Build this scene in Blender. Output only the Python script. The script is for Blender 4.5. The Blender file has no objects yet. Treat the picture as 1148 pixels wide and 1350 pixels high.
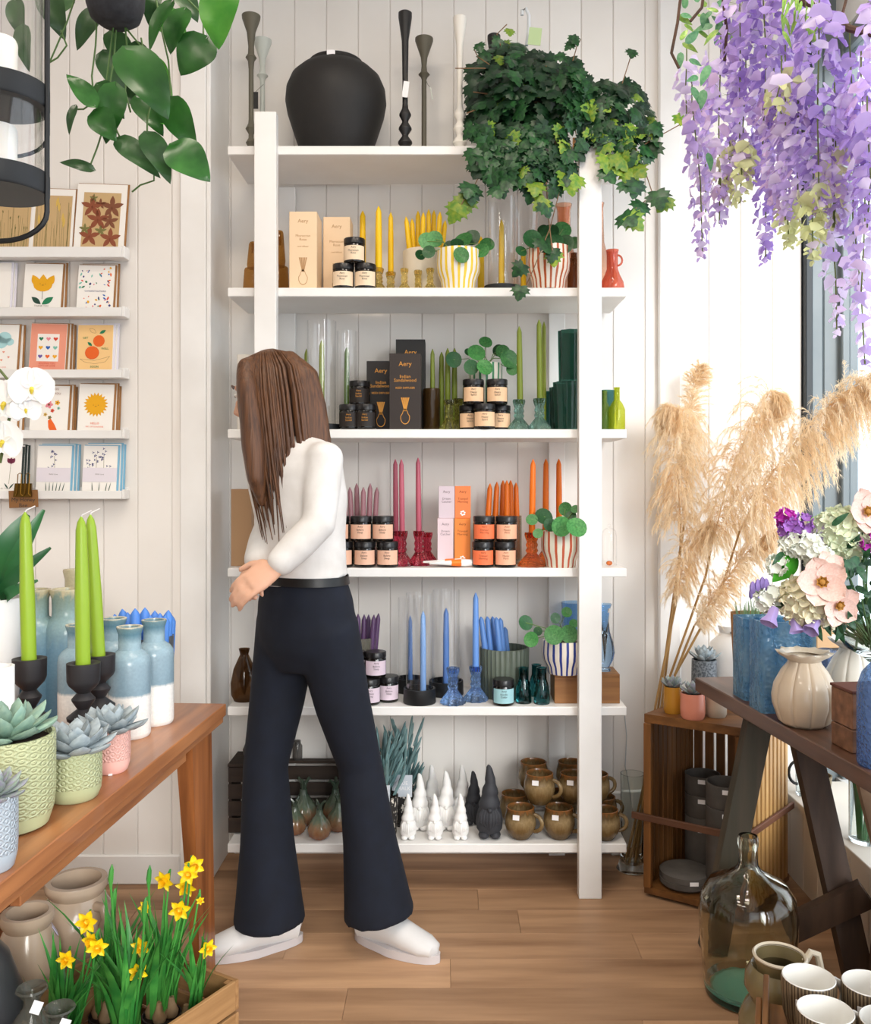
import bpy, bmesh, math, random
from math import pi, sin, cos, radians
from mathutils import Vector, Matrix
from mathutils.noise import noise as pnoise
R = random.Random(11)
SC = bpy.context.scene
COL = SC.collection
V = Vector

# ------------------------------------------------------------------ camera
cam_d = bpy.data.cameras.new('camera')
cam = bpy.data.objects.new('camera', cam_d)
COL.objects.link(cam)
cam.location = (0, 0, 1.37)
cam.rotation_euler = (pi / 2, 0, 0)
cam_d.sensor_width = 36
cam_d.lens = 32.0
cam_d.shift_x = -16 / 1350
cam_d.shift_y = -38 / 1350
cam_d.clip_start = 0.05
SC.camera = cam

# ------------------------------------------------------------------ sky and exposure
SC.view_settings.view_transform = 'Standard'
SC.view_settings.look = 'None'
SC.view_settings.gamma = 1
SC.view_settings.use_curve_mapping = False
SC.view_settings.exposure = 0.22
SC.cycles.transparent_max_bounces = 48
SC.cycles.max_bounces = 14
world = bpy.data.worlds.new('overcast_sky')
SC.world = world
world.use_nodes = True
bg = world.node_tree.nodes['Background']
bg.inputs[0].default_value = (0.88, 0.945, 1.0, 1)
bg.inputs[1].default_value = 2.2

# ------------------------------------------------------------------ lights: portals for the two shop windows, ceiling lamps
def area(name, loc, rot, sx, sy, power=0, portal=False, col=(1, 1, 1), spread=pi):
    l = bpy.data.lights.new(name, 'AREA')
    l.shape = 'RECTANGLE'; l.size = sx; l.size_y = sy
    l.energy = power; l.color = col; l.spread = spread
    if portal: l.cycles.is_portal = True
    o = bpy.data.objects.new(name, l); COL.objects.link(o)
    o.location = loc; o.rotation_euler = rot
    return o
WX = 1.47           # plane of the side shop window
area('side_window_portal', (WX + .06, 1.35, 1.65), (0, pi / 2, 0), 2.6, 4.1, portal=True)
area('front_window_portal', (.45, -1.98, 1.5), (pi / 2, 0, 0), 1.9, 2.4, portal=True)
sun_d = bpy.data.lights.new('low_daylight', 'SUN'); sun_d.energy = 2.6; sun_d.angle = radians(24); sun_d.color = (1, .97, .92)
sun = bpy.data.objects.new('low_daylight', sun_d); COL.objects.link(sun)
sun.rotation_euler = V((-.35, .9, -.30)).to_track_quat('-Z', 'Y').to_euler()
for k, (lx, ly) in enumerate(((-.9, .9), (.2, 1.2), (-.35, 1.9), (.6, 2.0), (-1.0, -.2))):
    area('ceiling_lamp', (lx, ly, 3.28), (0, 0, 0), .35, .35, 9, col=(1, .88, .74))

# ------------------------------------------------------------------ helpers
F, CX, CY, CZ = 1200.0, 590.0, 637.0, 1.37
def at(px, py, Y): return V(((px - CX) * Y / F, Y, CZ - (py - CY) * Y / F))
def X_(px, Y): return (px - CX) * Y / F
def Z_(py, Y): return CZ - (py - CY) * Y / F

def lin(c):
    # sRGB hex to linear
    if isinstance(c, str):
        c = c.lstrip('#'); c = [int(c[i:i + 2], 16) / 255 for i in (0, 2, 4)]
    return tuple(x / 12.92 if x <= .04045 else ((x + .055) / 1.055) ** 2.4 for x in c) + (1,)

MATS = {}
def _new(name):
    m = bpy.data.materials.new(name); m.use_nodes = True
    nt = m.node_tree
    return m, nt, nt.nodes, nt.links, nt.nodes['Principled BSDF']
def mat(name, col, rough=.5, col2=None, ns=6, stretch=(1, 1, 1), bump=0, bns=None, metal=0, trans=0, ior=1.45, spec=.5,
        coat=0, sss=0, rnd=0, thr=None, detail=4, sheen=0, transl=0):
    if name in MATS: return MATS[name]
    m, nt, N, L, P = _new(name)
    P.inputs['Roughness'].default_value = rough; P.inputs['Metallic'].default_value = metal
    P.inputs['Transmission Weight'].default_value = trans; P.inputs['IOR'].default_value = ior
    P.inputs['Specular IOR Level'].default_value = spec; P.inputs['Coat Weight'].default_value = coat
    P.inputs['Sheen Weight'].default_value = sheen
    if sss:
        P.inputs['Subsurface Weight'].default_value = sss; P.inputs['Subsurface Radius'].default_value = (.01, .006, .004)
    P.inputs['Base Color'].default_value = lin(col)
    tc = N.new('ShaderNodeTexCoord'); mp = N.new('ShaderNodeMapping'); mp.inputs['Scale'].default_value = stretch
    oi = N.new('ShaderNodeObjectInfo'); va = N.new('ShaderNodeVectorMath'); va.operation = 'MULTIPLY_ADD'
    L.new(tc.outputs['Object'], mp.inputs['Vector'])
    cb = N.new('ShaderNodeCombineXYZ')
    for i in range(3): L.new(oi.outputs['Random'], cb.inputs[i])
    L.new(cb.outputs[0], va.inputs[0]); va.inputs[1].default_value = (7, 13, 5); L.new(mp.outputs[0], va.inputs[2])
    out = None
    if col2 is not None:
        nz = N.new('ShaderNodeTexNoise'); nz.inputs['Scale'].default_value = ns; nz.inputs['Detail'].default_value = detail
        L.new(va.outputs[0], nz.inputs['Vector'])
        rp = N.new('ShaderNodeValToRGB')
        a, b = thr or (.35, .68)
        rp.color_ramp.elements[0].position = a; rp.color_ramp.elements[1].position = b
        rp.color_ramp.elements[0].color = lin(col); rp.color_ramp.elements[1].color = lin(col2)
        L.new(nz.outputs[0], rp.inputs[0]); out = rp.outputs[0]
    if rnd:
        hs = N.new('ShaderNodeHueSaturation')
        mr = N.new('ShaderNodeMapRange'); mr.inputs[3].default_value = 1 - rnd; mr.inputs[4].default_value = 1 + rnd
        L.new(oi.outputs['Random'], mr.inputs[0]); L.new(mr.outputs[0], hs.inputs['Value'])
        if out: L.new(out, hs.inputs['Color'])
        else: hs.inputs['Color'].default_value = lin(col)
        out = hs.outputs[0]
    if out: L.new(out, P.inputs['Base Color'])
    if bump:
        n2 = N.new('ShaderNodeTexNoise'); n2.inputs['Scale'].default_value = bns or ns; n2.inputs['Detail'].default_value = 5
        L.new(va.outputs[0], n2.inputs['Vector'])
        bp = N.new('ShaderNodeBump'); bp.inputs['Strength'].default_value = bump; bp.inputs['Distance'].default_value = .004
        L.new(n2.outputs[0], bp.inputs['Height']); L.new(bp.outputs[0], P.inputs['Normal'])
    if transl:            # thin petals and leaves let light through
        tb = N.new('ShaderNodeBsdfTranslucent'); tb.inputs[0].default_value = lin(col)
        if out: L.new(out, tb.inputs[0])
        mx = N.new('ShaderNodeMixShader'); mx.inputs[0].default_value = transl
        L.new(P.outputs[0], mx.inputs[1]); L.new(tb.outputs[0], mx.inputs[2]); L.new(mx.outputs[0], N['Material Output'].inputs[0])
    MATS[name] = m
    return m
def thin_glass(name, tint='#ffffff', gloss=.12):
    """a thin clear pane: most light straight through, the rest mirrored at grazing angles"""
    if name in MATS: return MATS[name]
    m, nt, N, L, P = _new(name)
    N.remove(P)
    tr = N.new('ShaderNodeBsdfTransparent'); tr.inputs[0].default_value = lin(tint)
    gl = N.new('ShaderNodeBsdfGlossy'); gl.inputs['Roughness'].default_value = .05
    lw = N.new('ShaderNodeLayerWeight'); lw.inputs[0].default_value = .5
    pw = N.new('ShaderNodeMath'); pw.operation = 'POWER'; pw.inputs[1].default_value = 3.0; L.new(lw.outputs['Facing'], pw.inputs[0])
    ml = N.new('ShaderNodeMath'); ml.operation = 'MULTIPLY_ADD'; ml.inputs[1].default_value = gloss * 2.2; ml.inputs[2].default_value = gloss * .12; L.new(pw.outputs[0], ml.inputs[0])
    mx = N.new('ShaderNodeMixShader')
    L.new(ml.outputs[0], mx.inputs[0]); L.new(tr.outputs[0], mx.inputs[1]); L.new(gl.outputs[0], mx.inputs[2])
    L.new(mx.outputs[0], N['Material Output'].inputs[0])
    MATS[name] = m; return m
def tinted_glass(name, tint, rough=.06, body=.45, bump=0, bs=60, mottle=None):
    """coloured glass with thick walls: tinted see-through, a little milky body colour, bright reflections"""
    if name in MATS: return MATS[name]
    m, nt, N, L, P = _new(name)
    P.inputs['Base Color'].default_value = lin(tint); P.inputs['Roughness'].default_value = rough
    P.inputs['Specular IOR Level'].default_value = .8
    tr = N.new('ShaderNodeBsdfTransparent'); tr.inputs[0].default_value = tuple(c ** .4 for c in lin(tint)[:3]) + (1,)   # a sight line crosses four walls
    mx = N.new('ShaderNodeMixShader'); mx.inputs[0].default_value = body * .6
    L.new(tr.outputs[0], mx.inputs[1]); L.new(P.outputs[0], mx.inputs[2])
    L.new(mx.outputs[0], N['Material Output'].inputs[0])
    if mottle:           # bubbles and cloudy streaks in the glass itself
        t2 = N.new('ShaderNodeTexCoord'); mp = N.new('ShaderNodeMapping'); mp.inputs['Scale'].default_value = (26, 26, 9); L.new(t2.outputs['Object'], mp.inputs[0])
        nz = N.new('ShaderNodeTexNoise'); nz.inputs['Scale'].default_value = 1; nz.inputs['Detail'].default_value = 6; L.new(mp.outputs[0], nz.inputs['Vector'])
        rp = N.new('ShaderNodeValToRGB'); rp.color_ramp.elements[0].position = .38; rp.color_ramp.elements[1].position = .66
        rp.color_ramp.elements[0].color = lin(tint); rp.color_ramp.elements[1].color = lin(mottle)
        L.new(nz.outputs[0], rp.inputs[0]); L.new(rp.outputs[0], P.inputs['Base Color'])
    if bump:
        tc = N.new('ShaderNodeTexCoord'); vo = N.new('ShaderNodeTexVoronoi'); vo.inputs['Scale'].default_value = bs
        L.new(tc.outputs['Object'], vo.inputs['Vector'])
        bp = N.new('ShaderNodeBump'); bp.inputs['Strength'].default_value = bump; bp.inputs['Distance'].default_value = .004
        L.new(vo.outputs['Distance'], bp.inputs['Height']); L.new(bp.outputs[0], P.inputs['Normal'])
    MATS[name] = m; return m
def real_glass(name, tint, rough=.02, ior=1.45, bump=0, bs=12):
    if name in MATS: return MATS[name]
    m, nt, N, L, P = _new(name)
    P.inputs['Base Color'].default_value = lin(tint); P.inputs['Roughness'].default_value = rough
    P.inputs['Transmission Weight'].default_value = 1; P.inputs['IOR'].default_value = ior
    if bump:
        tc = N.new('ShaderNodeTexCoord'); nz = N.new('ShaderNodeTexNoise'); nz.inputs['Scale'].default_value = bs
        L.new(tc.outputs['Object'], nz.inputs['Vector'])
        bp = N.new('ShaderNodeBump'); bp.inputs['Strength'].default_value = bump; bp.inputs['Distance'].default_value = .006
        L.new(nz.outputs[0], bp.inputs['Height']); L.new(bp.outputs[0], P.inputs['Normal'])
    MATS[name] = m; return m
def striped(name, base, stripe, n, width=.4, rough=.35):
    """painted vertical stripes round a pot"""
    if name in MATS: return MATS[name]
    m, nt, N, L, P = _new(name)
    P.inputs['Roughness'].default_value = rough
    tc = N.new('ShaderNodeTexCoord'); sx = N.new('ShaderNodeSeparateXYZ'); L.new(tc.outputs['Object'], sx.inputs[0])
    a = N.new('ShaderNodeMath'); a.operation = 'ARCTAN2'; L.new(sx.outputs[1], a.inputs[0]); L.new(sx.outputs[0], a.inputs[1])
    b = N.new('ShaderNodeMath'); b.operation = 'MULTIPLY'; b.inputs[1].default_value = n / (2 * pi); L.new(a.outputs[0], b.inputs[0])
    w = N.new('ShaderNodeTexNoise'); w.inputs['Scale'].default_value = 14; L.new(tc.outputs['Object'], w.inputs['Vector'])
    w2 = N.new('ShaderNodeMath'); w2.operation = 'MULTIPLY_ADD'; w2.inputs[1].default_value = .25; L.new(w.outputs[0], w2.inputs[0]); L.new(b.outputs[0], w2.inputs[2])
    c = N.new('ShaderNodeMath'); c.operation = 'FRACT'; L.new(w2.outputs[0], c.inputs[0])
    d = N.new('ShaderNodeMath'); d.operation = 'LESS_THAN'; d.inputs[1].default_value = width; L.new(c.outputs[0], d.inputs[0])
    mx = N.new('ShaderNodeMix'); mx.data_type = 'RGBA'; mx.inputs[6].default_value = lin(base); mx.inputs[7].default_value = lin(stripe)
    L.new(d.outputs[0], mx.inputs[0]); L.new(mx.outputs[2], P.inputs['Base Color'])
    MATS[name] = m; return m
def glazed(name, stops, h, rough=.25, streak=.12):
    """a dipped glaze: colours banded by height with a mottled, running edge. stops: (height share, colour)"""
    if name in MATS: return MATS[name]
    m, nt, N, L, P = _new(name)
    P.inputs['Roughness'].default_value = rough
    tc = N.new('ShaderNodeTexCoord'); sx = N.new('ShaderNodeSeparateXYZ'); L.new(tc.outputs['Object'], sx.inputs[0])
    mp = N.new('ShaderNodeMapping'); mp.inputs['Scale'].default_value = (60, 60, 14); L.new(tc.outputs['Object'], mp.inputs[0])
    nz = N.new('ShaderNodeTexNoise'); nz.inputs['Scale'].default_value = 1.6; nz.inputs['Detail'].default_value = 6; L.new(mp.outputs[0], nz.inputs['Vector'])
    a = N.new('ShaderNodeMath'); a.operation = 'DIVIDE'; a.inputs[1].default_value = h; L.new(sx.outputs[2], a.inputs[0])
    k = N.new('ShaderNodeMath'); k.operation = 'SUBTRACT'; k.inputs[1].default_value = .5; L.new(nz.outputs[0], k.inputs[0])
    b = N.new('ShaderNodeMath'); b.operation = 'MULTIPLY_ADD'; b.inputs[1].default_value = streak; L.new(k.outputs[0], b.inputs[0]); L.new(a.outputs[0], b.inputs[2])
    rp = N.new('ShaderNodeValToRGB'); e = rp.color_ramp.elements
    while len(e) < len(stops): e.new(.5)
    for i, (p, c) in enumerate(stops): e[i].position = p; e[i].color = lin(c)
    L.new(b.outputs[0], rp.inputs[0])
    sp = N.new('ShaderNodeTexNoise'); sp.inputs['Scale'].default_value = 160; L.new(tc.outputs['Object'], sp.inputs['Vector'])
    hs = N.new('ShaderNodeHueSaturation'); mr = N.new('ShaderNodeMapRange'); mr.inputs[1].default_value = .3; mr.inputs[2].default_value = .7
    mr.inputs[3].default_value = .93; mr.inputs[4].default_value = 1.05; L.new(sp.outputs[0], mr.inputs[0]); L.new(mr.outputs[0], hs.inputs['Value'])
    L.new(rp.outputs[0], hs.inputs['Color']); L.new(hs.outputs[0], P.inputs['Base Color'])
    MATS[name] = m; return m
def wood(name, c1, c2, axis=0, rough=.45, scale=3.0, rnd=.12, coat=0):
    """long grain along one object axis"""
    st = [14, 14, 14]; st[axis] = 1
    return mat(name, c1, rough, c2, ns=scale, stretch=st, bump=.12, bns=scale * 2, rnd=rnd, detail=7, thr=(.3, .7), coat=coat)

class MB:
    def __init__(s): s.v = []; s.f = []; s.m = []; s.s = []
    def add(s, vs, fs, mi=0, sm=False, M=None):
        o = len(s.v)
        s.v += [tuple(M @ V(p)) for p in vs] if M else [tuple(p) for p in vs]
        for f in fs:
            s.f.append(tuple(o + i for i in f)); s.m.append(mi); s.s.append(sm)
        return s
    def box(s, x0, x1, y0, y1, z0, z1, ch=0, mi=0, M=None):
        if ch <= 0:
            vs = [(x, y, z) for x in (x0, x1) for y in (y0, y1) for z in (z0, z1)]
            return s.add(vs, [(0, 1, 3, 2), (4, 6, 7, 5), (0, 4, 5, 1), (2, 3, 7, 6), (0, 2, 6, 4), (1, 5, 7, 3)], mi, False, M)
        X, Y, Z = (x0, x1), (y0, y1), (z0, z1); vs = []; idx = {}
        for i in (0, 1):
            for j in (0, 1):
                for k in (0, 1):
                    p = (X[i], Y[j], Z[k]); d = (ch if i == 0 else -ch, ch if j == 0 else -ch, ch if k == 0 else -ch)
                    for a in range(3):
                        q = [p[t] + (d[t] if t != a else 0) for t in range(3)]
                        idx[(i, j, k, a)] = len(vs); vs.append(q)
        g = lambda i, j, k, a: idx[(i, j, k, a)]
        fs = []
        for a in range(3):
            for e in (0, 1):
                def q(u, w):
                    t = [0, 0, 0]; t[a] = e; b, c = [n for n in range(3) if n != a]; t[b] = u; t[c] = w; return g(*t, a)
                f = [q(0, 0), q(1, 0), q(1, 1), q(0, 1)]
                fs.append(f if (e == 1) != (a == 1) else f[::-1])
        for a in range(3):
            b, c = [n for n in range(3) if n != a]
            for u in (0, 1):
                for w in (0, 1):
                    def q(e, k):
                        t = [0, 0, 0]; t[a] = e; t[b] = u; t[c] = w; return g(*t, k)
                    fs.append([q(0, b), q(1, b), q(1, c), q(0, c)])
        for i in (0, 1):
            for j in (0, 1):
                for k in (0, 1): fs.append([g(i, j, k, n) for n in range(3)])
        return s.add(vs, fs, mi, False, M)
    def lathe(s, prof, n=24, mi=0, M=None, rib=0, ribn=0, sq=None):
        vs = []; rows = []
        for r, z in prof:
            if r < 1e-6: rows.append([len(vs)]); vs.append((0, 0, z)); continue
            row = []
            for k in range(n):
                a = 2 * pi * k / n; rr = r if not ribn else r * (1 + rib * cos(ribn * a)) if rib > 0 else r * (1 + rib * max(0, cos(ribn * a)) ** 8)
                row.append(len(vs)); vs.append((rr * cos(a), rr * sin(a), z))
            rows.append(row)
        fs = []
        for A, B in zip(rows, rows[1:]):
            for k in range(n):
                k2 = (k + 1) % n
                if len(A) == 1 and len(B) == 1: break
                if len(A) == 1: fs.append((A[0], B[k2], B[k]))
                elif len(B) == 1: fs.append((A[k], A[k2], B[0]))
                else: fs.append((A[k], A[k2], B[k2], B[k]))
        return s.add(vs, fs, mi, True, M)
    def tube(s, pts, r, n=8, mi=0, M=None, cap=True, ry=None, up=None):
        pts = [V(p) for p in pts]; m = len(pts)
        rs = r if isinstance(r, (list, tuple)) else [r] * m
        rys = ry if isinstance(ry, (list, tuple)) else ([ry] * m if ry else rs)
        t0 = (pts[1] - pts[0]).normalized()
        u = V(up) if up else (V((1, 0, 0)) if abs(t0.x) < .9 else V((0, 1, 0)))
        vs = []
        for i in range(m):
            t = (pts[min(i + 1, m - 1)] - pts[max(i - 1, 0)])
            t = t.normalized() if t.length > 1e-9 else t0
            u = (u - t * u.dot(t)); u = u.normalized() if u.length > 1e-6 else t.orthogonal().normalized()
            w = t.cross(u)
            for k in range(n):
                a = 2 * pi * k / n
                vs.append(pts[i] + u * (rs[i] * cos(a)) + w * (rys[i] * sin(a)))
        fs = [(i * n + k, i * n + (k + 1) % n, (i + 1) * n + (k + 1) % n, (i + 1) * n + k) for i in range(m - 1) for k in range(n)]
        if cap: fs += [tuple(range(n))[::-1], tuple(range((m - 1) * n, m * n))]
        return s.add(vs, fs, mi, True, M)
    def ball(s, c, rx, ry=None, rz=None, n=12, m=8, mi=0, M=None):
        ry = ry or rx; rz = rz or rx
        T = Matrix.Translation(V(c)) @ Matrix.Diagonal((rx, ry, rz, 1))
        if M: T = M @ T
        return s.lathe([(sin(pi * i / m) if 0 < i < m else 0, -cos(pi * i / m)) for i in range(m + 1)], n, mi, T)
    def poly(s, pts, y=0, th=.0004, mi=0, M=None):
        """a flat print: an outline in the xz plane, a hair proud of its card"""
        n = len(pts)
        vs = [(p[0], y - th, p[1]) for p in pts]
        return s.add(vs, [tuple(range(n))], mi, False, M)

def link(o, parent=None):
    COL.objects.link(o)
    if parent: o.parent = parent
    return o
def mesh(name, mb, mats, sharp=.7):
    me = bpy.data.meshes.new(name)
    me.from_pydata(mb.v, [], mb.f)
    for m in (mats if isinstance(mats, (list, tuple)) else [mats]): me.materials.append(m)
    me.polygons.foreach_set('material_index', mb.m)
    me.polygons.foreach_set('use_smooth', mb.s)
    if any(mb.s): me.set_sharp_from_angle(angle=sharp)
    me.update()
    return me
def obj(name, mb, mats, parent=None, loc=None, rot=None, sharp=.7):
    o = bpy.data.objects.new(name, mb if isinstance(mb, bpy.types.Mesh) else mesh(name, mb, mats, sharp))
    if loc is not None: o.location = loc
    if rot is not None: o.rotation_euler = rot
    return link(o, parent)
def place(name, me, parent, M):
    o = bpy.data.objects.new(name, me); link(o, parent); o.matrix_local = M
    return o
def tag(o, label, cat, group=None, kind=None):
    o['label'] = label; o['category'] = cat
    if group: o['group'] = group
    if kind: o['kind'] = kind
    return o
def thing(name, label, cat, loc=(0, 0, 0), rz=0, group=None, rx=0):
    o = bpy.data.objects.new(name, None); COL.objects.link(o)
    o.empty_display_size = .02
    o.location = loc; o.rotation_euler = (rx, 0, rz)
    return tag(o, label, cat, group)
def struct(name, mb, mats, parent=None, loc=None):
    o = obj(name, mb, mats, parent, loc)
    if not parent: o['kind'] = 'structure'
    return o
def dup(root, loc, rz=None, label=None, group=None):
    r = root.copy(); COL.objects.link(r); r.location = loc
    if rz is not None: r.rotation_euler = (root.rotation_euler[0], 0, rz)
    if label: r['label'] = label
    if group: r['group'] = group
    for ch in root.children:
        c = ch.copy(); COL.objects.link(c); c.parent = r
        for g in ch.children:
            d = g.copy(); COL.objects.link(d); d.parent = c
    return r
def face_to(n, up=V((0, 0, 1))):
    """matrix whose z axis is n and y axis lies along up"""
    z = V(n).normalized(); y = (V(up) - z * V(up).dot(z))
    y = y.normalized() if y.length > 1e-5 else z.orthogonal().normalized()
    x = y.cross(z)
    return Matrix((x, y, z)).transposed().to_4x4()
ORD = 'first second third fourth fifth sixth seventh eighth ninth tenth eleventh twelfth thirteenth fourteenth'.split()
_txt = {}
def text_mesh(body, size, m):
    k = (body, size, m.name)
    if k in _txt: return _txt[k]
    c = bpy.data.curves.new('lettering', 'FONT'); c.body = body; c.size = size
    c.align_x = 'CENTER'; c.align_y = 'CENTER'; c.resolution_u = 2; c.space_line = 1.0
    o = bpy.data.objects.new('lettering', c); COL.objects.link(o)
    bpy.context.view_layer.update()
    me = bpy.data.meshes.new_from_object(o.evaluated_get(bpy.context.evaluated_depsgraph_get()))
    me.materials.clear(); me.materials.append(m); me.name = 'lettering'
    bpy.data.objects.remove(o); bpy.data.curves.remove(c)
    _txt[k] = me
    return me
FRONT = Matrix.Rotation(pi / 2, 4, 'X')      # text plane facing -Y
def text(body, size, m, parent, loc, sx=1):
    return place('lettering', text_mesh(body, size, m), parent, Matrix.Translation(V(loc)) @ FRONT @ Matrix.Diagonal((sx, 1, 1, 1)))

# ------------------------------------------------------------------ common materials
M_WALL = mat('painted_board_white', '#efeae4', .45, '#e9e3dc', ns=2.5, bump=.03, bns=40)
M_WHITE = mat('shelf_white_paint', '#f1efec', .4, '#e8e5e1', ns=4)
M_BASE = mat('baseboard_white', '#efede9', .4)
M_BLACK = mat('matt_black', '#1c1b1b', .45, '#242222', ns=30)
M_BLACKMETAL = mat('black_metal', '#17181a', .5)
M_GLASS = thin_glass('clear_thin_glass', '#ffffff', .3)
M_WINGLASS = thin_glass('window_pane_glass', '#fbfdff', .08)
M_INK = mat('dark_ink', '#33302f', .7)
M_GOLD = mat('copper_foil', '#c98b3d', .35, metal=.6)
M_STICKER = mat('white_price_sticker', '#f2efef', .5)
M_SOIL = mat('potting_soil', '#3a2a1f', .95, '#21170f', ns=60, bump=.6)

# ------------------------------------------------------------------ room
YB, YL = 3.38, 3.12      # rear wall behind the shelves, nearer wall with the card ledges
XR = -.814               # where the nearer wall ends
m_floorbase = mat('subfloor', '#6b4a35', .8)
fl = struct('floor', MB().box(-3.2, 3, -2, 3.5, -.06, -.012), m_floorbase)
m_plank = mat('oak_plank', '#c49c78', .4, '#7a5840', ns=1.7, stretch=(1, 9, 9), bump=.05, bns=5, rnd=.2, detail=10, thr=(.3, .85), spec=.2)
joints = {0: (.75, 1.0), 1: (-.28, 1.22), 2: (.1, 1.22), 3: (.223, 1.22), 4: (.56, 1.035), 5: (.008, 1.22), 6: (-.27, 1.25)}
for row in range(13):
    y1 = 2.922 + .15 * (3 - row); y0 = y1 - .15
    j, ln = joints.get(row, (R.uniform(-.5, .5), 1.22))
    x = j - 2 * ln
    while x < 2.4:
        if x + ln > -2.2:
            o = obj('plank', MB().box(-ln / 2 + .0004, ln / 2 - .0004, -.0746, .0746, -.012, 0, .0006), m_plank, fl, (x + ln / 2, (y0 + y1) / 2, R.uniform(-.0004, 0)))
        x += ln
def board_wall(name, y, x0, x1, phase, z0=0, z1=3.32, w=.1183, facing=1):
    b = struct(name, MB().box(x0, x1, y + .0045, y + .06, z0, z1), M_WALL)
    k = math.floor((x0 - phase) / w)
    while phase + k * w < x1:
        a, c = max(x0, phase + k * w), min(x1, phase + (k + 1) * w)
        if c - a > .01:
            obj('board', MB().box(a + .0012, c - .0012, y, y + .0046, z0, z1, .0022), M_WALL, b)
        k += 1
    return b
board_wall('wall_back', YB, -.92, 1.315, -.0958)
board_wall('wall_left', YL, -2.6, XR, -1.063, w=.117)
struct('trim_1', MB().box(XR - .012, XR + .003, YL - .006, YB, 0, 3.32, .003), M_WHITE)
struct('trim_2', MB().box(.778, .862, YB - .028, YB - .001, 0, 3.32, .006), M_WHITE)
struct('trim_3', MB().box(XR - .10, XR - .012, YL - .012, YL - .001, 0, 3.32, .003), M_WHITE)
struct('baseboard_left', MB().box(-2.6, XR - .1, YL - .016, YL - .001, 0, .10, .004), M_BASE)
bb = MB().box(-.79, 1.2, YB - .018, YB - .001, 0, .17, .004); bb.box(.60, 1.2, YB - .035, YB - .018, 0, .235, .005)
struct('baseboard_back', bb, M_BASE)
struct('ceiling', MB().box(-3.2, 1.8, -2, 3.5, 3.32, 3.38), M_WHITE)
struct('wall_side', MB().box(-2.66, -2.6, -2, 3.2, 0, 3.32), M_WALL)
# side shop window with slate grey frame over a low display platform
M_SLATE = mat('slate_blue_paint', '#767f82', .4, '#6c767a', ns=5)
M_SLATED = mat('dark_slate_paint', '#2c3236', .5)
struct('wall_right', MB().box(WX - .03, WX + .1, -2, 3.5, 0, .28), M_WALL)
w = struct('window_1', MB().box(1.318, 1.345, YB - .03, YB + .06, 0, 3.32, .004), M_SLATED)
obj('jamb', MB().box(1.345, 1.388, YB - .015, YB + .06, 0, 3.32, .004), M_SLATE, w)
obj('jamb', MB().box(1.394, WX + .03, YB - .005, YB + .06, 0, 3.32, .004), M_SLATE, w)
obj('glazing_bar', MB().box(WX - .02, WX + .04, 3.345, 3.375, .28, 3.0, .004), M_SLATE, w)
obj('glazing_bar', MB().box(WX - .02, WX + .04, -.7, 3.345, 2.95, 3.02, .006), M_SLATE, w)
obj('glazing_bar', MB().box(WX - .02, WX + .04, 1.25, 1.31, .28, 2.95, .006), M_SLATE, w)
obj('glazing_bar', MB().box(WX - .02, WX + .04, -.76, -.7, .28, 3.02, .006), M_SLATE, w)
obj('pane', MB().box(WX + .005, WX + .011, 1.31, 3.345, .28, 2.95), M_WINGLASS, w)
obj('pane', MB().box(WX + .005, WX + .011, -.7, 1.25, .28, 2.95), M_WINGLASS, w)
struct('trim_4', MB().box(WX - .03, WX + .1, -.76, 3.4, 3.02, 3.32), M_WHITE)
struct('trim_5', MB().box(WX - .03, WX + .1, -2, -.76, .28, 3.32), M_WHITE)
wf = MB().box(-2.66, -.5, -2.08, -2.0, 0, 3.32); wf.box(-.5, 1.4, -2.08, -2.0, 2.7, 3.32); wf.box(-.5, 1.4, -2.08, -2.0, 0, .3); wf.box(1.4, 1.6, -2.08, -2.0, 0, 3.32)
struct('wall_front_unseen', wf, M_WALL)  # unseen wall, added with a narrowed opening to cut light from behind
# ------------------------------------------------------------------ the open shelf unit
SH = [2.497, 2.023, 1.550, 1.086, .623, .165]
SF, SB = 3.04, 3.345
unit = thing('shelf_unit', 'tall white painted open shelf unit of six boards between square posts', 'shelf', (0, 0, 0))
for i, z in enumerate(SH):
    obj('shelf_board', MB().box(-.735, .598, SF, SB, z - .030, z, .0025), M_WHITE, unit)
for x0, x1, y0, y1, z1 in ((-.6375, -.565, 2.998, 3.04, 2.595), (.4325, .5075, 2.998, 3.04, 2.595)):
    obj('post', MB().box(x0, x1, y0, y1, 0, z1, .002), M_WHITE, unit)
for x0, x1 in ((-.622, -.560), (.372, .432)):
    obj('rear_post', MB().box(x0, x1, SB + .001, SB + .022, 0, 2.46, .002), M_WHITE, unit)
def on(i, px, Y): return V((X_(px, Y), Y, SH[i] + .0004))
def Hh(i, py, Y): return Z_(py, Y) - SH[i]

# ---- candle jars
M_JAR = mat('black_glass_jar', '#15120f', .12, spec=.6)
M_LID = mat('black_jar_lid', '#1a1819', .3)
JR = .0365
jar_me = mesh('jar', MB().lathe([(0, 0), (.032, 0), (.0355, .003), (.0365, .008), (.0365, .062), (.034, .067), (.0, .067)], 24), M_JAR)
lid_me = mesh('lid', MB().lathe([(.0352, .0665), (.0365, .0675), (.0365, .084), (.035, .0862), (0, .0862)], 24), M_LID)
def label_arc(z0, z1, ang=1.15, r=.0369, n=14):
    b = MB(); vs = []; fs = []
    for k in range(n + 1):
        a = -pi / 2 + ang * (2 * k / n - 1)
        vs += [(r * cos(a), r * sin(a), z0), (r * cos(a), r * sin(a), z1)]
    for k in range(n): fs.append((2 * k, 2 * k + 2, 2 * k + 3, 2 * k + 1))
    return b.add(vs, fs, 0, True)
_lab = {}
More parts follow.
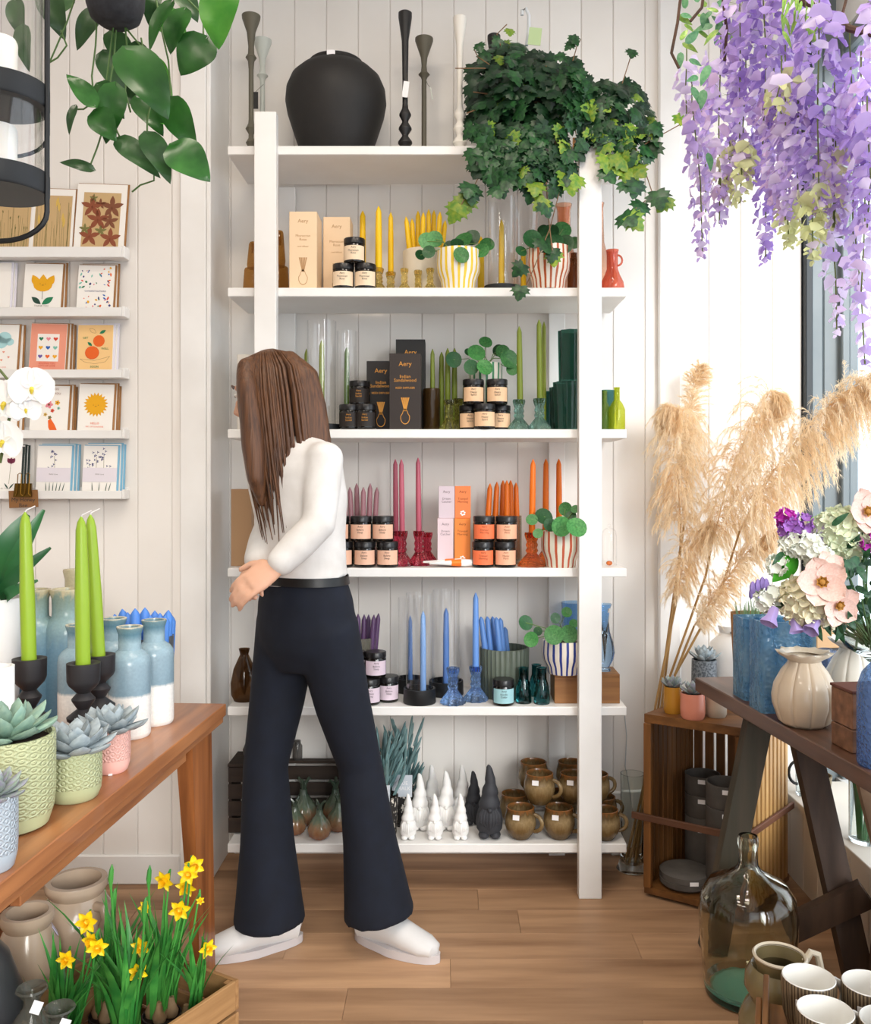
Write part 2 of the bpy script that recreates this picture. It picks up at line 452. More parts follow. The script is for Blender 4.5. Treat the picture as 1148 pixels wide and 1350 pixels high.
def jar(loc, col, label, group, t1='Aery', t2='', ink=M_INK, rz=0):
    r = thing('candle_jar', label, 'candle', loc, rz, group)
    place('jar', jar_me, r, Matrix()); place('lid', lid_me, r, Matrix())
    if col not in _lab: _lab[col] = mesh('paper_label', label_arc(.010, .058), mat('jar_label_' + col.strip('#'), col, .6))
    l = place('paper_label', _lab[col], r, Matrix())
    text(t1, .0085, ink, l, (0, -.0374, .051))
    if t2: text(t2, .0088, ink, l, (0, -.0376, .036))
    return r
JH = .0867
# ---- tapers
def taper_mb(h, r=.0105, wick=True, tip=.02):
    return MB().lathe([(0, 0), (r * .9, 0), (r, .004), (r * .94, h * .6), (r * .80, h - tip), (r * .5, h - tip * .5), (.001, h)], 12)
WAX = {}
def wax(c):
    return mat('wax_' + c.strip('#'), c, .4, sss=.15)
def taper(loc, h, col, label, group=None, r=.0105, tilt=(0, 0), tip=.02):
    o = obj('taper_candle', taper_mb(h, r, tip=tip), wax(col), None, loc, (tilt[1], tilt[0], 0))
    return tag(o, label, 'candle', group)
def candlestick_prof(h, r=1.0):
    """pressed glass candlestick: flared foot, beaded stem, scalloped cup with a hole"""
    p = [(0, 0), (.040, 0), (.041, .006), (.030, .018), (.019, .030), (.014, .036), (.018, .043), (.014, .050), (.0175, .058), (.014, .066), (.019, .078), (.021, .086), (.020, .092), (.0135, .092), (.0125, .078), (0, .078)]
    return [(a * r, z * h / .092) for a, z in p]
def glass_stick(loc, h, m, label, group=None, r=1.0):
    o = obj('candlestick', MB().lathe(candlestick_prof(h, r), 40, rib=.075, ribn=10), m, None, loc)
    return tag(o, label, 'candlestick', group)
# ---- cartons
def carton(loc, w, d, h, col, label, group, rz=0, lines=(), emblem=None, ink=M_INK):
    r = thing('diffuser_box', label, 'box', V(loc) + V((0, 0, .0004)), rz, group)
    obj('carton', MB().box(-w / 2, w / 2, -d / 2, d / 2, 0, h, .0012), mat('carton_' + col.strip('#'), col, .55), r)
    for t, s, z in lines: text(t, s, ink, r, (0, -d / 2 - .0006, z))
    if emblem == 'diffuser':
        b = MB(); y = -d / 2
        for k in range(5):
            a = (k - 2) * .006
            b.poly([(a * .2 - .001, h * .24), (a * .2 + .001, h * .24), (a + .0022, h * .42), (a - .0022, h * .42)], y - .0002)
        n = 18; out = [(.016 * sin(2 * pi * k / n) * (1 if cos(2 * pi * k / n) < .2 else .7), h * .155 + .03 * cos(2 * pi * k / n) * (1 if cos(2 * pi * k / n) > 0 else .75)) for k in range(n)]
        for k in range(n):
            p, q = out[k], out[(k + 1) % n]; f = .88
            b.poly([p, q, (q[0] * f, h * .155 + (q[1] - h * .155) * f), (p[0] * f, h * .155 + (p[1] - h * .155) * f)], y - .0002)
        obj('printed_emblem', b, ink, r)
    if emblem == 'flower':
        b = MB(); y = -d / 2
        for k in range(6):
            a = k * pi / 3 + .3; c = (w * .12 * cos(a), h * .16 + w * .12 * sin(a))
            b.poly([(c[0] + w * .07 * cos(t * pi / 4), c[1] + w * .05 * sin(t * pi / 4)) for t in range(8)], y - .0002)
        obj('printed_emblem', b, M_STICKER, r)
    return r

# ---- shelf 1: candlesticks, black vase
M_OLIVE = mat('olive_grey_enamel', '#5f5a4c', .55); M_SAGE = mat('pale_sage_enamel', '#c9cdc4', .5); M_CREAMS = mat('cream_enamel', '#ebe6dc', .5)
def trumpet(h, base=.038):
    return [(0, 0), (base, 0), (base, .006), (.012, .014), (.009, .03), (.018, .05), (.009, .066), (.0085, .08), (.019, .098), (.010, .116), (.0085, .13), (.0085, h - .19), (.011, h - .16), (.019, h - .148), (.011, h - .135), (.010, h - .11), (.015, h - .06), (.031, h - .014), (.032, h - .003), (.026, h), (.012, h - .004), (.011, h - .03), (0, h - .03)]
def trumpet_plain(h):
    return [(0, 0), (.038, 0), (.038, .006), (.012, .014), (.009, .03), (.022, .045), (.009, .06), (.0085, h - .15), (.012, h - .14), (.02, h - .131), (.011, h - .12), (.009, h - .1), (.012, h - .07), (.032, h - .012), (.032, h - .003), (.026, h), (.012, h - .004), (.011, h - .03), (0, h - .03)]
def bobbins(h, n=3):
    p = [(0, 0), (.042, 0), (.042, .006), (.014, .012), (.010, .025)]
    z = .03
    for k in range(n):
        rr = .0245 - .002 * k; p += [(.011, z), (rr, z + .018), (rr * .98, z + .024), (.011, z + .042)]; z += .048
    p += [(.0095, z + .01), (.0095, z + .08), (.012, h - .1), (.0235, h - .02), (.0235, h - .004), (.018, h), (.012, h - .004), (.011, h - .03), (0, h - .03)]
    return p
def swing_tag(parent, z, m, dx=.014, w=.016, h=.036, rot=.1):
    b = MB(); b.tube([(.006, -.012, z + .03), (dx * .6, -.016, z + .01), (dx, -.017, z)], .0008, 5)
    t = obj('tag_string', b, M_OLIVE, parent)
    obj('swing_tag', MB().box(-w / 2, w / 2, -.001, .001, -h, 0), m, t, (dx, -.0185, z), (0, rot, 0))
t = thing('tall_candlestick', 'olive grey trumpet candlestick beyond the post, beside the pothos', 'candlestick', on(0, 331, 3.15))
obj('stem', MB().lathe(trumpet(Hh(0, 20, 3.15)), 24), M_OLIVE, t)
t = thing('tall_candlestick', 'pale sage candlestick with a black tag, behind the olive one', 'candlestick', on(0, 346, 3.27))
obj('stem', MB().lathe(trumpet_plain(Hh(0, 52, 3.27)), 24), M_SAGE, t); swing_tag(t, .27, M_BLACK, -.022, .02, .06, 0)
t = thing('round_vase', 'big round matt black vase with a narrow rim on the top shelf', 'vase', on(0, 443, 3.195))
M_BVASE = mat('black_clay', '#211e1c', .6, '#1b1918', ns=20, bump=.1, bns=80)
obj('body', MB().lathe([(0, 0), (.108, 0), (.117, .01), (.142, .08), (.168, .16), (.176, .205), (.172, .25), (.155, .29), (.125, .318), (.098, .332), (.094, .338), (.094, .346), (.089, .35), (.083, .346), (.085, .33), (.10, .30), (0, .02)], 56), M_BVASE, t)
obj('price_sticker', MB().box(-.014, .014, -.001, .001, -.009, .009), M_STICKER, t, (-.006, -.0955, .339))
t = thing('tall_candlestick', 'black bobbin candlestick with a white tag beside the black vase', 'candlestick', on(0, 534, 3.15))
obj('stem', MB().lathe(bobbins(Hh(0, 16, 3.15)), 24), M_BLACK, t); swing_tag(t, .255, M_STICKER, .006, .02, .055, .12)
t = thing('tall_candlestick', 'olive grey trumpet candlestick between the black one and the white one', 'candlestick', on(0, 559, 3.23))
obj('stem', MB().lathe(trumpet_plain(Hh(0, 50, 3.23)), 24), M_OLIVE, t); swing_tag(t, .27, M_SAGE, .022, .004, .045, -.2)
t = thing('tall_candlestick', 'cream white bobbin candlestick beside the trailing ivy', 'candlestick', on(0, 606, 3.15))
obj('stem', MB().lathe(bobbins(Hh(0, 22, 3.15)), 24), M_CREAMS, t)
t = thing('tall_candlestick', 'black candlestick mostly hidden behind the ivy', 'candlestick', on(0, 651, 3.29))
obj('stem', MB().lathe(bobbins(Hh(0, 46, 3.29)), 24), M_BLACK, t)

# ---- shelf 2: yellow
M_AMBER = tinted_glass('amber_pressed_glass', '#b27d38', .1, .5, .3, 50)
def amber_stack(px, Y, top, label):
    h = Hh(1, top, Y)
    t = thing('candle_holder', label, 'candle holder', on(1, px, Y), 0, 'amber glass holders')
    obj('lower_block', MB().lathe([(0, 0), (.040, 0), (.041, .004), (.036, h * .46), (.033, h * .48), (0, h * .48)], 20, rib=.03, ribn=10), M_AMBER, t)
    obj('upper_block', MB().lathe([(0, h * .48), (.025, h * .48), (.026, h * .52), (.027, h * .56), (.020, h * .97), (.017, h), (.011, h), (.011, h * .8), (0, h * .8)], 20, rib=.03, ribn=10), M_AMBER, t)
amber_stack(336, 3.13, 320, 'amber glass block holder at the shelf end beyond the post')
amber_stack(366, 3.24, 305, 'taller amber glass block holder against the beige carton')
M_BEI = mat('beige_print', '#b98f63', .6)
LN = lambda h: (('Aery', .018, h * .88), ('Moroccan\nRose', .0125, h * .67), ('reed diffuser', .0075, h * .56))
Y = 3.15; h = Hh(1, 279, Y - .06)
carton((X_(403, Y), Y, SH[1]), .094, .12, h, '#efd0ab', 'beige diffuser carton standing in front on the yellow shelf', 'beige cartons', .0, LN(h), 'diffuser', M_BEI)
h = Hh(1, 286, 3.2)
carton((X_(446, 3.25), 3.25, SH[1]), .094, .10, h, '#efd0ab', 'beige diffuser carton standing behind the three black candle jars', 'beige cartons', 0, LN(h), 'diffuser', M_BEI)
CREAM = '#ecd3b4'
jar(on(1, 452.6, 3.085), CREAM, 'cream labelled candle jar, lower one by the beige carton', 'black candle jars with cream labels', 'Aery', 'Moroccan\nRose')
jar(on(1, 481.8, 3.085), CREAM, 'cream labelled candle jar, lower one by the yellow tapers', 'black candle jars with cream labels', 'Aery', 'Moroccan\nRose')
jar(on(1, 467.2, 3.085) + V((0, 0, JH)), CREAM, 'cream labelled candle jar on top of the two beside the beige carton', 'black candle jars with cream labels', 'Aery', 'Moroccan\nRose')
M_YGL = real_glass('yellow_pressed_glass', '#f0dc8a', .04, 1.4, .8, 130)
YEL = '#f2c40f'
for k, (px, Y, hh, top, nm) in enumerate(((499, 3.13, .085, 272, 'beside the black jars'), (515, 3.23, .095, 280, 'second from the black jars'), (533, 3.12, .082, 0, 'third from the black jars, empty'), (551, 3.16, .085, 0, 'empty, in front of the white tub'), (567, 3.11, .08, 0, 'empty, beside the yellow striped pot'))):
    p = on(1, px, Y)
    glass_stick(p, hh, M_YGL, 'yellow pressed glass candlestick ' + nm, 'yellow glass candlesticks', .8 if top else .62)
    if top: taper(p + V((0, 0, hh * .85)), Hh(1, top, Y) - hh * .85, YEL, 'tall yellow taper in the glass candlestick ' + nm, 'yellow tapers in candlesticks', .0105 if k else .0122)
taper(on(1, 478, 3.28), Hh(1, 278, 3.28), YEL, 'yellow taper standing behind the topmost black jar', None, .0125)
M_TUB = mat('cream_ceramic', '#eee3cf', .4)
tub = tag(obj('ceramic_tub', MB().lathe([(0, 0), (.075, 0), (.082, .006), (.084, .16), (.084, .172), (.078, .172), (.076, .02), (0, .012)], 36), M_TUB, None, on(1, 562, 3.255)), 'cream ceramic tub holding the bundle of yellow tapers', 'tub')
for k, (px, top, tl) in enumerate(((535, 285, -.12), (543, 288, -.05), (551, 278, .0), (558, 280, .02), (565, 276, .0), (572, 277, .02), (580, 279, .06), (587, 290, .12))):
    Y = 3.22 + .05 * (k % 3) * .6; h = Hh(1, top, Y) - .02
    x = X_(px, Y); xb = x - tl * h * .9; cx = X_(562, 3.255); xb = max(cx - .058, min(cx + .058, xb))
    taper((xb, Y, SH[1] + .02), h, YEL, f'{ORD[k]} yellow taper in the bundle standing in the cream tub', 'yellow tapers in the cream tub', .0105, (math.atan2(x - xb, h), 0))
# hurricanes
def hurricane(i, px, Y, top, candle_top, col, label, rb=.060, rg=.047, cdx=0, group=None, hb=.022, rcan=.0105):
    p = on(i, px, Y)
    t = thing('hurricane_lamp', label, 'candle holder', p, 0, group)
    obj('base', MB().lathe([(0, 0), (rb, 0), (rb + .002, .003), (rb, hb), (rb - .006, hb), (rb - .008, hb * .5), (0, hb * .5)], 36), M_BLACKMETAL, t)
    h = Hh(i, top, Y)
    obj('glass_cylinder', MB().lathe([(rg, hb * .6), (rg, h), (rg - .0022, h), (rg - .0022, hb * .6)], 36), M_GLASS, t)
    if candle_top:
        taper(p + V((cdx, 0, hb * .5 + .0005)), Hh(i, candle_top, Y) - hb * .5, col, 'taper inside the ' + label.replace('clear glass ', '').replace('clear ', '').replace(' behind the person', ''), None, rcan)
hurricane(1, 661, 3.13, 262, 290, '#e0b92c', 'clear glass hurricane lamp on a black base beside the yellow striped pot')
hurricane(1, 693, 3.26, 255, 0, YEL, 'empty clear glass hurricane lamp behind the rust striped pot')
taper(on(1, 634, 3.27), Hh(1, 312, 3.27), YEL, 'yellow taper standing behind the yellow striped pot', None, .0125)
taper(on(1, 690, 3.17), Hh(1, 327, 3.17), YEL, 'short yellow taper beside the rust striped pot', None, .010)
# peach glass vases
M_PEACH = real_glass('peach_glass', '#f4bfa0', .03, 1.4)
M_BROWNG = tinted_glass('brown_bottle_glass', '#7a431c', .06, .7)
def blow(prof, m, loc, name, label, cat, n=28, group=None, rib=0, ribn=0):
    o = obj(name, MB().lathe(prof, n, rib=rib, ribn=ribn), m, None, loc)
    return tag(o, label, cat, group)
Y = 3.27; h = Hh(1, 270, Y)
blow([(0, 0), (.05, 0), (.068, .03), (.07, .07), (.058, .12), (.036, .18), (.024, .23), (.024, h - .02), (.030, h), (.027, h), (.020, h - .03), (0, .02)], M_PEACH, on(1, 743, Y), 'glass_vase', 'peach glass vase with a narrow neck behind the rust striped pot', 'vase')
Y = 3.23; h = Hh(1, 268, Y)
blow([(0, 0), (.04, 0), (.047, .03), (.049, .07), (.036, .14), (.02, .2), (.016, h - .02), (.020, h), (.017, h), (.012, h - .03), (0, .02)], M_PEACH, on(1, 789, Y), 'glass_vase', 'tall peach glass vase beyond the post', 'vase')
blow([(0, 0), (.022, 0), (.024, .004), (.024, .10), (.018, .12), (.012, .125), (.012, .14), (.008, .14), (.008, .12), (0, .02)], M_BROWNG, on(1, 757, 3.14), 'glass_bottle', 'small brown glass bottle between the rust striped pot and the post', 'bottle')
M_CORAL = tinted_glass('coral_glass', '#d8664a', .07, .7)
t = thing('glass_jug', 'small coral glass jug with a loop handle at the shelf end', 'jug', on(1, 807, 3.12))
h = Hh(1, 330, 3.12)
obj('body', MB().lathe([(0, 0), (.038, 0), (.042, .01), (.038, .035), (.026, .06), (.019, .08), (.019, h - .012), (.022, h), (.019, h), (.014, h - .02), (0, .015)], 24), M_CORAL, t)
obj('handle', MB().tube([(.018 + .016 * sin(a), 0, h - .035 + .018 * cos(a)) for a in [k * pi / 8 for k in range(9)]], .0035, 8), M_CORAL, t)

# ---- shelf 3: greens and black
t = thing('pale_box', 'pale grey box with rounded spine at the shelf end beyond the post', 'box', on(2, 332, 3.18))
obj('carton', MB().box(-.036, .04, -.07, .07, 0, Hh(2, 467, 3.11), .002), mat('pale_carton', '#d9d2c8', .5), t)
PALE = '#dccbb4'
jar(on(2, 385.5, 3.09), PALE, 'pale labelled candle jar, lower one beside the post', 'black candle jars by the post', 'Aery', 'Fernweh', rz=.5)
jar(on(2, 385.5, 3.09) + V((0, 0, JH)), PALE, 'pale labelled candle jar, upper one beside the post', 'black candle jars by the post', 'Aery', 'Fernweh', rz=.5)
jar(on(2, 364, 3.17), PALE, 'candle jar half hidden behind the post on the dark shelf', 'black candle jars by the post', 'Aery', 'Fernweh')
OLG = '#7f8a2c'
hurricane(2, 424, 3.14, 424, 449, OLG, 'wide clear glass hurricane lamp with an olive taper behind the person', .067, .05)
hurricane(2, 457, 3.26, 437, 458, '#5f7a35', 'clear hurricane lamp with a green taper beside the small dark jars', .055, .036)
taper(on(2, 404, 3.28), Hh(2, 460, 3.28), OLG, 'thin olive taper at the edge of the wide hurricane lamp', None, .0095)
DARK = '#221a15'
M_GOLDT = M_GOLD
for px, Y, up, nm in ((461, 3.10, 0, 'lower one next to the hurricane lamps'), (482, 3.09, 0, 'lower one next to the black cartons'), (474, 3.17, 0, 'hidden one holding up the upper jar'), (474, 3.16, 1, 'upper one before the black cartons')):
    jar(on(2, px, Y) + V((0, 0, JH * up)), DARK, 'black candle jar with copper lettering, ' + nm, 'black jars with copper lettering', 'Aery', 'Indian\nSandal', M_GOLD)
BL = lambda h: (('Aery', .022, h * .86), ('Indian', .0155, h * .695), ('Sandalwood', .0155, h * .645), ('REED DIFFUSER', .0095, h * .545))
for px, Y, top, col, w, nm in ((534, 3.10, 466, '#2b211c', .106, 'standing in front, with a diffuser emblem'), (502, 3.23, 476, '#1d1816', .10, 'behind the copper lettered jars'), (541, 3.275, 443, '#1b1918', .104, 'tallest, standing at the rear')):
    d = .09; h = Hh(2, top, Y - d / 2)
    if top == 443: h = Hh(2, top, Y - d / 2)
    carton((X_(px, Y - d / 2), Y, SH[2]), w, d, min(h, .33), col, 'black diffuser carton with copper lettering, ' + nm, 'black cartons', 0, BL(min(h, .33)), 'diffuser', M_GOLD)
M_OLIVEG = real_glass('olive_pressed_glass', '#a8a448', .04, 1.4, .8, 130)
M_SMOKE = tinted_glass('smoke_brown_glass', '#5d4426', .08, .6, .2, 40)
M_GRG = real_glass('grey_green_glass', '#93bdb0', .04, 1.4, .8, 130)
blow([(0, 0), (.028, 0), (.03, .004), (.03, .15), (.026, .152), (.024, .02), (0, .015)], M_SMOKE, on(2, 569, 3.2), 'glass_tumbler', 'tall smoky brown glass tumbler next to the black cartons', 'glass', 20)
taper(on(2, 570, 3.2) + V((0, 0, .016)), Hh(2, 460, 3.2) - .016, '#6f7c2a', 'olive taper standing in the smoky brown tumbler', None, .009)
for k, (px, Y, top) in enumerate(((582, 3.27, 464), (590, 3.25, 459), (599, 3.27, 459))):
    taper(on(2, px, Y), Hh(2, top, Y), '#76852c', f'{ORD[k]} of three olive tapers behind the olive glass candlesticks', 'olive tapers at the rear', .0105)
for px, Y, hh, nm in ((592, 3.12, .105, 'next to the smoky tumbler'), (604, 3.18, .115, 'next to the pale labelled jars')):
    glass_stick(on(2, px, Y), hh, M_OLIVEG, 'olive green pressed glass candlestick ' + nm, 'olive glass candlesticks', .8)
PCH = '#eac29a'
gp = 'black candle jars with peach labels on the green shelf'
for px, Y, up, nm in ((638.5, 3.07, 0, 'lower middle one, in front'), (619, 3.135, 0, 'lower one next to the olive glass'), (659, 3.135, 0, 'lower one next to the grey green candlesticks'), (624, 3.11, 1, 'upper one next to the olive glass'), (655, 3.11, 1, 'upper one next to the grey green candlesticks')):
    jar(on(2, px, Y) + V((0, 0, JH * up)), PCH, 'peach labelled candle jar under the pilea, ' + nm, gp, 'Aery', 'Happy\nSpace')
M_GRN = '#5f7c28'
for k, (px, Y, top, hh, nm) in enumerate(((684, 3.11, 430, .105, 'nearer the pilea'), (711, 3.10, 421, .108, 'nearer the dark green tumblers'))):
    p = on(2, px, Y)
    glass_stick(p, hh, M_GRG, 'grey green pressed glass candlestick ' + nm, 'grey green candlesticks', .95)
    taper(p + V((.002 if k else .004, 0, hh * .852)), Hh(2, top, Y) - hh * .86, '#77862b', 'olive green taper in the grey green candlestick ' + nm, None, .0105, (-.012 if k == 0 else -.012, 0))
taper(on(2, 717, 3.235), Hh(2, 424, 3.235), '#8a9632', 'olive taper standing just behind the two candlesticks', None, .0085)
M_DGREEN = tinted_glass('dark_green_fluted_glass', '#24594a', .06, .6, .1, 30)
def flute(loc, r0, r1, h, label, m=M_DGREEN):
    return blow([(0, 0), (r0, 0), (r0, .006), (r1, h), (r1 - .004, h), (r0 - .006, .012), (0, .01)], m, loc, 'fluted_tumbler', label, 'glass', 40, 'dark green fluted tumblers', .06, 10)
hl = .165
flute(on(2, 751, 3.12), .046, .055, hl, 'wide dark green fluted tumbler at the bottom of its stack')
flute(on(2, 754, 3.12) + V((0, 0, hl + .001)), .043, .046, Hh(2, 437, 3.12) - hl, 'dark green fluted tumbler on top of the wide one')
flute(on(2, 738, 3.24), .03, .036, .16, 'dark green fluted tumbler behind the stack, nearer the candlesticks')
M_TEALG = tinted_glass('teal_glass', '#3f7f78', .06, .55)
blow([(0, 0), (.024, 0), (.026, .15), (.023, .15), (.02, .01), (0, .01)], M_TEALG, on(2, 724, 3.29), 'glass_tumbler', 'teal glass tumbler half hidden behind the dark green tumblers', 'glass')
blow([(0, 0), (.026, 0), (.028, .15), (.025, .15), (.022, .01), (0, .01)], M_TEALG, on(2, 800, 3.24), 'glass_tumbler', 'teal glass tumbler behind the lime green bottles', 'glass')
M_LIME = tinted_glass('lime_glass', '#b9c22f', .05, .4); M_GREENG = tinted_glass('green_glass', '#9db55a', .05, .35)
bt = lambda r, h: [(0, 0), (r, 0), (r + .001, .004), (r + .001, h * .48), (r * .72, h * .62), (r * .38, h * .7), (r * .36, h * .97), (r * .42, h), (r * .3, h), (r * .26, h * .72), (0, .012)]
blow(bt(.027, Hh(2, 511, 3.1)), M_LIME, on(2, 813, 3.1), 'glass_bottle', 'lime green square shouldered glass bottle at the shelf end', 'bottle')
blow(bt(.022, Hh(2, 515, 3.13)), M_GREENG, on(2, 797, 3.13), 'glass_bottle', 'pale green glass bottle between the post and the lime bottle', 'bottle')

# ---- shelf 4: pinks and oranges
t = thing('kraft_box', 'narrow kraft brown box at the shelf end behind the person', 'box', on(3, 322, 3.16))
obj('carton', MB().box(-.034, .036, -.05, .05, 0, Hh(3, 645, 3.11), .001), mat('kraft_card', '#a88460', .6), t)
ROSE = '#e6b79c'
gp = 'black candle jars with rose labels beside the person'
for px, up, Y in ((481, 0, 3.085), (511, 0, 3.085), (451, 0, 3.085), (476, 1, 3.085), (505, 1, 3.085), (446.5, 1, 3.085)):
    nm = {481: 'lower middle one', 511: 'lower one nearest the red candlesticks'.replace('nearest', 'next to'), 451: 'lower one next to the person', 476: 'upper middle one', 505: 'upper one next to the pink tapers', 446.5: 'upper one next to the person'}[px]
    jar(on(3, px, Y) + V((0, 0, JH * up)), ROSE, 'rose labelled candle jar, ' + nm, gp, 'Aery', 'Before\nSleep')
M_CLEARCUP = tinted_glass('frosted_grey_glass', '#b9b6a4', .25, .35)
blow([(0, 0), (.065, 0), (.068, .004), (.068, .155), (.065, .155), (.063, .01), (0, .008)], M_CLEARCUP, on(3, 476, 3.235), 'glass_cup', 'frosted glass cup of dusky pink tapers behind the rose labelled jars', 'cup')
for k, px in enumerate((452, 461, 470, 479, 488, 497)):
    Y = 3.21 + .022 * (k % 3); h = Hh(3, 637 + (k % 2) * 5, Y) - .012
    tl = (px - 476) / 48 * .14; x = X_(px, Y)
    taper((x - tl * h, Y, SH[3] + .012), h, '#a9787f', f'{ORD[k]} dusky pink taper in the frosted cup', 'dusky pink tapers', .0105, (tl, 0))
M_RED = real_glass('raspberry_pressed_glass', '#d8405c', .04, 1.4, .8, 130)
for px, Y, top, nm in ((522, 3.24, 605, 'rearmost'), (530, 3.12, 605, 'next to the rose jars'), (552, 3.14, 603, 'next to the white tubes')):
    p = on(3, px, Y); hh = Hh(3, 700, Y)
    glass_stick(p, hh, M_RED, 'raspberry red pressed glass candlestick, ' + nm, 'raspberry candlesticks', .86)
    taper(p + V((0, 0, hh * .852)), Hh(3, top, Y) - hh * .86, '#b4586a', 'pink taper in the raspberry candlestick, ' + nm, 'pink tapers', .0098, (-.01, 0))
glass_stick(on(3, 563, 3.22), Hh(3, 702, 3.22), M_RED, 'empty raspberry red pressed glass candlestick behind the white tubes', 'raspberry candlesticks', .86)
LB = lambda h: (('Aery', .0125, h * .88), ('Dream\nCatcher', .0105, h * .70))
OB = lambda h: (('Aery', .0125, h * .88), ('Tranquil\nMorning', .0105, h * .70))
M_RUST = mat('rust_ink', '#8c4a1f', .6); M_MAUVE = mat('mauve_ink', '#7d6a72', .6)
hb = Hh(3, 684, 3.10)
for px, Y, up, col, fn, ink, nm in ((587, 3.15, 0, '#dfc9cf', LB, M_MAUVE, 'lilac diffuser carton, lower one'), (609.5, 3.15, 0, '#f08a3c', OB, M_RUST, 'orange diffuser carton, lower one'), (588.5, 3.16, 1, '#d3c2ca', LB, M_MAUVE, 'lilac diffuser carton, upper one'), (610, 3.16, 1, '#ee8248', OB, M_RUST, 'orange diffuser carton, upper one')):
    carton((X_(px, Y - .03), Y, SH[3] + (hb + .0005) * up), .0545, .06, hb if not up else Hh(3, 641, 3.13) - hb - .0005, col, nm, 'small cartons', 0, [(a_, b_, c_ - (hb - (Hh(3, 641, 3.13) - hb - .0005)) * up) for a_, b_, c_ in fn(hb)], 'flower' if col[1] in 'fe' else None, ink)
M_TUBE = mat('white_tube', '#f3f1ee', .35); M_ORL = mat('orange_print', '#f07a1e', .45)
def cream_tube(loc, rz, label):
    t = thing('cream_tube', label, 'tube', loc, rz, 'white tubes on the orange shelf')
    ns = 8; L = .125
    pts = [(-L / 2 + L * k / ns, 0, .0145 - .004 * k / ns * 0) for k in range(ns + 1)]
    obj('tube', MB().tube(pts, [.018 - .003 * k / ns for k in range(ns + 1)], 12, ry=[.003 + .010 * k / ns for k in range(ns + 1)], up=(0, 1, 0)), M_TUBE, t)
    obj('cap', MB().tube([(L / 2, 0, .0145), (L / 2 + .02, 0, .0145)], [.012, .011], 12), M_TUBE, t)
    obj('printed_band', MB().tube([(.012, 0, .0145), (.045, 0, .0145)], [.0174, .0166], 12, ry=[.0104, .0126], up=(0, 1, 0), cap=False), M_ORL, t)
cream_tube((X_(590, 3.075), 3.075, SH[3]), .12, 'white cream tube with an orange band lying before the lilac carton')
cream_tube((X_(582, 3.105), 3.112, SH[3] ), -.05, 'white cream tube lying just behind the other tube')
ORG = '#f2784b'
gp = 'black candle jars with orange and peach labels'
for px, up, col, nm in ((636.5, 0, ORG, 'coral labelled candle jar, lower one'), (666, 0, '#f0b291', 'peach labelled candle jar, lower one beside the coral labelled'), (638, 1, ORG, 'coral labelled candle jar, upper one'), (667.5, 1, '#edb190', 'peach labelled candle jar, upper one beside the coral labelled')):
    jar(on(3, px, 3.08) + V((0, 0, JH * up)), col, nm, gp, 'Aery', 'Tranquil\nMorning' if col == ORG else 'Happy\nPlace', M_RUST)
blow([(0, 0), (.066, 0), (.069, .004), (.069, Hh(3, 680, 3.235)), (.066, Hh(3, 680, 3.235)), (.064, .01), (0, .008)], M_CLEARCUP, on(3, 662, 3.235), 'glass_cup', 'frosted glass cup of orange tapers behind the coral labelled jars', 'cup')
for k, (px, top, tl) in enumerate(((646, 637, .06), (655, 635, .05), (663, 633, .02), (668, 633, .0), (673, 633, -.01), (680, 636, -.02))):
    Y = 3.2 + .03 * (k % 3); h = Hh(3, top, Y) - .012; x = X_(px, Y)
    taper((x - tl * h, Y, SH[3] + .012), h, '#dd6d0c', f'{ORD[k]} orange taper in the frosted cup behind the jars', 'orange tapers in the cup', .011, (tl, 0))
M_ORGL = real_glass('orange_pressed_glass', '#f08030', .04, 1.4, .8, 130)
p = on(3, 701, 3.1); hh = Hh(3, 702, 3.1)
glass_stick(p, hh, M_ORGL, 'orange pressed glass candlestick with a wide foot', 'orange candlesticks', 1.12)
taper(p + V((0, 0, hh * .852)), Hh(3, 605, 3.1) - hh * .86, '#ea7410', 'tall orange taper in the wide footed candlestick', None, .0112, (.016, 0))
for px, nm in ((719, 'behind the pilea'), (737, 'behind the pilea next to the post')):
    p = on(3, px, 3.255)
    glass_stick(p, .12, M_ORGL, 'orange pressed glass candlestick hidden ' + nm, 'orange candlesticks', .8)
    taper(p + V((0, 0, .103)), Hh(3, 605, 3.255) - .103, '#ea7410', 'tall orange taper ' + nm, 'orange tapers at the rear', .0112, (.006 if px == 719 else -.005, 0))
t = thing('glass_cloche', 'small clear glass cloche at the end of the orange shelf', 'cloche', on(3, 803, 3.14))
obj('dome', MB().lathe([(.026, 0), (.026, .10), (.022, .12), (.012, .128), (0, .13)], 24), M_GLASS, t)
obj('knob', MB().ball((0, 0, .137), .006), M_GLASS, t)
tag(obj('glass_pebble', MB().ball((0, 0, .008), .011, .009, .008), M_ORGL, None, on(3, 803, 3.14)), 'little orange glass pebble inside the cloche', 'pebble')

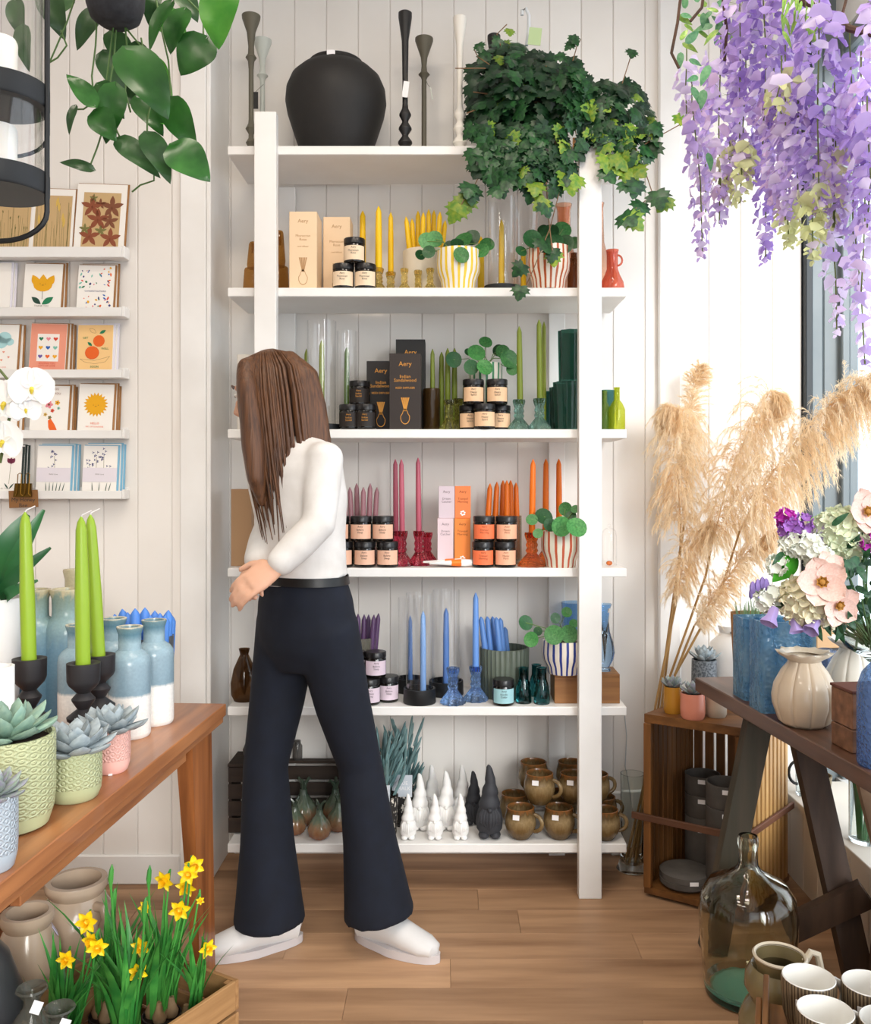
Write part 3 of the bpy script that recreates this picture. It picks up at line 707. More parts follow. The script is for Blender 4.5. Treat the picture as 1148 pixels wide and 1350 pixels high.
# ---- shelf 5: purples and blues
t = thing('glass_jug', 'amber glass jug with a clear loop handle behind the post', 'jug', on(4, 322, 3.13))
h = Hh(4, 855, 3.13); M_AMBG = tinted_glass('dark_amber_glass', '#5a3a1c', .04, .5)
obj('body', MB().lathe([(0, 0), (.034, 0), (.044, .02), (.046, .06), (.036, .11), (.018, .15), (.014, h - .02), (.019, h), (.016, h), (.011, h - .03), (.03, .1), (0, .015)], 28), M_AMBG, t)
obj('handle', MB().tube([(.02 + .03 * sin(a) - .01, -.03, .06 + .05 * cos(a)) for a in [k * pi / 7 for k in range(8)]], .004, 8), M_GLASS, t)
LIL = '#d9c6d2'
gp = 'black candle jars with lilac labels'
for px, Y, up, nm in ((461, 3.11, 0, 'lower one next to the person'), (487, 3.085, 0, 'lower middle one'), (511.5, 3.125, 0, 'lower one next to the hurricane lamps'), (467, 3.11, 1, 'upper one next to the person'), (495, 3.11, 1, 'upper one next to the hurricane lamps')):
    jar(on(4, px, Y) + V((0, 0, JH * up)), LIL, 'lilac labelled candle jar, ' + nm, gp, 'Aery', 'Before\nSleep', rz=.15)
blow([(0, 0), (.055, 0), (.058, .004), (.062, .20), (.059, .20), (.054, .01), (0, .008)], M_CLEARCUP, on(4, 473, 3.245), 'glass_cup', 'frosted glass cup of purple tapers behind the lilac labelled jars', 'cup')
for k, (px, top) in enumerate(((443, 812), (454, 811), (464, 808), (472, 809), (480, 810), (486, 810), (493, 810), (499, 808))):
    Y = 3.215 + .026 * (k % 3); h = Hh(4, top, Y) - .012; x = X_(px, Y)
    cx = X_(473, Y); xb = cx + (x - cx) * .62
    taper((xb, Y, SH[4] + .012), h, '#5d3f66', f'{ORD[k]} purple taper in the frosted cup above the lilac jars', 'purple tapers', .0105, (math.atan2(x - xb, h), 0))
t = thing('pink_mug', 'dusky pink mug beside the person on the blue shelf', 'mug', on(4, 434, 3.26))
mb = MB().lathe([(0, 0), (.03, 0), (.034, .01), (.034, .17), (.030, .172), (.029, .02), (0, .014)], 24)
obj('body', mb, mat('dusky_pink_glaze', '#8f6f72', .4), t)
BLU = '#6f9bd8'
hurricane(4, 553, 3.10, 782, 806, '#7fa8df', 'clear hurricane lamp in front with a pale blue taper', .054, .046, .012, None, .05, .0105)
hurricane(4, 588, 3.22, 778, 802, '#5f8bd0', 'clear hurricane lamp behind with a deeper blue taper', .06, .048, .0, None, .05, .0115)
hurricane(4, 540, 3.265, 788, 812, '#4f82c8', 'clear hurricane lamp half hidden behind the front one', .05, .042, .002, None, .05, .0085)
M_BLUEG = real_glass('denim_pressed_glass', '#8fb6ec', .04, 1.4, .8, 130)
glass_stick(on(4, 597, 3.085), Hh(4, 880, 3.085), M_BLUEG, 'denim blue pressed glass candlestick without a candle', 'denim candlesticks', 1.0)
p = on(4, 627, 3.13); hh = Hh(4, 878, 3.13)
glass_stick(p, hh, M_BLUEG, 'denim blue pressed glass candlestick holding a tall blue taper', 'denim candlesticks', 1.0)
taper(p + V((0, 0, hh * .852)), Hh(4, 781, 3.13) - hh * .86, '#6d9be0', 'tall blue taper in the denim candlestick', None, .0115)
M_GREYGREEN = mat('grey_green_ribbed_ceramic', '#5d665a', .45, '#4b5449', ns=8)
hh = Hh(4, 853, 3.2)
tag(obj('ribbed_pot', MB().lathe([(0, 0), (.078, 0), (.082, .006), (.085, hh - .004), (.083, hh), (.078, hh), (.075, .02), (0, .012)], 96, rib=.022, ribn=32), M_GREYGREEN, None, on(4, 665, 3.2)), 'grey green ribbed pot holding a bundle of blue tapers', 'pot')
for k, (px, top, tl) in enumerate(((635, 812, -.13), (643, 812, -.1), (650, 812, -.1), (655, 813, -.1), (660, 814, -.09), (666, 826, -.08))):
    Y = 3.175 + .025 * (k % 3); h = Hh(4, top, Y) - .024; x = X_(px, Y)
    taper((x - tl * h * .9, Y, SH[4] + .024), h, '#5f8bcc', f'{ORD[k]} blue taper leaning in the grey green ribbed pot', 'blue tapers in the pot', .0115, (tl, 0), .012)
jar(on(4, 663.5, 3.075), '#9fcbd2', 'candle jar with a sky blue label before the ribbed pot', 'black candle jar with a blue label', 'Aery', 'Nordic\nCedar')
M_TEALB = real_glass('teal_bottle_glass', '#3f9aa0', .02, 1.45)
tb = lambda h: [(0, 0), (.027, 0), (.028, .004), (.027, h * .35), (.022, h * .55), (.0165, h * .68), (.0165, h * .96), (.018, h), (.014, h), (.013, h * .7), (0, .014)]
for px, Y, top, nm in ((690, 3.10, 880, 'next to the blue labelled jar'), (714, 3.09, 880, 'next to the wooden box'), (707, 3.2, 876, 'standing behind the other two')):
    blow(tb(Hh(4, top, Y)), M_TEALB, on(4, px, Y), 'glass_bottle', 'dark teal glass bottle ' + nm, 'bottle', 24, 'dark teal bottles')
M_BOXW = wood('riser_wood', '#a87645', '#82552f', 0, .55)
Y = 3.085
wbox = thing('wooden_riser', 'brown wooden riser box spanning behind the post under the blue pot', 'box', (X_(774, Y), 3.15, SH[4] + .0004))
wx0, wx1, wh = X_(731, Y) - X_(774, Y), X_(817, Y) - X_(774, Y), Hh(4, 889, Y)
for nm_, bx in (('front_panel', (wx0, wx1, -.065, -.055)), ('rear_panel', (wx0, wx1, .055, .065)), ('end_panel', (wx0, wx0 + .01, -.0545, .0545)), ('end_panel', (wx1 - .01, wx1, -.0545, .0545))):
    obj(nm_, MB().box(*bx, 0, wh - .0105, .001), M_BOXW, wbox)
obj('top_panel', MB().box(wx0, wx1, -.065, .065, wh - .01, wh, .001), M_BOXW, wbox)
M_BLUEV = real_glass('sky_blue_glass', '#b4d4f2', .02, 1.4)
Y = 3.29; z0 = SH[4]; h = Hh(4, 794, Y)
blow([(0, 0), (.03, 0), (.036, .05), (.044, h * .6), (.05, h), (.047, h), (.04, h * .6), (0, .02)], M_BLUEV, on(4, 758, Y), 'glass_vase', 'tall flared sky blue glass vase behind the blue striped pot', 'vase')
Y = 3.14; zt = SH[4] + wh + .0005; h = Z_(796, Y) - zt
blow([(0, 0), (.02, 0), (.021, .006), (.016, .014), (.03, .04), (.035, .065), (.03, .10), (.018, .135), (.014, .17), (.017, h - .02), (.025, h), (.022, h), (.012, .18), (0, .03)], M_BLUEV, (X_(797, Y), Y, zt), 'glass_vase', 'curvy sky blue bud vase on the wooden riser beyond the post', 'vase')

# ---- shelf 6: bulbs, gnomes, mugs
M_ONION = glazed('onion_glaze', ((.0, '#7d4a2c'), (.35, '#8b6a4e'), (.6, '#5f6a57'), (1, '#39463a')), .11, .15, .5)
def onion(px, Y, s, label, rz):
    t = thing('ceramic_onion', label, 'ornament', on(5, px, Y), rz, 'glazed ceramic onions')
    obj('bulb', MB().lathe([(a * s, z * s) for a, z in ((0, 0), (.022, 0), (.036, .012), (.041, .032), (.034, .055), (.02, .072), (.012, .085), (.010, .10), (0, .10))], 32, rib=.05, ribn=9), M_ONION, t)
    for k in range(3):
        a = k * 2.1
        obj('shoot', MB().tube([(0, 0, .095 * s), (.006 * cos(a) * s, .006 * sin(a) * s, .115 * s), (.018 * cos(a) * s, .018 * sin(a) * s, .128 * s), (.024 * cos(a) * s, .024 * sin(a) * s, .122 * s)], [.007 * s, .006 * s, .004 * s, .0015], 7), M_ONION, t)
for px, Y, s, nm, rz in ((421, 3.09, .98, 'front one of the heap', .2), (389, 3.13, .95, 'beside the person, small', 1), (446, 3.16, 1.0, 'near the succulents', 2), (400, 3.22, 1.25, 'taller one at the rear', .5), (442, 3.25, 1.15, 'rear one behind the front pair', 1.6)):
    onion(px, Y, s, 'glazed brown and green ceramic onion, ' + nm, rz)
M_DARKW = wood('dark_crate_wood', '#3a2c22', '#241a14', 0, .7)
t = thing('small_crate', 'dark wooden crate lying behind the ceramic onions', 'crate', (X_(412, 3.3), 3.318, SH[5] + .0004))
for k in range(3): obj('slat', MB().box(-.125, .125, -.012, -.004, .012 + k * .058, .012 + k * .058 + .048, .001), M_DARKW, t)
for sx in (-.12, .11): obj('corner_post', MB().box(sx, sx + .012, -.004, .014, 0, .185, .001), M_DARKW, t)
obj('top_board', MB().box(-.13, .13, -.012, .02, .186, .196, .001), M_DARKW, t)
tag(obj('glass_jar', MB().lathe([(0, 0), (.016, 0), (.018, .01), (.018, .05), (.012, .06), (.012, .07), (.009, .07), (.009, .055), (0, .01)], 16), tinted_glass('grey_glass', '#7a7672', .05, .5), None, (X_(392, 3.32), 3.322, SH[5] + .1965)), 'tiny grey glass jar on the dark crate', 'jar')
t = thing('small_crate', 'dark wooden crate at the shelf end beyond the post', 'crate', (X_(330, 3.2), 3.2, SH[5] + .0004))
for k in range(4): obj('slat', MB().box(-.06, .06, -.075, -.066, .004 + k * .058, .004 + k * .058 + .05, .001), M_DARKW, t)
obj('side_panel', MB().box(-.06, -.05, -.0655, .075, 0, .23, .001), M_DARKW, t); obj('side_panel', MB().box(.05, .06, -.0655, .075, 0, .23, .001), M_DARKW, t)
obj('top_board', MB().box(-.062, .062, -.076, .076, .2305, .24, .001), M_DARKW, t)
tag(obj('ceramic_apple', MB().lathe([(0, .004), (.012, 0), (.03, .016), (.034, .036), (.026, .056), (.01, .06), (0, .052)], 20), mat('dark_bronze_glaze', '#3b2f28', .35), None, (X_(333, 3.18), 3.18, SH[5] + .2405)), 'dark bronze ceramic apple on the crate beyond the post', 'ornament')
# gnomes
M_GW = mat('white_bisque', '#f1efec', .7, sss=.05); M_GB = mat('charcoal_bisque', '#34353a', .65)
def gnome_meshes(m):
    me = {}
    me['body'] = mesh('body', MB().lathe([(0, .02), (.030, .016), (.038, .028), (.040, .05), (.036, .075), (.028, .095), (.024, .10), (0, .10)], 24, M=Matrix.Diagonal((1, .85, 1, 1))), m)
    b = MB(); n = 20; pts = []; rs = []
    for k, (z, r, dx, dy) in enumerate(((.090, .026, 0, 0), (.094, .0315, 0, -.002), (.102, .032, 0, -.002), (.114, .027, .001, -.001), (.124, .0235, .001, 0), (.132, .0245, .002, 0), (.144, .0225, .002, 0), (.156, .0165, .003, .001), (.163, .0155, .003, .001), (.172, .0155, .002, .002), (.184, .0125, .001, .004), (.198, .0095, 0, .005), (.207, .0065, -.002, .005), (.212, .002, -.003, .005))):
        pts.append((dx, dy, z)); rs.append(r)
    me['hat'] = mesh('hat', b.tube(pts, rs, 18), m)
    b = MB()
    for k in range(7):
        a = (k - 3) / 3; x = a * .026
        b.tube([(x * .55, -.026 + abs(a) * .006, .094), (x * .95, -.037 + abs(a) * .009, .075), (x, -.038 + abs(a) * .010, .055), (x * .62, -.034 + abs(a) * .006, .032 + abs(a) * .012)], [.005, .0085, .008, .003], 8)
    me['beard'] = mesh('beard', b, m)
    me['nose'] = mesh('nose', MB().ball((0, -.036, .090), .0078, .0075, .0075, 12, 8), m)
    b = MB().ball((0, -.006, .012), .0165, .021, .012, 14, 8)
    me['boot'] = mesh('boot', b, m)
    return me
GW, GB = gnome_meshes(M_GW), gnome_meshes(M_GB)
def gnome(px, Y, h, me, label, group, z=0, rz=0):
    s = h / .212
    t = thing('garden_gnome', label, 'gnome', on(5, px, Y) + V((0, 0, z)), rz, group)
    S = Matrix.Diagonal((s, s, s, 1))
    for n in ('body', 'hat', 'beard', 'nose'): place(n, me[n], t, S)
    for sx in (-1, 1):
        place('boot', me['boot'], t, S @ Matrix.Translation((sx * .0165, -.006, 0)))
for px, Y, top, me, nm, g in ((538, 3.085, 1047, GW, 'small white bisque gnome in front, beside the patterned pots', 'white gnomes'), (573, 3.085, 1047, GW, 'small white bisque gnome in front, middle of three', 'white gnomes'),
        (607, 3.085, 1047, GW, 'small white bisque gnome in front, beside the charcoal gnomes', 'white gnomes'), (553, 3.17, 1020, GW, 'taller white bisque gnome in the middle row, beside the patterned pots', 'white gnomes'),
        (588, 3.17, 1017, GW, 'taller white bisque gnome in the middle row, beside the charcoal gnomes', 'white gnomes'), (569, 3.275, 1009, GW, 'white bisque gnome in the rear row, beside the succulents', 'white gnomes'), (609, 3.275, 1009, GW, 'white bisque gnome in the rear row behind the charcoal gnomes', 'white gnomes'),
        (645, 3.10, 1009, GB, 'tall charcoal gnome standing in front beside the mugs', 'charcoal gnomes'), (624, 3.22, 1017, GB, 'charcoal gnome standing behind beside the white gnomes', 'charcoal gnomes')):
    gnome(px, Y, min(Z_(top, Y) - SH[5], .285), me, nm, g)
# mugs
M_MUG = glazed('brown_reactive_glaze', ((0, '#4f3c22'), (.35, '#735a36'), (.62, '#937c58'), (.86, '#5f4b2e'), (1, '#80522a')), .1, .2, .5)
mug_body = mesh('body', MB().lathe([(0, 0), (.030, 0), (.033, .004), (.046, .022), (.052, .045), (.0505, .07), (.045, .092), (.046, .098), (.043, .1), (.0405, .094), (.046, .06), (.035, .015), (0, .01)], 32), M_MUG)
mug_handle = mesh('handle', MB().tube([(.047 + .028 * sin(a), 0, .053 + .027 * cos(a)) for a in [k * pi / 9 for k in range(10)]], .0068, 10), M_MUG)
mug_tag = mesh('price_sticker', MB().box(-.011, .011, -.0012, .0012, -.008, .008), M_STICKER)
def mug(px, Y, z, label, rz=0, s=1.0, stick=True):
    t = thing('stoneware_mug', label, 'mug', on(5, px, Y) + V((0, 0, z)), 0, 'brown glazed mugs')
    S = Matrix.Diagonal((s, s, s, 1)) @ Matrix.Rotation(rz, 4, 'Z')
    place('body', mug_body, t, S); place('handle', mug_handle, t, S)
    if stick: place('price_sticker', mug_tag, t, Matrix.Translation((-.018 * s, -.0455 * s, .079 * s)) @ Matrix.Rotation(-.3, 4, 'Z') @ Matrix.Rotation(-.18, 4, 'X'))
MG = .1065
mug(686, 3.10, 0, 'brown glazed mug, lower front one beside the charcoal gnome', -.45, 1.04)
mug(737, 3.10, 0, 'brown glazed mug, lower front one next to the post', -.45, 1.04)
mug(678, 3.235, 0, 'brown glazed mug, lower one at the rear beside the charcoal gnome', .6, 1.04, False)
mug(741, 3.25, 0, 'brown glazed mug, lower one at the rear next to the post', .6, 1.04, False)
mug(711, 3.13, MG, 'brown glazed mug, upper front one resting on the lower pair', -.45, 1.04)
mug(756, 3.14, MG, 'brown glazed mug, upper front one next to the post', .6, 1.0)
mug(703, 3.255, MG, 'brown glazed mug, upper rear one beside the charcoal gnome', 1.6, 1.04, False)
mug(752, 3.27, MG, 'brown glazed mug, upper rear one next to the post', 1.6, 1.0, False)
mug(797, 3.09, 0, 'brown glazed mug beyond the post, in front', 0, 1.0, False)
mug(794, 3.215, 0, 'brown glazed mug beyond the post, at the rear', .2, 1.0, False)
mug(785, 3.15, MG, 'brown glazed mug beyond the post, on top of the two', .2, .95, False)
# ------------------------------------------------------------------ card ledges and cards on the nearer wall
LEDGE = [(325, 339), (405, 417), (487, 498), (567, 578), (647, 658)]
YF = 3.056                                  # front of the ledges
names = ['topmost white card ledge holding the pressed leaf prints', 'second white card ledge from the top with the tulip card', 'middle white card ledge with the orange fruit card', 'fourth white card ledge from the top with the sun card', 'lowest white card ledge with the bluebell cards']
LZ = []
for (a, b), nm in zip(LEDGE, names):
    zt, zb = Z_(a, YF), Z_(b, YF); LZ.append(zb + .009)
    t = thing('card_shelf', nm, 'shelf', (0, 0, 0), 0, 'white card ledges')
    xe = X_(160, YF)
    obj('front_lip', MB().box(-1.9, xe, YF, YF + .012, zb, zt, .0015), M_WHITE, t)
    obj('bottom_board', MB().box(-1.9, xe, YF + .0122, YL - .010, zb, zb + .008, .001), M_WHITE, t)
    obj('rear_board', MB().box(-1.9, xe + .002, YL - .0098, YL - .001, zb, zt + .012, .0015), M_WHITE, t)
    obj('end_board', MB().box(xe + .0002, xe + .009, YF + .002, YL - .010, zb, zt + .004, .0015), M_WHITE, t)
M_CARD = mat('white_card', '#f4efe8', .6); M_KRAFT = mat('kraft_envelope', '#a97a4a', .7, '#94683c', ns=20)
M_BLUENV = mat('blue_envelope', '#7fb4d0', .6); M_DKENV = mat('dark_green_envelope', '#26332f', .6); M_PALEENV = mat('pale_envelope', '#e4e0ea', .6)
PC = {k: mat('print_' + k, v, .6) for k, v in dict(yellow='#e8a80e', dgreen='#1f4436', green='#1f7d53', grey='#8a8580', orange='#e8641c', red='#d4432a', pink='#e58a94', blue='#2f63b5', teal='#7cc0ad', purple='#6f5aa8', coral='#eb9a80', peach='#f3c98a', white='#f3ede6', sky='#a9d3d6', plum='#7d2a48', brown='#7e4a30', rust='#8c4a2e', straw='#d8b45a', olive='#7a7440', navy='#3c3f78', tan='#c8a878', lilac='#e3dbe2').items()}
PM = list(PC.values()); PI = {k: i for i, k in enumerate(PC)}
def ell(cx, cz, rx, rz, a=0, n=14):
    return [(cx + rx * cos(t) * cos(a) - rz * sin(t) * sin(a), cz + rx * cos(t) * sin(a) + rz * sin(t) * cos(a)) for t in [2 * pi * k / n for k in range(n)]]
def lens(cx, cz, L, W, a):
    o = [(L * (k / 8 - .5), W * sin(pi * k / 8)) for k in range(9)] + [(L * (k / 8 - .5), -W * sin(pi * k / 8)) for k in range(7, 0, -1)]
    return [(cx + x * cos(a) - z * sin(a), cz + x * sin(a) + z * cos(a)) for x, z in o]
def heart(cx, cz, s):
    return [(cx + s * (16 * sin(t) ** 3) / 16, cz + s * (13 * cos(t) - 5 * cos(2 * t) - 2 * cos(3 * t) - cos(4 * t)) / 16) for t in [2 * pi * k / 18 for k in range(18)]]
def ring(b, pts, w, mi, y):
    n = len(pts); cx = sum(p[0] for p in pts) / n; cz = sum(p[1] for p in pts) / n
    for k in range(n):
        p, q = pts[k], pts[(k + 1) % n]
        d = V((q[0] - p[0], q[1] - p[1])); nn = V((-d.y, d.x)).normalized() * w if d.length > 1e-9 else V((0, w))
        b.poly([p, q, (q[0] + nn.x, q[1] + nn.y), (p[0] + nn.x, p[1] + nn.y)], y, mi=mi)
def motif(kind, w, h, b, y):
    """the print on a card's face, in card coordinates (x centred, z from its foot)"""
    p = lambda pts, c, l=0: b.poly(pts, y - .0003 * l, mi=PI[c])
    if kind == 'tulip':
        p([(-.001, h * .3), (.001, h * .3), (.001, h * .55), (-.001, h * .55)], 'grey')
        p(ell(0, h * .58, w * .25, h * .13), 'yellow', 1)
        for a, cx in ((.5, -w * .2), (0, 0), (-.5, w * .2)): p(lens(cx, h * .66, h * .26, w * .1, pi / 2 + a), 'yellow', 2)
        p(lens(-w * .15, h * .27, w * .32, w * .07, -.65), 'dgreen', 1); p(lens(w * .15, h * .27, w * .36, w * .08, .6), 'green', 1)
        for sx in (-1, 1): p(ell(sx * w * .07, h * .6, .0012, .0012, 0, 8), 'brown', 3)
        p(lens(0, h * .575, w * .07, .001, 0), 'brown', 3)
    elif kind == 'confetti':
        q = random.Random(4); cs = ['orange', 'red', 'yellow', 'blue', 'teal', 'green', 'pink', 'navy']
        for k in range(64):
            x, z = q.uniform(-.45, .45) * w, q.uniform(.04, .96) * h
            if abs(z - h * .47) < h * .07: continue
            c = q.choice(cs); s = q.uniform(.0022, .0052)
            p(ell(x, z, s, s * q.uniform(.5, 1), q.random() * 3, 8) if k % 3 else lens(x, z, s * 3, s * .6, q.random() * 3), c)
    elif kind == 'hearts':
        p([(-w / 2 + .001, .001), (w / 2 - .001, .001), (w / 2 - .001, h - .001), (-w / 2 + .001, h - .001)], 'coral')
        p([(-w * .3, h * .27), (w * .3, h * .27), (w * .3, h * .8), (-w * .3, h * .8)], 'white', 1)
        for k, c in enumerate(('purple', 'orange', 'yellow', 'yellow', 'blue', 'teal', 'green', 'pink', 'red')):
            p(heart((k % 3 - 1) * w * .2, h * (.365 + .17 * (k // 3)), w * .062), c, 2)
    elif kind == 'fruit':
        p([(-w / 2 + .001, .001), (w / 2 - .001, .001), (w / 2 - .001, h - .001), (-w / 2 + .001, h - .001)], 'peach')
        ring(b, [(-w * .42, h * .33), (-w * .3, h * .27), (0, h * .23), (w * .3, h * .27), (w * .42, h * .38), (0, h * .3)], .0008, PI['brown'], y - .0003)
        p(ell(w * .1, h * .68, w * .165, h * .115), 'orange', 2); p(ell(-w * .08, h * .45, w * .2, h * .13), 'red', 2); p(ell(-w * .08, h * .45, w * .19, h * .122), 'orange', 3)
        p(lens(w * .2, h * .86, w * .2, w * .045, .5), 'green', 3); p(lens(-w * .15, h * .62, w * .17, w * .04, -.7), 'green', 3)
        ring(b, lens(-w * .08, h * .88, w * .22, w * .05, -.6), .0007, PI['brown'], y - .0003)
    elif kind == 'sun':
        n = 40; p([(w * (.36 if k % 2 else .27) * cos(2 * pi * k / n), h * .60 + w * (.36 if k % 2 else .27) * sin(2 * pi * k / n)) for k in range(n)], 'yellow')
        for sx in (-1, 1): p(ell(sx * w * .07, h * .59, .0012, .0012, 0, 8), 'brown', 1)
        p(lens(0, h * .565, w * .06, .001, 0), 'brown', 1)
    elif kind == 'fox':
        for x, z, c, s in ((-.02, .62, 'pink', .1), (-.22, .7, 'red', .055), (.2, .66, 'yellow', .065), (.08, .5, 'red', .05), (-.1, .42, 'straw', .05), (.24, .55, 'teal', .04), (-.25, .56, 'green', .045), (.02, .36, 'olive', .05)):
            for k in range(5): p(ell(x * w + s * .6 * w * cos(k * 1.257), z * h + s * .6 * w * sin(k * 1.257), s * .5 * w, s * .4 * w, k * 1.257, 8), c)
            p(ell(x * w, z * h, s * .3 * w, s * .3 * w, 0, 8), 'brown', 1)
        p([(-.02 * w, .30 * h), (.05 * w, .34 * h), (.16 * w, .22 * h), (.28 * w, .03 * h), (.08 * w, .05 * h), (0, .16 * h)], 'orange', 1)
    elif kind == 'rain':
        for x, z, r in ((-.12, .72, .16), (.1, .74, .2), (.25, .66, .13), (0, .64, .2)): p(ell(x * w, z * h, r * w, r * w * .85), 'sky')
        for x, z in ((.1, .46), (-.1, .45), (.05, .3), (.25, .36), (-.2, .3)): p(heart(x * w, z * h, w * .035), 'coral')
    elif kind in ('bluebell', 'bluebells'):
        st = ((.05, .45, .0, .8), (-.25, .44, -.1, .52)) if kind == 'bluebell' else ((-.1, .4, -.12, .78), (.12, .4, .1, .82), (-.32, .42, -.3, .6), (.33, .42, .3, .5))
        for x0, z0, x1, z1 in st:
            p([(x0 * w - .0006, h * .3), (x0 * w + .0006, h * .3), (x1 * w + .0006, z1 * h), (x1 * w - .0006, z1 * h)], 'olive')
            q = random.Random(int(x0 * 100) + 7)
            for k in range(9): 
                cx, cz = (x1 + q.uniform(-.1, .12)) * w, (z1 + q.uniform(-.12, .12)) * h
                for a in (0, 2.1, 4.2): p(lens(cx + .002 * cos(a), cz + .002 * sin(a), .0055, .0012, a), 'navy', 1)
        p([(-w * .5, h * .28), (w * .5, h * .28), (w * .5, h * .56), (-w * .5, h * .56)], 'lilac', 2)
        for k in range(6) if kind == 'bluebell' else (0, 2, 4, 5): p(lens((-.2 + .1 * k) * w, h * .15, h * .26, .0014, pi / 2 - .05 - .06 * (k - 2)), 'dgreen', 3)
    elif kind == 'poppy':
        p([(w * .16, h * .25), (w * .17, h * .25), (w * .2, h * .66), (w * .19, h * .66)], 'olive')
        for a in (-.6, 0, .6): p(lens(w * .2 + a * w * .09, h * .72, h * .14, w * .06, pi / 2 - a), 'plum', 1)
        p(lens(w * .1, h * .2, h * .16, .0025, 2.2), 'dgreen', 1); p(lens(w * .24, h * .2, h * .16, .0025, .9), 'dgreen', 1)
        p(lens(-w * .2, h * .66, h * .12, w * .05, 1.2), 'plum', 1)
    elif kind == 'maple':
        p([(-w * .36, h * .11), (w * .39, h * .11), (w * .39, h * .88), (-w * .36, h * .88)], 'tan')
        for x, z, s, c in ((-.18, .68, .26, 'rust'), (.22, .68, .26, 'brown'), (-.05, .5, .26, 'rust'), (.19, .48, .2, 'brown'), (-.2, .26, .24, 'rust'), (.22, .24, .24, 'rust'), (-.3, .36, .13, 'olive'), (.02, .34, .14, 'olive'), (-.16, .8, .1, 'olive'), (-.02, .72, .13, 'brown')):
            for k in range(5): p(lens(x * w + s * .42 * w * cos(pi / 2 + (k - 2) * 1.2566), z * h + s * .42 * w * sin(pi / 2 + (k - 2) * 1.2566), s * w * 1.0, s * w * .2, pi / 2 + (k - 2) * 1.2566), c, 1 + k % 2)
    elif kind in ('grasses', 'meadow'):
        p([(-w * .42, h * .06), (w * .44, h * .06), (w * .44, h * .9), (-w * .42, h * .9)], 'tan')
        q = random.Random(5 if kind == 'grasses' else 9)
        for k in range(24):
            x = q.uniform(-.38, .4); z1 = q.uniform(.4, .85); dx = q.uniform(-.05, .05)
            p([(x * w - .0005, h * .07), (x * w + .0005, h * .07), ((x + dx) * w + .0004, z1 * h), ((x + dx) * w - .0004, z1 * h)], 'olive', 1)
            if k % 3 == 0: p(lens((x + dx) * w, z1 * h, h * (.16 if kind == 'grasses' else .05), w * (.03 if kind == 'grasses' else .015), pi / 2 + dx * 4), 'straw' if kind == 'grasses' else 'olive', 2)
LET = dict(tulip=(('THANK YOU', .0085, .165, 'grey'),), confetti=(('CONGRATULATIONS', .0075, .47, 'navy'),), hearts=(('SENDING YOU\nLOTS OF LOVE', .0085, .205, 'red'),),
           fruit=(('GET', .010, .74, 'green', -.28), ('WELL', .010, .53, 'green', .28), ('SOON', .010, .175, 'green')), sun=(('HELLO', .010, .235, 'orange'), ('RAY OF SUNSHINE', .0072, .17, 'orange')),
           fox=(('THANK YOU', .010, .93, 'rust'), ('THINKING YOU', .010, .84, 'rust')), bluebell=(('With Love', .007, .43, 'grey'),), bluebells=(('With Love', .007, .43, 'grey'),), rain=(('SENDING LOVE', .007, .16, 'coral'),), poppy=(('OF ALL THE', .006, .155, 'grey'),))
def card(i, px, wpx, top, kind, label, env=M_KRAFT, lean=.1, dy=0, group='greeting cards', name='greeting_card', tilt=0, face=True):
    Yc = YF + .024 + dy; w = wpx * Yc / F
    h = (Z_(top, Yc + .012) - LZ[i]) / cos(lean)
    t = thing(name, label, 'card', (X_(px, Yc), Yc, LZ[i] + .0004 + abs(tilt) * (w / 2 + .008)), 0, group, -lean)
    t.rotation_euler = (-lean, tilt, 0)
    obj('card', MB().box(-w / 2, w / 2, 0, .0025, 0, h, .0003), M_CARD, t)
    if env: obj('envelope', MB().box(-w / 2 + .001, w / 2 + .006, .003, .006, 0, h + .003, .0003), env, t)
    if kind:
        b = MB(); motif(kind, w, h, b, 0); obj('printed_motif', b, PM, t)
        for e in LET.get(kind, ()):
            text(e[0], e[1], PC[e[3]], t, ((e[4] if len(e) > 4 else 0) * w, -.0016, e[2] * h))
    return t
def spare(i, px, wpx, top, label, env=M_KRAFT, n=0):
    card(i, px, wpx, top, None, label, env, .10, .0085 + .0075 * n, 'spare cards behind the front ones')
pg = 'pressed leaf prints'
card(0, 129, 66, 243, 'maple', 'pressed print of russet maple leaves in a white mount', M_KRAFT, .09, 0, pg, 'mounted_print', .035)
card(0, 66, 56, 249, 'grasses', 'pressed print of straw coloured grass heads in a white mount', M_KRAFT, .09, .002, pg, 'mounted_print', .03)
card(0, 13, 54, 250, 'meadow', 'pressed print of fine green meadow stems behind the lantern', M_KRAFT, .09, .004, pg, 'mounted_print', .03)
card(1, 54, 50, 348, 'tulip', 'greeting card with a yellow tulip and two green leaves', tilt=.02); spare(1, 59, 50, 347, 'spare card and kraft envelope behind the tulip card')
card(1, 124, 48, 350, 'confetti', 'greeting card scattered with tiny bright confetti flowers', tilt=.02); spare(1, 129, 48, 348, 'spare card and kraft envelope behind the confetti card')
card(1, -10, 44, 346, None, 'plain white card at the picture edge beside the tulip card', M_PALEENV); spare(1, -5, 44, 347, 'white spare card behind the plain white card', M_PALEENV)
card(2, 61, 48, 427, 'hearts', 'coral greeting card with nine small hearts in a white square', tilt=.02); spare(2, 67, 48, 427, 'spare card directly behind the coral heart card'); spare(2, 72, 46, 429, 'rear spare card behind the coral heart card', n=1)
card(2, 124, 47, 428, 'fruit', 'peach greeting card with two oranges over an outlined bowl', M_PALEENV); spare(2, 129, 47, 427, 'white spare card behind the orange fruit card', M_PALEENV)
card(2, -2, 46, 428, 'rain', 'greeting card with a pale blue cloud raining hearts', tilt=.02); spare(2, 5, 46, 429, 'spare card and kraft envelope behind the cloud card')
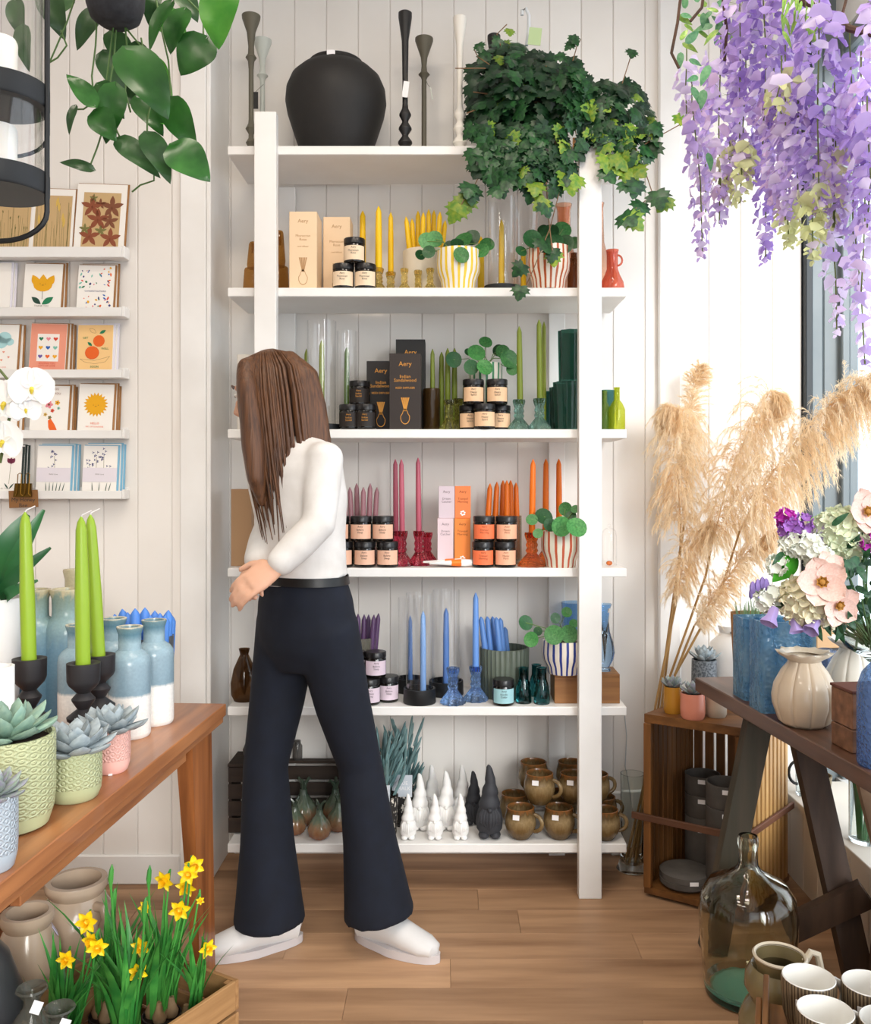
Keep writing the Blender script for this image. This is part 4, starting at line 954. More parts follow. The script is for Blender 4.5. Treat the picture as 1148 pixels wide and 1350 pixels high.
card(3, 63, 50, 509, 'fox', 'greeting card of an orange fox holding a bouquet', tilt=.02); spare(3, 69, 50, 508, 'spare card directly behind the fox card'); spare(3, 73, 48, 511, 'rear spare card behind the fox card', n=1)
card(3, 124, 46, 507, 'sun', 'greeting card with a smiling yellow sun', tilt=.02); spare(3, 129, 46, 506, 'spare card directly behind the sun card'); spare(3, 132, 46, 510, 'rear spare card behind the sun card', n=1)
card(3, -4, 50, 509, None, 'white card half hidden behind the orchid flowers', tilt=.02); spare(3, 3, 50, 510, 'spare card and kraft envelope behind the orchid flowers')
card(4, 69, 45, 588, 'bluebell', 'white card with one bluebell stem and green blades', M_BLUENV, tilt=.01); spare(4, 74, 45, 586, 'blue envelope directly behind the single bluebell card', M_BLUENV); spare(4, 79, 44, 587, 'rear blue envelope behind the single bluebell card', M_BLUENV, 1)
card(4, 130, 45, 588, 'bluebells', 'white card with a spray of bluebells and dark leaves', M_BLUENV, tilt=.01); spare(4, 135, 45, 585, 'blue envelope directly behind the bluebell spray card', M_BLUENV); spare(4, 139, 44, 587, 'rear blue envelope behind the bluebell spray card', M_BLUENV, 1)
card(4, 3, 46, 590, 'poppy', 'white card with a plum coloured poppy at the picture edge', M_DKENV, tilt=.01); spare(4, 7, 46, 587, 'dark green envelope behind the poppy card', M_DKENV); spare(4, 12, 44, 588, 'rear dark green envelope behind the poppy card', M_DKENV, 1)
# bulldog clip with kraft tag on the lowest ledge
t = thing('price_clip', 'brass clip holding a handwritten kraft tag on the lowest ledge', 'clip', at(31, 655, 3.048))
obj('tag', MB().box(-.049, .049, -.0015, 0, -.036, .022, .0004), mat('kraft_tag', '#8a5f36', .7), t, None, (0, -.04, 0))
M_BRASS = mat('aged_brass', '#8a6420', .35, metal=.9)
b = MB(); b.add([(-.03, -.011, .0), (.03, -.011, .0), (.028, -.003, .045), (-.028, -.003, .045), (-.03, .001, 0), (.03, .001, 0), (.028, .003, .045), (-.028, .003, .045)], [(0, 1, 2, 3), (5, 4, 7, 6), (3, 2, 6, 7), (0, 3, 7, 4), (1, 5, 6, 2)])
obj('clip_body', b, mat('dark_brass', '#5f4517', .35, metal=.8), t)
for sx in (-.015, .012): obj('clip_wire', MB().tube([(sx - .006, -.012, .004), (sx - .002, -.013, .012), (sx, -.008, .075), (sx + .008, -.008, .08), (sx + .012, -.008, .075), (sx + .011, -.013, .01), (sx + .017, -.012, .004)], .0016, 6), M_BRASS, t)
text('My Honey\nBee', .019, M_INK, t, (0, -.0022, -.0195))
t.children[-1].name = 'handwriting'

# ------------------------------------------------------------------ leaf shapes
def heart_leaf(L=1.0, W=.80, fold=.18, droop=.25, n=13):
    """a pointed heart leaf in the xy plane: stalk end at the origin, tip at (0,L); folded a little along its midrib"""
    vs, fs = [], []
    for i in range(n + 1):
        t = i / n
        w = W * .5 * (max(0, sin(pi * min(1, t ** .62))) ** .8) * (1 - .12 * t)
        y = L * t - (.10 * L * (1 - t) ** 3); z = -droop * L * t * t
        for k in (-1, -.55, 0, .55, 1):
            back = -.11 * L * abs(k) * (1 - t) ** 4
            vs.append((w * k, y + back, z + fold * w * (abs(k) - .15 * k * k) + .015 * L * sin(9 * t + 3 * k)))
    for i in range(n):
        for k in range(4):
            a = i * 5 + k; fs.append((a, a + 1, a + 6, a + 5))
    return MB().add(vs, fs, 0, True)
def round_leaf(n=16):
    vs = [(0, 0, -.10)]; fs = []
    for r, z in ((.5, -.03), (1, 0)):
        for k in range(n):
            a = 2 * pi * k / n; vs.append((r * cos(a), r * sin(a) * 1.06, z + .05 * r * sin(2 * a)))
    for k in range(n):
        k2 = (k + 1) % n; fs += [(0, 1 + k, 1 + k2), (1 + k, 1 + n + k, 1 + n + k2, 1 + k2)]
    return MB().add(vs, fs, 0, True)
def lobed_leaf():
    """a five lobed grape-ivy leaf, toothed, stalk end at the origin, tip at (0,1)"""
    half = [(0, 0), (.18, -.08), (.40, -.10), (.36, .06), (.60, .12), (.50, .25), (.66, .42), (.46, .40), (.36, .46), (.42, .66), (.24, .66), (.20, .82), (0, 1.0)]
    vs = [(0, .36, .05)]; out = half + [(-x, y) for x, y in half[-2:0:-1]]
    for x, y in out: vs.append((x, y, -.16 * abs(x) - .12 * (y - .36) ** 2))
    n = len(out)
    return MB().add(vs, [(0, 1 + k, 1 + (k + 1) % n) for k in range(n)], 0, True)
def blade_leaf(L=1, W=.1, bend=.3, n=6, fold=.3):
    vs, fs = [], []
    for i in range(n + 1):
        t = i / n; w = W * .5 * (1 - t ** 3) * (.75 + .5 * sin(pi * t)); z = L * (t - .12 * bend * t * t); y = bend * L * t * t
        vs += [(-w, y - fold * w * .3, z), (0, y + fold * w, z), (w, y - fold * w * .3, z)]
    for i in range(n):
        a = 3 * i; fs += [(a, a + 1, a + 4, a + 3), (a + 1, a + 2, a + 5, a + 4)]
    return MB().add(vs, fs, 0, True)
def rosette_leaf(n=5):
    """a thick spoon shaped succulent leaf along +y, tip at (0,1)"""
    b = MB(); pts = [(0, 0, 0), (0, .3, .0), (0, .62, .06), (0, .85, .13), (0, .97, .19), (0, 1.02, .23)]
    return b.tube(pts, [.10, .18, .27, .22, .09, .01], 8, ry=[.04, .06, .07, .055, .03, .005], up=(1, 0, 0))
def leafmat(name, c1, c2, rough=.4, ns=5):
    return mat(name, c1, rough, c2, ns=ns, rnd=.22, spec=.4)
M_PILEA = leafmat('pilea_green', '#2f6b34', '#4c8a48', .35)
M_PILEAD = leafmat('pilea_dark_green', '#1d4a26', '#2c5d33', .35)
M_STALK = mat('leaf_stalk_green', '#6d8a4a', .5)
M_STEMR = mat('reddish_stem', '#7a5a3c', .6)
PL = {0: mesh('leaf', round_leaf(), M_PILEA), 1: mesh('leaf', round_leaf(), M_PILEAD)}
def pot_plant(i, px, Y, z0, prof, m, label, leaves, name='striped_pot', ply=0, group='pilea pots'):
    t = thing('potted_pilea', label, 'potted plant', V((X_(px, Y), Y, z0 + .0004)), 0, group)
    obj(name, MB().lathe(prof, 40), m, t)
    zt = max(z for r, z in prof); rt = [r for r, z in prof if z == zt][0]
    obj('soil', MB().lathe([(rt * .8, zt - .014), (0, zt - .011)], 20), M_SOIL, t)
    stems = MB()
    for lx, ly, r, dy, tone in leaves:
        yy = Y + dy; c = at(lx, ly, yy) - V(t.location); rr = r * yy / F
        nrm = V((R.uniform(-.35, .35), -1, R.uniform(.1, .7)))
        M = Matrix.Translation(c) @ face_to(nrm) @ Matrix.Rotation(R.uniform(-.4, .4), 4, 'Z') @ Matrix.Diagonal((rr, rr, rr, 1))
        place('leaf', PL[tone], t, M)
        b0 = V((R.uniform(-.4, .4) * rt, R.uniform(-.4, .4) * rt, zt - .013))
        stems.tube([b0, b0 * .5 + c * .5 + V((0, 0, .018)), c + V((0, .002, 0))], .0014, 5)
    o = obj('stems', stems, M_STALK, t); o['kind'] = 'stuff'
    return t
def cup_prof(h, r, foot=.72):
    return [(0, 0), (r * foot, 0), (r * (foot + .04), h * .05), (r * .80, h * .22), (r * .97, h * .45), (r * 1.0, h * .62), (r * .97, h), (r * .91, h), (r * .92, h * .6), (r * .6, h * .1), (0, h * .08)]
Y = 3.10
pot_plant(1, 604, Y, SH[1], cup_prof(Hh(1, 331, Y), .0745), striped('yellow_stripe_glaze', '#f2ece2', '#ecc733', 20, .42), 'yellow and white striped pot with a drooping pilea', [(563, 318, 12, -.03, 0), (573, 315, 11, .03, 0), (565, 332, 9, -.05, 1), (608, 336, 11, -.08, 0), (611, 315, 12, .02, 0), (622, 313, 11, .05, 1), (634, 330, 11, -.02, 0), (642, 322, 10, .0, 0), (603, 322, 10, .0, 1), (554, 336, 7, .02, 1), (592, 325, 8, .03, 1)])
Y = 3.09
pot_plant(1, 723, Y, SH[1], cup_prof(Hh(1, 327, Y), .0725), striped('rust_stripe_glaze', '#efe4d4', '#b5541e', 20, .38), 'rust and white striped pot with a dark pilea on the yellow shelf', [(702, 315, 13, -.05, 1), (724, 306, 13, .02, 1), (742, 302, 12, .04, 0), (744, 322, 13, -.03, 1), (732, 318, 11, -.04, 1), (687, 331, 8, -.05, 1), (757, 320, 8, .02, 0), (715, 302, 7, .05, 1), (728, 330, 8, -.07, 1)])
Y = 3.25
pot_plant(2, 640, Y, SH[2], [(0, 0), (.05, 0), (.055, .01), (.062, Hh(2, 480, Y)), (.058, Hh(2, 480, Y)), (.05, .02), (0, .015)], striped('green_stripe_glaze', '#efe8da', '#3f8a5c', 16, .35), 'green and white striped pot with a pilea behind the peach labelled jars', [(628, 465, 12, -.06, 0), (640, 451, 9, .0, 0), (639, 484, 11, -.1, 0), (621, 484, 10, -.09, 1), (663, 464, 10, .0, 0), (671, 473, 12, -.06, 0), (675, 487, 8, -.06, 0), (598, 474, 11, -.06, 1), (657, 462, 8, .03, 1), (617, 464, 5, .0, 1)])
Y = 3.09
pot_plant(3, 739, Y, SH[3], cup_prof(Hh(3, 700, Y), .067), striped('red_stripe_glaze', '#e6e2d0', '#c05a3c', 16, .34), 'red and cream striped pot with a bright pilea next to the post', [(717, 681, 12, -.02, 1), (740, 694, 13, -.08, 0), (760, 695, 14, -.145, 0), (745, 671, 9, .02, 0), (701, 685, 8, -.03, 0), (758, 671, 6, .0, 0), (709, 703, 7, -.06, 0), (752, 681, 8, .0, 1), (725, 692, 9, -.04, 1)])
Y = 3.11; zr = SH[4] + wh + .0005
pot_plant(4, 744, Y, zr, cup_prof(Z_(843, Y) - zr, .078), striped('blue_stripe_glaze', '#efe6d8', '#2b3f8f', 20, .36), 'blue and white striped pot with a pilea on the wooden riser', [(693, 821, 10, -.02, 1), (700, 843, 10, -.05, 0), (730, 837, 13, -.09, 0), (747, 807, 7, .0, 0), (732, 815, 7, .0, 1), (750, 836, 12, -.04, 0), (756, 822, 6, .0, 0), (709, 832, 6, .0, 1)])
# blue chalk sticks in patterned pots
M_CHALK = leafmat('blue_grey_succulent', '#557679', '#82a09f', .55); M_TAGC = mat('frosted_tag', '#c9cfd6', .4)
M_PATT = mat('woven_black_white', '#2c2927', .8, '#d8d0c4', ns=90, stretch=(1, 1, .5), thr=(.56, .6))
blade = mesh('leaf', MB().tube([(0, 0, 0), (.004, .0, .03), (.009, 0, .065), (.011, 0, .09), (.012, 0, .098)], [.0025, .0048, .0055, .003, .0006], 6), M_CHALK)
def chalk(px, Y, ptop, ftop, label, tagpx, n):
    h = Hh(5, ptop, Y); t = thing('potted_succulent', label, 'potted plant', on(5, px, Y), 0, 'blue chalk stick plants')
    obj('woven_pot', MB().lathe([(0, 0), (.044, 0), (.047, .01), (.052, h), (.047, h), (.042, .02), (0, .012)], 28), M_PATT, t)
    obj('soil', MB().lathe([(.046, h - .015), (0, h - .012)], 20), M_SOIL, t)
    H = Hh(5, ftop, Y)
    for k in range(n):
        a = R.uniform(0, 2 * pi); rr = R.uniform(0, .034); z = h - .014 + R.uniform(0, 1) * (H - h - .075)
        sp = .35 + .5 * (1 - (z - h) / max(.01, H - h)) * R.random()
        s = R.uniform(.75, 1.15)
        place('leaf', blade, t, Matrix.Translation((rr * cos(a) * (1 + .3), rr * sin(a), z)) @ Matrix.Rotation(a, 4, 'Z') @ Matrix.Rotation(sp * R.uniform(.3, 1), 4, 'Y') @ Matrix.Diagonal((s, s, s, 1)))
    st = MB()
    for k in range(7):
        a = k * .9; st.tube([(.02 * cos(a), .02 * sin(a), h - .014), (.032 * cos(a), .032 * sin(a), h + (H - h) * .6)], .003, 5)
    obj('stems', st, M_CHALK, t)['kind'] = 'stuff'
    c = at(*tagpx, Y - .062) - V(t.location)
    obj('frosted_tag', MB().box(-.035, .035, -.001, .001, -.038, .038), M_TAGC, t, c, (0, .02, 0))
    place('lettering', text_mesh('BLUE\nCHALK', .018, M_STICKER), t, Matrix.Translation(c + V((0, -.0016, 0))) @ FRONT)
chalk(505, 3.12, 1048, 955, 'blue grey chalk stick succulent in a woven pot beside the person', (500, 1050), 85)
chalk(531, 3.23, 1040, 950, 'blue grey chalk stick succulent in the rear woven pot', (530, 1036), 70)

# ------------------------------------------------------------------ grape ivy in its basket at the end of the top shelf
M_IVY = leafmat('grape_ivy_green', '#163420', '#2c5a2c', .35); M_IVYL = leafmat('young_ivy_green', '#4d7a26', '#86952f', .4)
IV = [mesh('leaf', lobed_leaf(), M_IVY), mesh('leaf', lobed_leaf(), M_IVYL)]
Yi = 3.17
ivy = thing('trailing_ivy', 'bushy dark green grape ivy trailing from a basket at the shelf end', 'plant', on(0, 706, Yi))
L0 = V(ivy.location)
obj('basket', MB().lathe([(0, 0), (.085, 0), (.09, .008), (.105, .15), (.108, .158), (.102, .16), (.085, .02), (0, .015)], 32, rib=.03, ribn=24), mat('dark_wicker', '#3a2a1c', .8, '#5a4128', ns=60), ivy)
obj('soil', MB().lathe([(.098, .14), (0, .145)], 20), M_SOIL, ivy)
obj('hanging_hook', MB().tube([at(694, 60, 3.2) - L0, at(697, 35, 3.2) - L0, at(697, 20, 3.2) - L0, at(693, 11, 3.2) - L0, at(688, 14, 3.2) - L0, at(688, 20, 3.2) - L0], .006, 8), mat('white_plastic', '#d9dde0', .4), ivy)
obj('plant_label', MB().box(-.022, .022, -.001, .001, -.03, .03), mat('pale_green_card', '#b9cf9a', .5), ivy, at(705, 48, 3.16) - L0, (0, .1, 0))
kt = obj('kraft_tag', MB().box(-.018, .018, -.001, .001, -.026, .026), M_KRAFT, ivy, at(762, 192, 2.99) - L0)
text('ivy', .016, M_INK, kt, (0, -.0016, 0))
obj('tag_string', MB().tube([at(757, 165, 3.0) - L0, at(759, 176, 2.992) - L0, at(762, 186, 2.99) - L0], .0015, 5), M_KRAFT, kt, -(at(762, 192, 2.99) - L0))
def ivy_leaf(c, s, nrm, spin, tone):
    M = Matrix.Translation(c) @ face_to(nrm) @ Matrix.Rotation(spin, 4, 'Z') @ Matrix.Diagonal((s, s, s, 1)) @ Matrix.Translation((0, -.4, 0))
    place('leaf', IV[tone], ivy, M)
vines = MB(); cnt = 0
blobs = [((700, 150), 88, 70, 110), ((672, 105), 48, 48, 38), ((745, 120), 40, 38, 30), ((812, 150), 48, 50, 40), ((700, 225), 70, 34, 26), ((838, 190), 30, 22, 12)]
for (bx, by), rx, ry, n in blobs:
    for k in range(n):
        a = R.uniform(0, 2 * pi); q = math.sqrt(R.uniform(.02, 1)); lx, ly = bx + rx * q * cos(a), by + ry * q * sin(a)
        if lx > 765 and ly < 110: ly += 25
        Yl = 2.985 + .13 * q * q + R.uniform(-.03, .12) * (.4 + q * .6)
        if ly > 170 or 752 < lx < 800: Yl = min(Yl, 2.965)
        Yl = max(Yl, 2.925)
        s = R.uniform(15, 25) * Yl / F
        ivy_leaf(at(lx, ly, Yl) - L0, s, V((cos(a) * .6 + R.uniform(-.4, .4), -1, R.uniform(-.2, .8) + .5 * (by - ly) / ry)), pi + R.uniform(-.9, .9), 1 if R.random() < (.22 if lx > 770 else .09) else 0)
for pts, lv in (([(640, 215), (625, 245), (612, 262), (600, 285)], ((600, 280), (612, 270), (622, 256), (618, 250))), ([(690, 230), (700, 255), (712, 270)], ((712, 268), (700, 256), (706, 248), (720, 275))), ([(650, 230), (655, 250), (668, 255)], ((655, 252), (668, 240), (640, 212), (622, 205))),
                ([(742, 230), (752, 240), (756, 250)], ((752, 245), (745, 235), (760, 240), (738, 222))), ([(738, 250), (725, 300), (705, 350), (690, 385)], ((685, 385), (684, 355), (730, 340))), ([(720, 240), (722, 280), (728, 330)], ((728, 335), (718, 322))),
                ([(800, 190), (806, 220), (812, 235)], ((803, 230), (812, 222), (800, 215), (818, 212))), ([(820, 190), (832, 215), (836, 240)], ((834, 238), (826, 228), (842, 225), (838, 248), (828, 245))), ([(838, 195), (850, 225), (860, 255), (872, 262)], ((868, 262), (875, 268), (858, 198))),
                ([(872, 262), (850, 265), (838, 275), (828, 285)], ((828, 288), (844, 275), (838, 292))), ([(850, 190), (868, 180), (895, 165), (900, 160)], ((899, 158), (858, 175), (866, 170))), ([(820, 110), (828, 85), (832, 72)], ((833, 70),)), ([(660, 60), (655, 45), (668, 32)], ((672, 42), (655, 55))), ([(645, 85), (630, 75), (625, 65)], ((632, 62),)), ([(755, 80), (760, 62), (765, 52)], ((758, 52), (750, 60), (740, 75))), ([(600, 90), (640, 90)], ())):
    P = [at(x, y, 2.97 + .02 * (k % 2)) - L0 for k, (x, y) in enumerate(pts)]
    vines.tube(P, .0018, 5)
    for x, y in lv:
        s = R.uniform(22, 31) * 2.97 / F
        if y < 80: s *= .6
        ivy_leaf(at(x, y, 2.962 + R.uniform(-.015, .02)) - L0, s, V((R.uniform(-.5, .5), -1, R.uniform(-.1, .5))), pi + R.uniform(-.8, .8), 1 if R.random() < .25 or x > 880 else 0)
for k in range(14):
    a = k * .45; e = at(700 + 85 * cos(a), 150 + 65 * sin(a), 3.05) - L0
    vines.tube([(0, 0, .14), (e.x * .5, e.y * .6, max(.18, e.z * .6 + .08)), e], .0022, 5)
obj('vines', vines, M_STEMR, ivy)['kind'] = 'stuff'
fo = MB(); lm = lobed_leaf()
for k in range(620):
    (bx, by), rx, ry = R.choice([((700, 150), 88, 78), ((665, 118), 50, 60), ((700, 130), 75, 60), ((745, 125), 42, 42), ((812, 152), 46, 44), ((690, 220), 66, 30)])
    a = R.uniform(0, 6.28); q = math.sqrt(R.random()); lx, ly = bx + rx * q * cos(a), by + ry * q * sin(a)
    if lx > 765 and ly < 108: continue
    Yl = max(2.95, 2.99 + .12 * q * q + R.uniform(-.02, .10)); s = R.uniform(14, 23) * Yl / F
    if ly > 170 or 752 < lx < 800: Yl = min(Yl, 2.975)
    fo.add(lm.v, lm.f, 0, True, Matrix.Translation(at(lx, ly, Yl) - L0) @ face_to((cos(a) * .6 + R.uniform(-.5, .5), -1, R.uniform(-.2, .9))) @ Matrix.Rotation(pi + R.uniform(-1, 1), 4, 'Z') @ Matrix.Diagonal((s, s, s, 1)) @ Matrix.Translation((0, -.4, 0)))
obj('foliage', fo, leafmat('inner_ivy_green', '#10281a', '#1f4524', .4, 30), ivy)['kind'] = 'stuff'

# ------------------------------------------------------------------ hanging lantern and pothos
Yn = 1.5; PL_ = lambda x, y: at(x, y, Yn)
o0 = PL_(0, 0); lan = thing('hanging_lantern', 'black metal two tier hanging lantern with glass chimneys and pillar candles', 'lantern', o0)
q = lambda x, y, dy=0: at(x, y, Yn) - o0 + V((0, dy, 0))
def loop(xr, top, bot, r, nm, yaw=0):
    cen = bot - xr * .62; pts = [q(-xr, top)] + [q(-xr, cen)] + [q(-xr * cos(a), cen + (bot - cen) * sin(a)) for a in [pi * k / 14 for k in range(1, 14)]] + [q(xr, cen), q(xr, top)]
    obj(nm, MB().tube(pts, r, 8, M=Matrix.Rotation(yaw, 4, 'Z')), M_BLACKMETAL, lan)
loop(62, -150, 318, .0045, 'outer_frame'); loop(58, -150, 206, .0032, 'inner_frame', .35)
for tz, nm in ((125, 'upper_tray'), (240, 'lower_tray')):
    c = q(0, tz); obj(nm, MB().lathe([(0, -.02), (.0735, -.02), (.076, -.016), (.076, .016), (.073, .016), (.0705, -.012), (0, -.012)], 40), M_BLACKMETAL, lan, c)
    obj('glass_chimney', MB().lathe([(.066, -.010), (.066, .145 if tz > 200 else .26), (.0635, .145 if tz > 200 else .26), (.0635, -.010)], 36), M_GLASS, lan, c)
    obj('pillar_candle', MB().lathe([(0, -.0115), (.026, -.0115), (.027, .085), (.024, .092), (0, .088)], 24), mat('wax_white', '#f3eee6', .5, sss=.2), lan, c)
obj('suspension_rod', MB().tube([q(0, -150), (0, 0, 3.32 - o0.z - .002)], .004, 8), M_BLACKMETAL, lan)
obj('top_bar', MB().tube([q(-63, -150), q(0, -175), q(63, -150)], .004, 8), M_BLACKMETAL, lan)
M_POTH = leafmat('pothos_green', '#245020', '#35682b', .25, 2); M_POTHD = leafmat('pothos_dark', '#2c4a29', '#3a5c33', .3, 2.5); M_POTHY = leafmat('pothos_bright', '#3f8a2a', '#5a9c38', .28, 2.5)
PT = [mesh('leaf', heart_leaf(), M_POTH), mesh('leaf', heart_leaf(1, .66, .25, .35), M_POTHD), mesh('leaf', heart_leaf(1, .8, .12, .2), M_POTHY)]
Yp = 1.75; o1 = at(152, 0, Yp)
po = thing('hanging_pothos', 'glossy heart leaved pothos trailing from a dark hanging pot', 'plant', o1)
qq = lambda x, y, dy=0: at(x, y, Yp + dy) - o1
obj('felt_pot', MB().lathe([(0, -.050), (.03, -.047), (.046, -.035), (.054, -.01), (.058, .07), (.054, .07), (.05, 0), (0, -.02)], 28), mat('charcoal_felt', '#2b2b2e', .9, '#3a3a3e', ns=60), po)
for k in range(3): obj('hanging_cord', MB().tube([(.055 * cos(k * 2.1), .055 * sin(k * 2.1), .068), (0, 0, .35), (0, 0, 3.32 - o1.z - .002)], .0014, 5), M_KRAFT, po)
# px of stalk end, px of tip, width share, mesh, depth
for (ax, ay), (bx, by), wd, mi, dy in (((62, -8), (78, 40), 1, 1, .05), ((92, 2), (60, 22), 1, 1, .1), ((124, 18), (97, 56), .9, 1, .08), ((20, 5), (22, 42), 1, 1, .12), ((30, 40), (29, 84), .8, 1, .1), ((121, 134), (88, 92), .75, 0, -.05), ((98, 143), (86, 170), .6, 1, 0), ((140, 74), (160, 118), 1.0, 1, .03), ((150, 48), (172, 90), 1.0, 1, .06), ((172, 74), (221, 142), .9, 0, -.1), ((268, 55), (236, 92), 1.35, 0, .0),
        ((214, 20), (243, 48), 1, 2, .1), ((240, 18), (217, 62), 1, 0, .0), ((222, 8), (188, 56), .55, 0, -.03), ((292, -14), (281, 56), 1.0, 2, -.12), ((238, -8), (260, 17), 1.2, 1, .05), ((203, -6), (193, 24), 1.1, 1, .08), ((132, 116), (158, 150), .9, 0, 0), ((150, 120), (138, 182), .75, 0, -.02), ((128, 150), (148, 180), 1.1, 0, -.04), ((226, 138), (252, 192), .8, 0, -.03), ((161, 188), (206, 221), .8, 1, -.02), ((196, 182), (224, 229), .9, 1, -.05), ((232, 196), (274, 230), 1.15, 0, -.06),
        ((118, 222), (77, 208), .6, 1, -.02), ((184, 133), (214, 170), .8, 0, .02), ((236, 164), (196, 152), .5, 2, .03), ((205, 85), (222, 125), .7, 2, .06), ((176, 60), (200, 74), .8, 1, .04), ((160, 118), (186, 140), .7, 1, .05)):
    A, B = qq(ax, ay, dy), qq(bx, by, dy - .015); d = B - A; L = d.length
    z = V((R.uniform(-.35, .35), -1, R.uniform(.1, .5))); y = d.normalized(); z = (z - y * z.dot(y)).normalized(); x = y.cross(z)
    M = Matrix.Translation(A) @ Matrix((x, y, z)).transposed().to_4x4() @ Matrix.Diagonal((L * wd, L, L, 1))
    place('leaf', PT[mi], po, M)
ps = MB()
for pts in ([(153, 40), (150, 80), (143, 120), (146, 150)], [(165, 35), (168, 70), (165, 120), (172, 148)], [(128, 20), (126, 60), (121, 100), (124, 134)], [(150, 30), (140, 110), (136, 170), (128, 195), (119, 218)], [(145, 150), (155, 175), (163, 190)], [(186, 50), (200, 130), (194, 160), (194, 185), (203, 220), (203, 238), (185, 244), (174, 253)], [(100, -6), (88, 30), (75, 60), (62, 90)], [(205, -5), (213, 40), (222, 80), (226, 135)], [(232, 164), (240, 180), (235, 198)], [(160, 30), (185, 60), (172, 76)], [(80, 40), (88, 60), (76, 76), (66, 82)], [(124, 134), (110, 144), (98, 144)], [(240, -8), (268, 20), (268, 55)], [(300, -20), (292, -14), (285, -4)]):
    ps.tube([qq(x, y, .01) for x, y in pts], .0018, 6)
obj('vines', ps, mat('pothos_stem', '#4d6b34', .5), po)['kind'] = 'stuff'

# ------------------------------------------------------------------ long wooden table under the card ledges
TZ = .76; TX = -.613
tbl = thing('long_table', 'orange brown wooden table with a thick edge running towards the card wall', 'table', (TX, 2.52, 0), -.06)
M_TW = wood('table_wood', '#b5784a', '#855030', 1, .35, 2.2, .05, .15); M_TWX = wood('table_wood_upright', '#aa6838', '#774422', 2, .4, 2.2, .1, .1)
for k, (xa, xb) in enumerate(((-.165, 0), (-.33, -.166), (-.495, -.331), (-.66, -.496))):
    obj('top_board', MB().box(xa, xb, -1.75, 0, TZ - .033, TZ, .002), M_TW, tbl)
obj('edge_moulding', MB().box(-.03, -.006, -1.74, -.006, TZ - .052, TZ - .0335, .003), M_TW, tbl)
obj('end_moulding', MB().box(-.64, -.031, -.03, -.006, TZ - .052, TZ - .0335, .003), M_TWX, tbl)
def leg(sx0, sx1, b0, b1):
    vs = []
    for z, (y0, y1), (x0, x1) in ((0, b1, sx1), (TZ - .053, b0, sx0)):
        vs += [(x0, y0, z), (x1, y0, z), (x1, y1, z), (x0, y1, z)]
    return MB().add(vs, [(3, 2, 1, 0), (4, 5, 6, 7), (0, 1, 5, 4), (1, 2, 6, 5), (2, 3, 7, 6), (3, 0, 4, 7)])
for x in (-.075, -.64):
    obj('leg', leg((x, x + .045), (x + .032, x + .048), (-.19, -.035), (-.13, -.01)), M_TWX, tbl)
obj('leg', leg((-.64, -.59), (-.65, -.61), (-1.7, -1.55), (-1.72, -1.62)), M_TWX, tbl)
obj('side_rail', MB().box(-.062, -.042, -1.0, -.20, TZ - .10, TZ - .053, .002), M_TW, tbl)

def onT(px, Y): return V((X_(px, Y), Y, TZ + .0003))
def HT(py, Y): return Z_(py, Y) - TZ
# bottle vases
G_DIP = glazed('dipped_blue_white_glaze', ((.0, '#efece6'), (.37, '#efece6'), (.40, '#7f98a5'), (.62, '#889fab'), (.85, '#97b0ba'), (.93, '#5f8494'), (.985, '#6d8a90'), (1, '#cdc3a8')), .264, .25, .035)
G_BLUE = glazed('mottled_blue_glaze', ((0, '#5f87a0'), (.55, '#6f93a8'), (.75, '#8aa5a8'), (.95, '#8b9d90'), (1, '#c3b795')), .33, .25, .2)
def bottle(loc, h, r, rn, m, label, group):
    p = [(0, 0), (r * .93, 0), (r * .98, .004), (r, .01), (r, h * .66), (r * .96, h * .71), (r * .8, h * .755), (rn * 1.02, h * .79), (rn, h * .84), (rn * 1.02, h * .93), (rn * 1.2, h * .985), (rn * 1.18, h), (rn * .95, h), (rn * .85, h * .95), (rn * .8, h * .8), (r * .9, h * .6), (0, .02)]
    o = obj('bottle_vase', MB().lathe(p, 40), m, None, loc)
    return tag(o, label, 'vase', group)
g = 'blue and white bottle vases'
bottle(onT(171, 2.20), .264, .049, .026, G_DIP, 'blue over white bottle vase in front near the table edge', g)
bottle(onT(203, 2.32), .262, .049, .026, G_DIP, 'blue over white bottle vase next to the blue tapers tumbler', g)
bottle(onT(150, 2.335), .264, .049, .027, G_DIP, 'blue over white bottle vase half hidden behind the two in front', g)
bottle(onT(104, 2.23), .264, .049, .026, G_DIP, 'blue over white bottle vase behind the black candlesticks', g)
bottle(onT(88, 2.37), .335, .058, .036, G_BLUE, 'tall mottled blue bottle vase in the rear row', 'mottled bottle vases')
bottle(onT(47, 2.36), .335, .058, .032, G_BLUE, 'tall mottled blue bottle vase beside the white orchid pot', 'mottled bottle vases')
bottle(onT(99, 2.485), .375, .05, .026, G_BLUE, 'mottled bottle vase showing only its rim behind the others', 'mottled bottle vases')
M_GREYT = mat('grey_ceramic_tumbler', '#5a5c60', .4)
Y = 2.45
tag(obj('tumbler', MB().lathe([(0, 0), (.066, 0), (.07, .005), (.075, HT(838, Y)), (.071, HT(838, Y)), (.066, .012), (0, .01)], 36), M_GREYT, None, onT(191, Y)), 'dark grey tumbler full of blue tapers on the wooden table', 'tumbler')
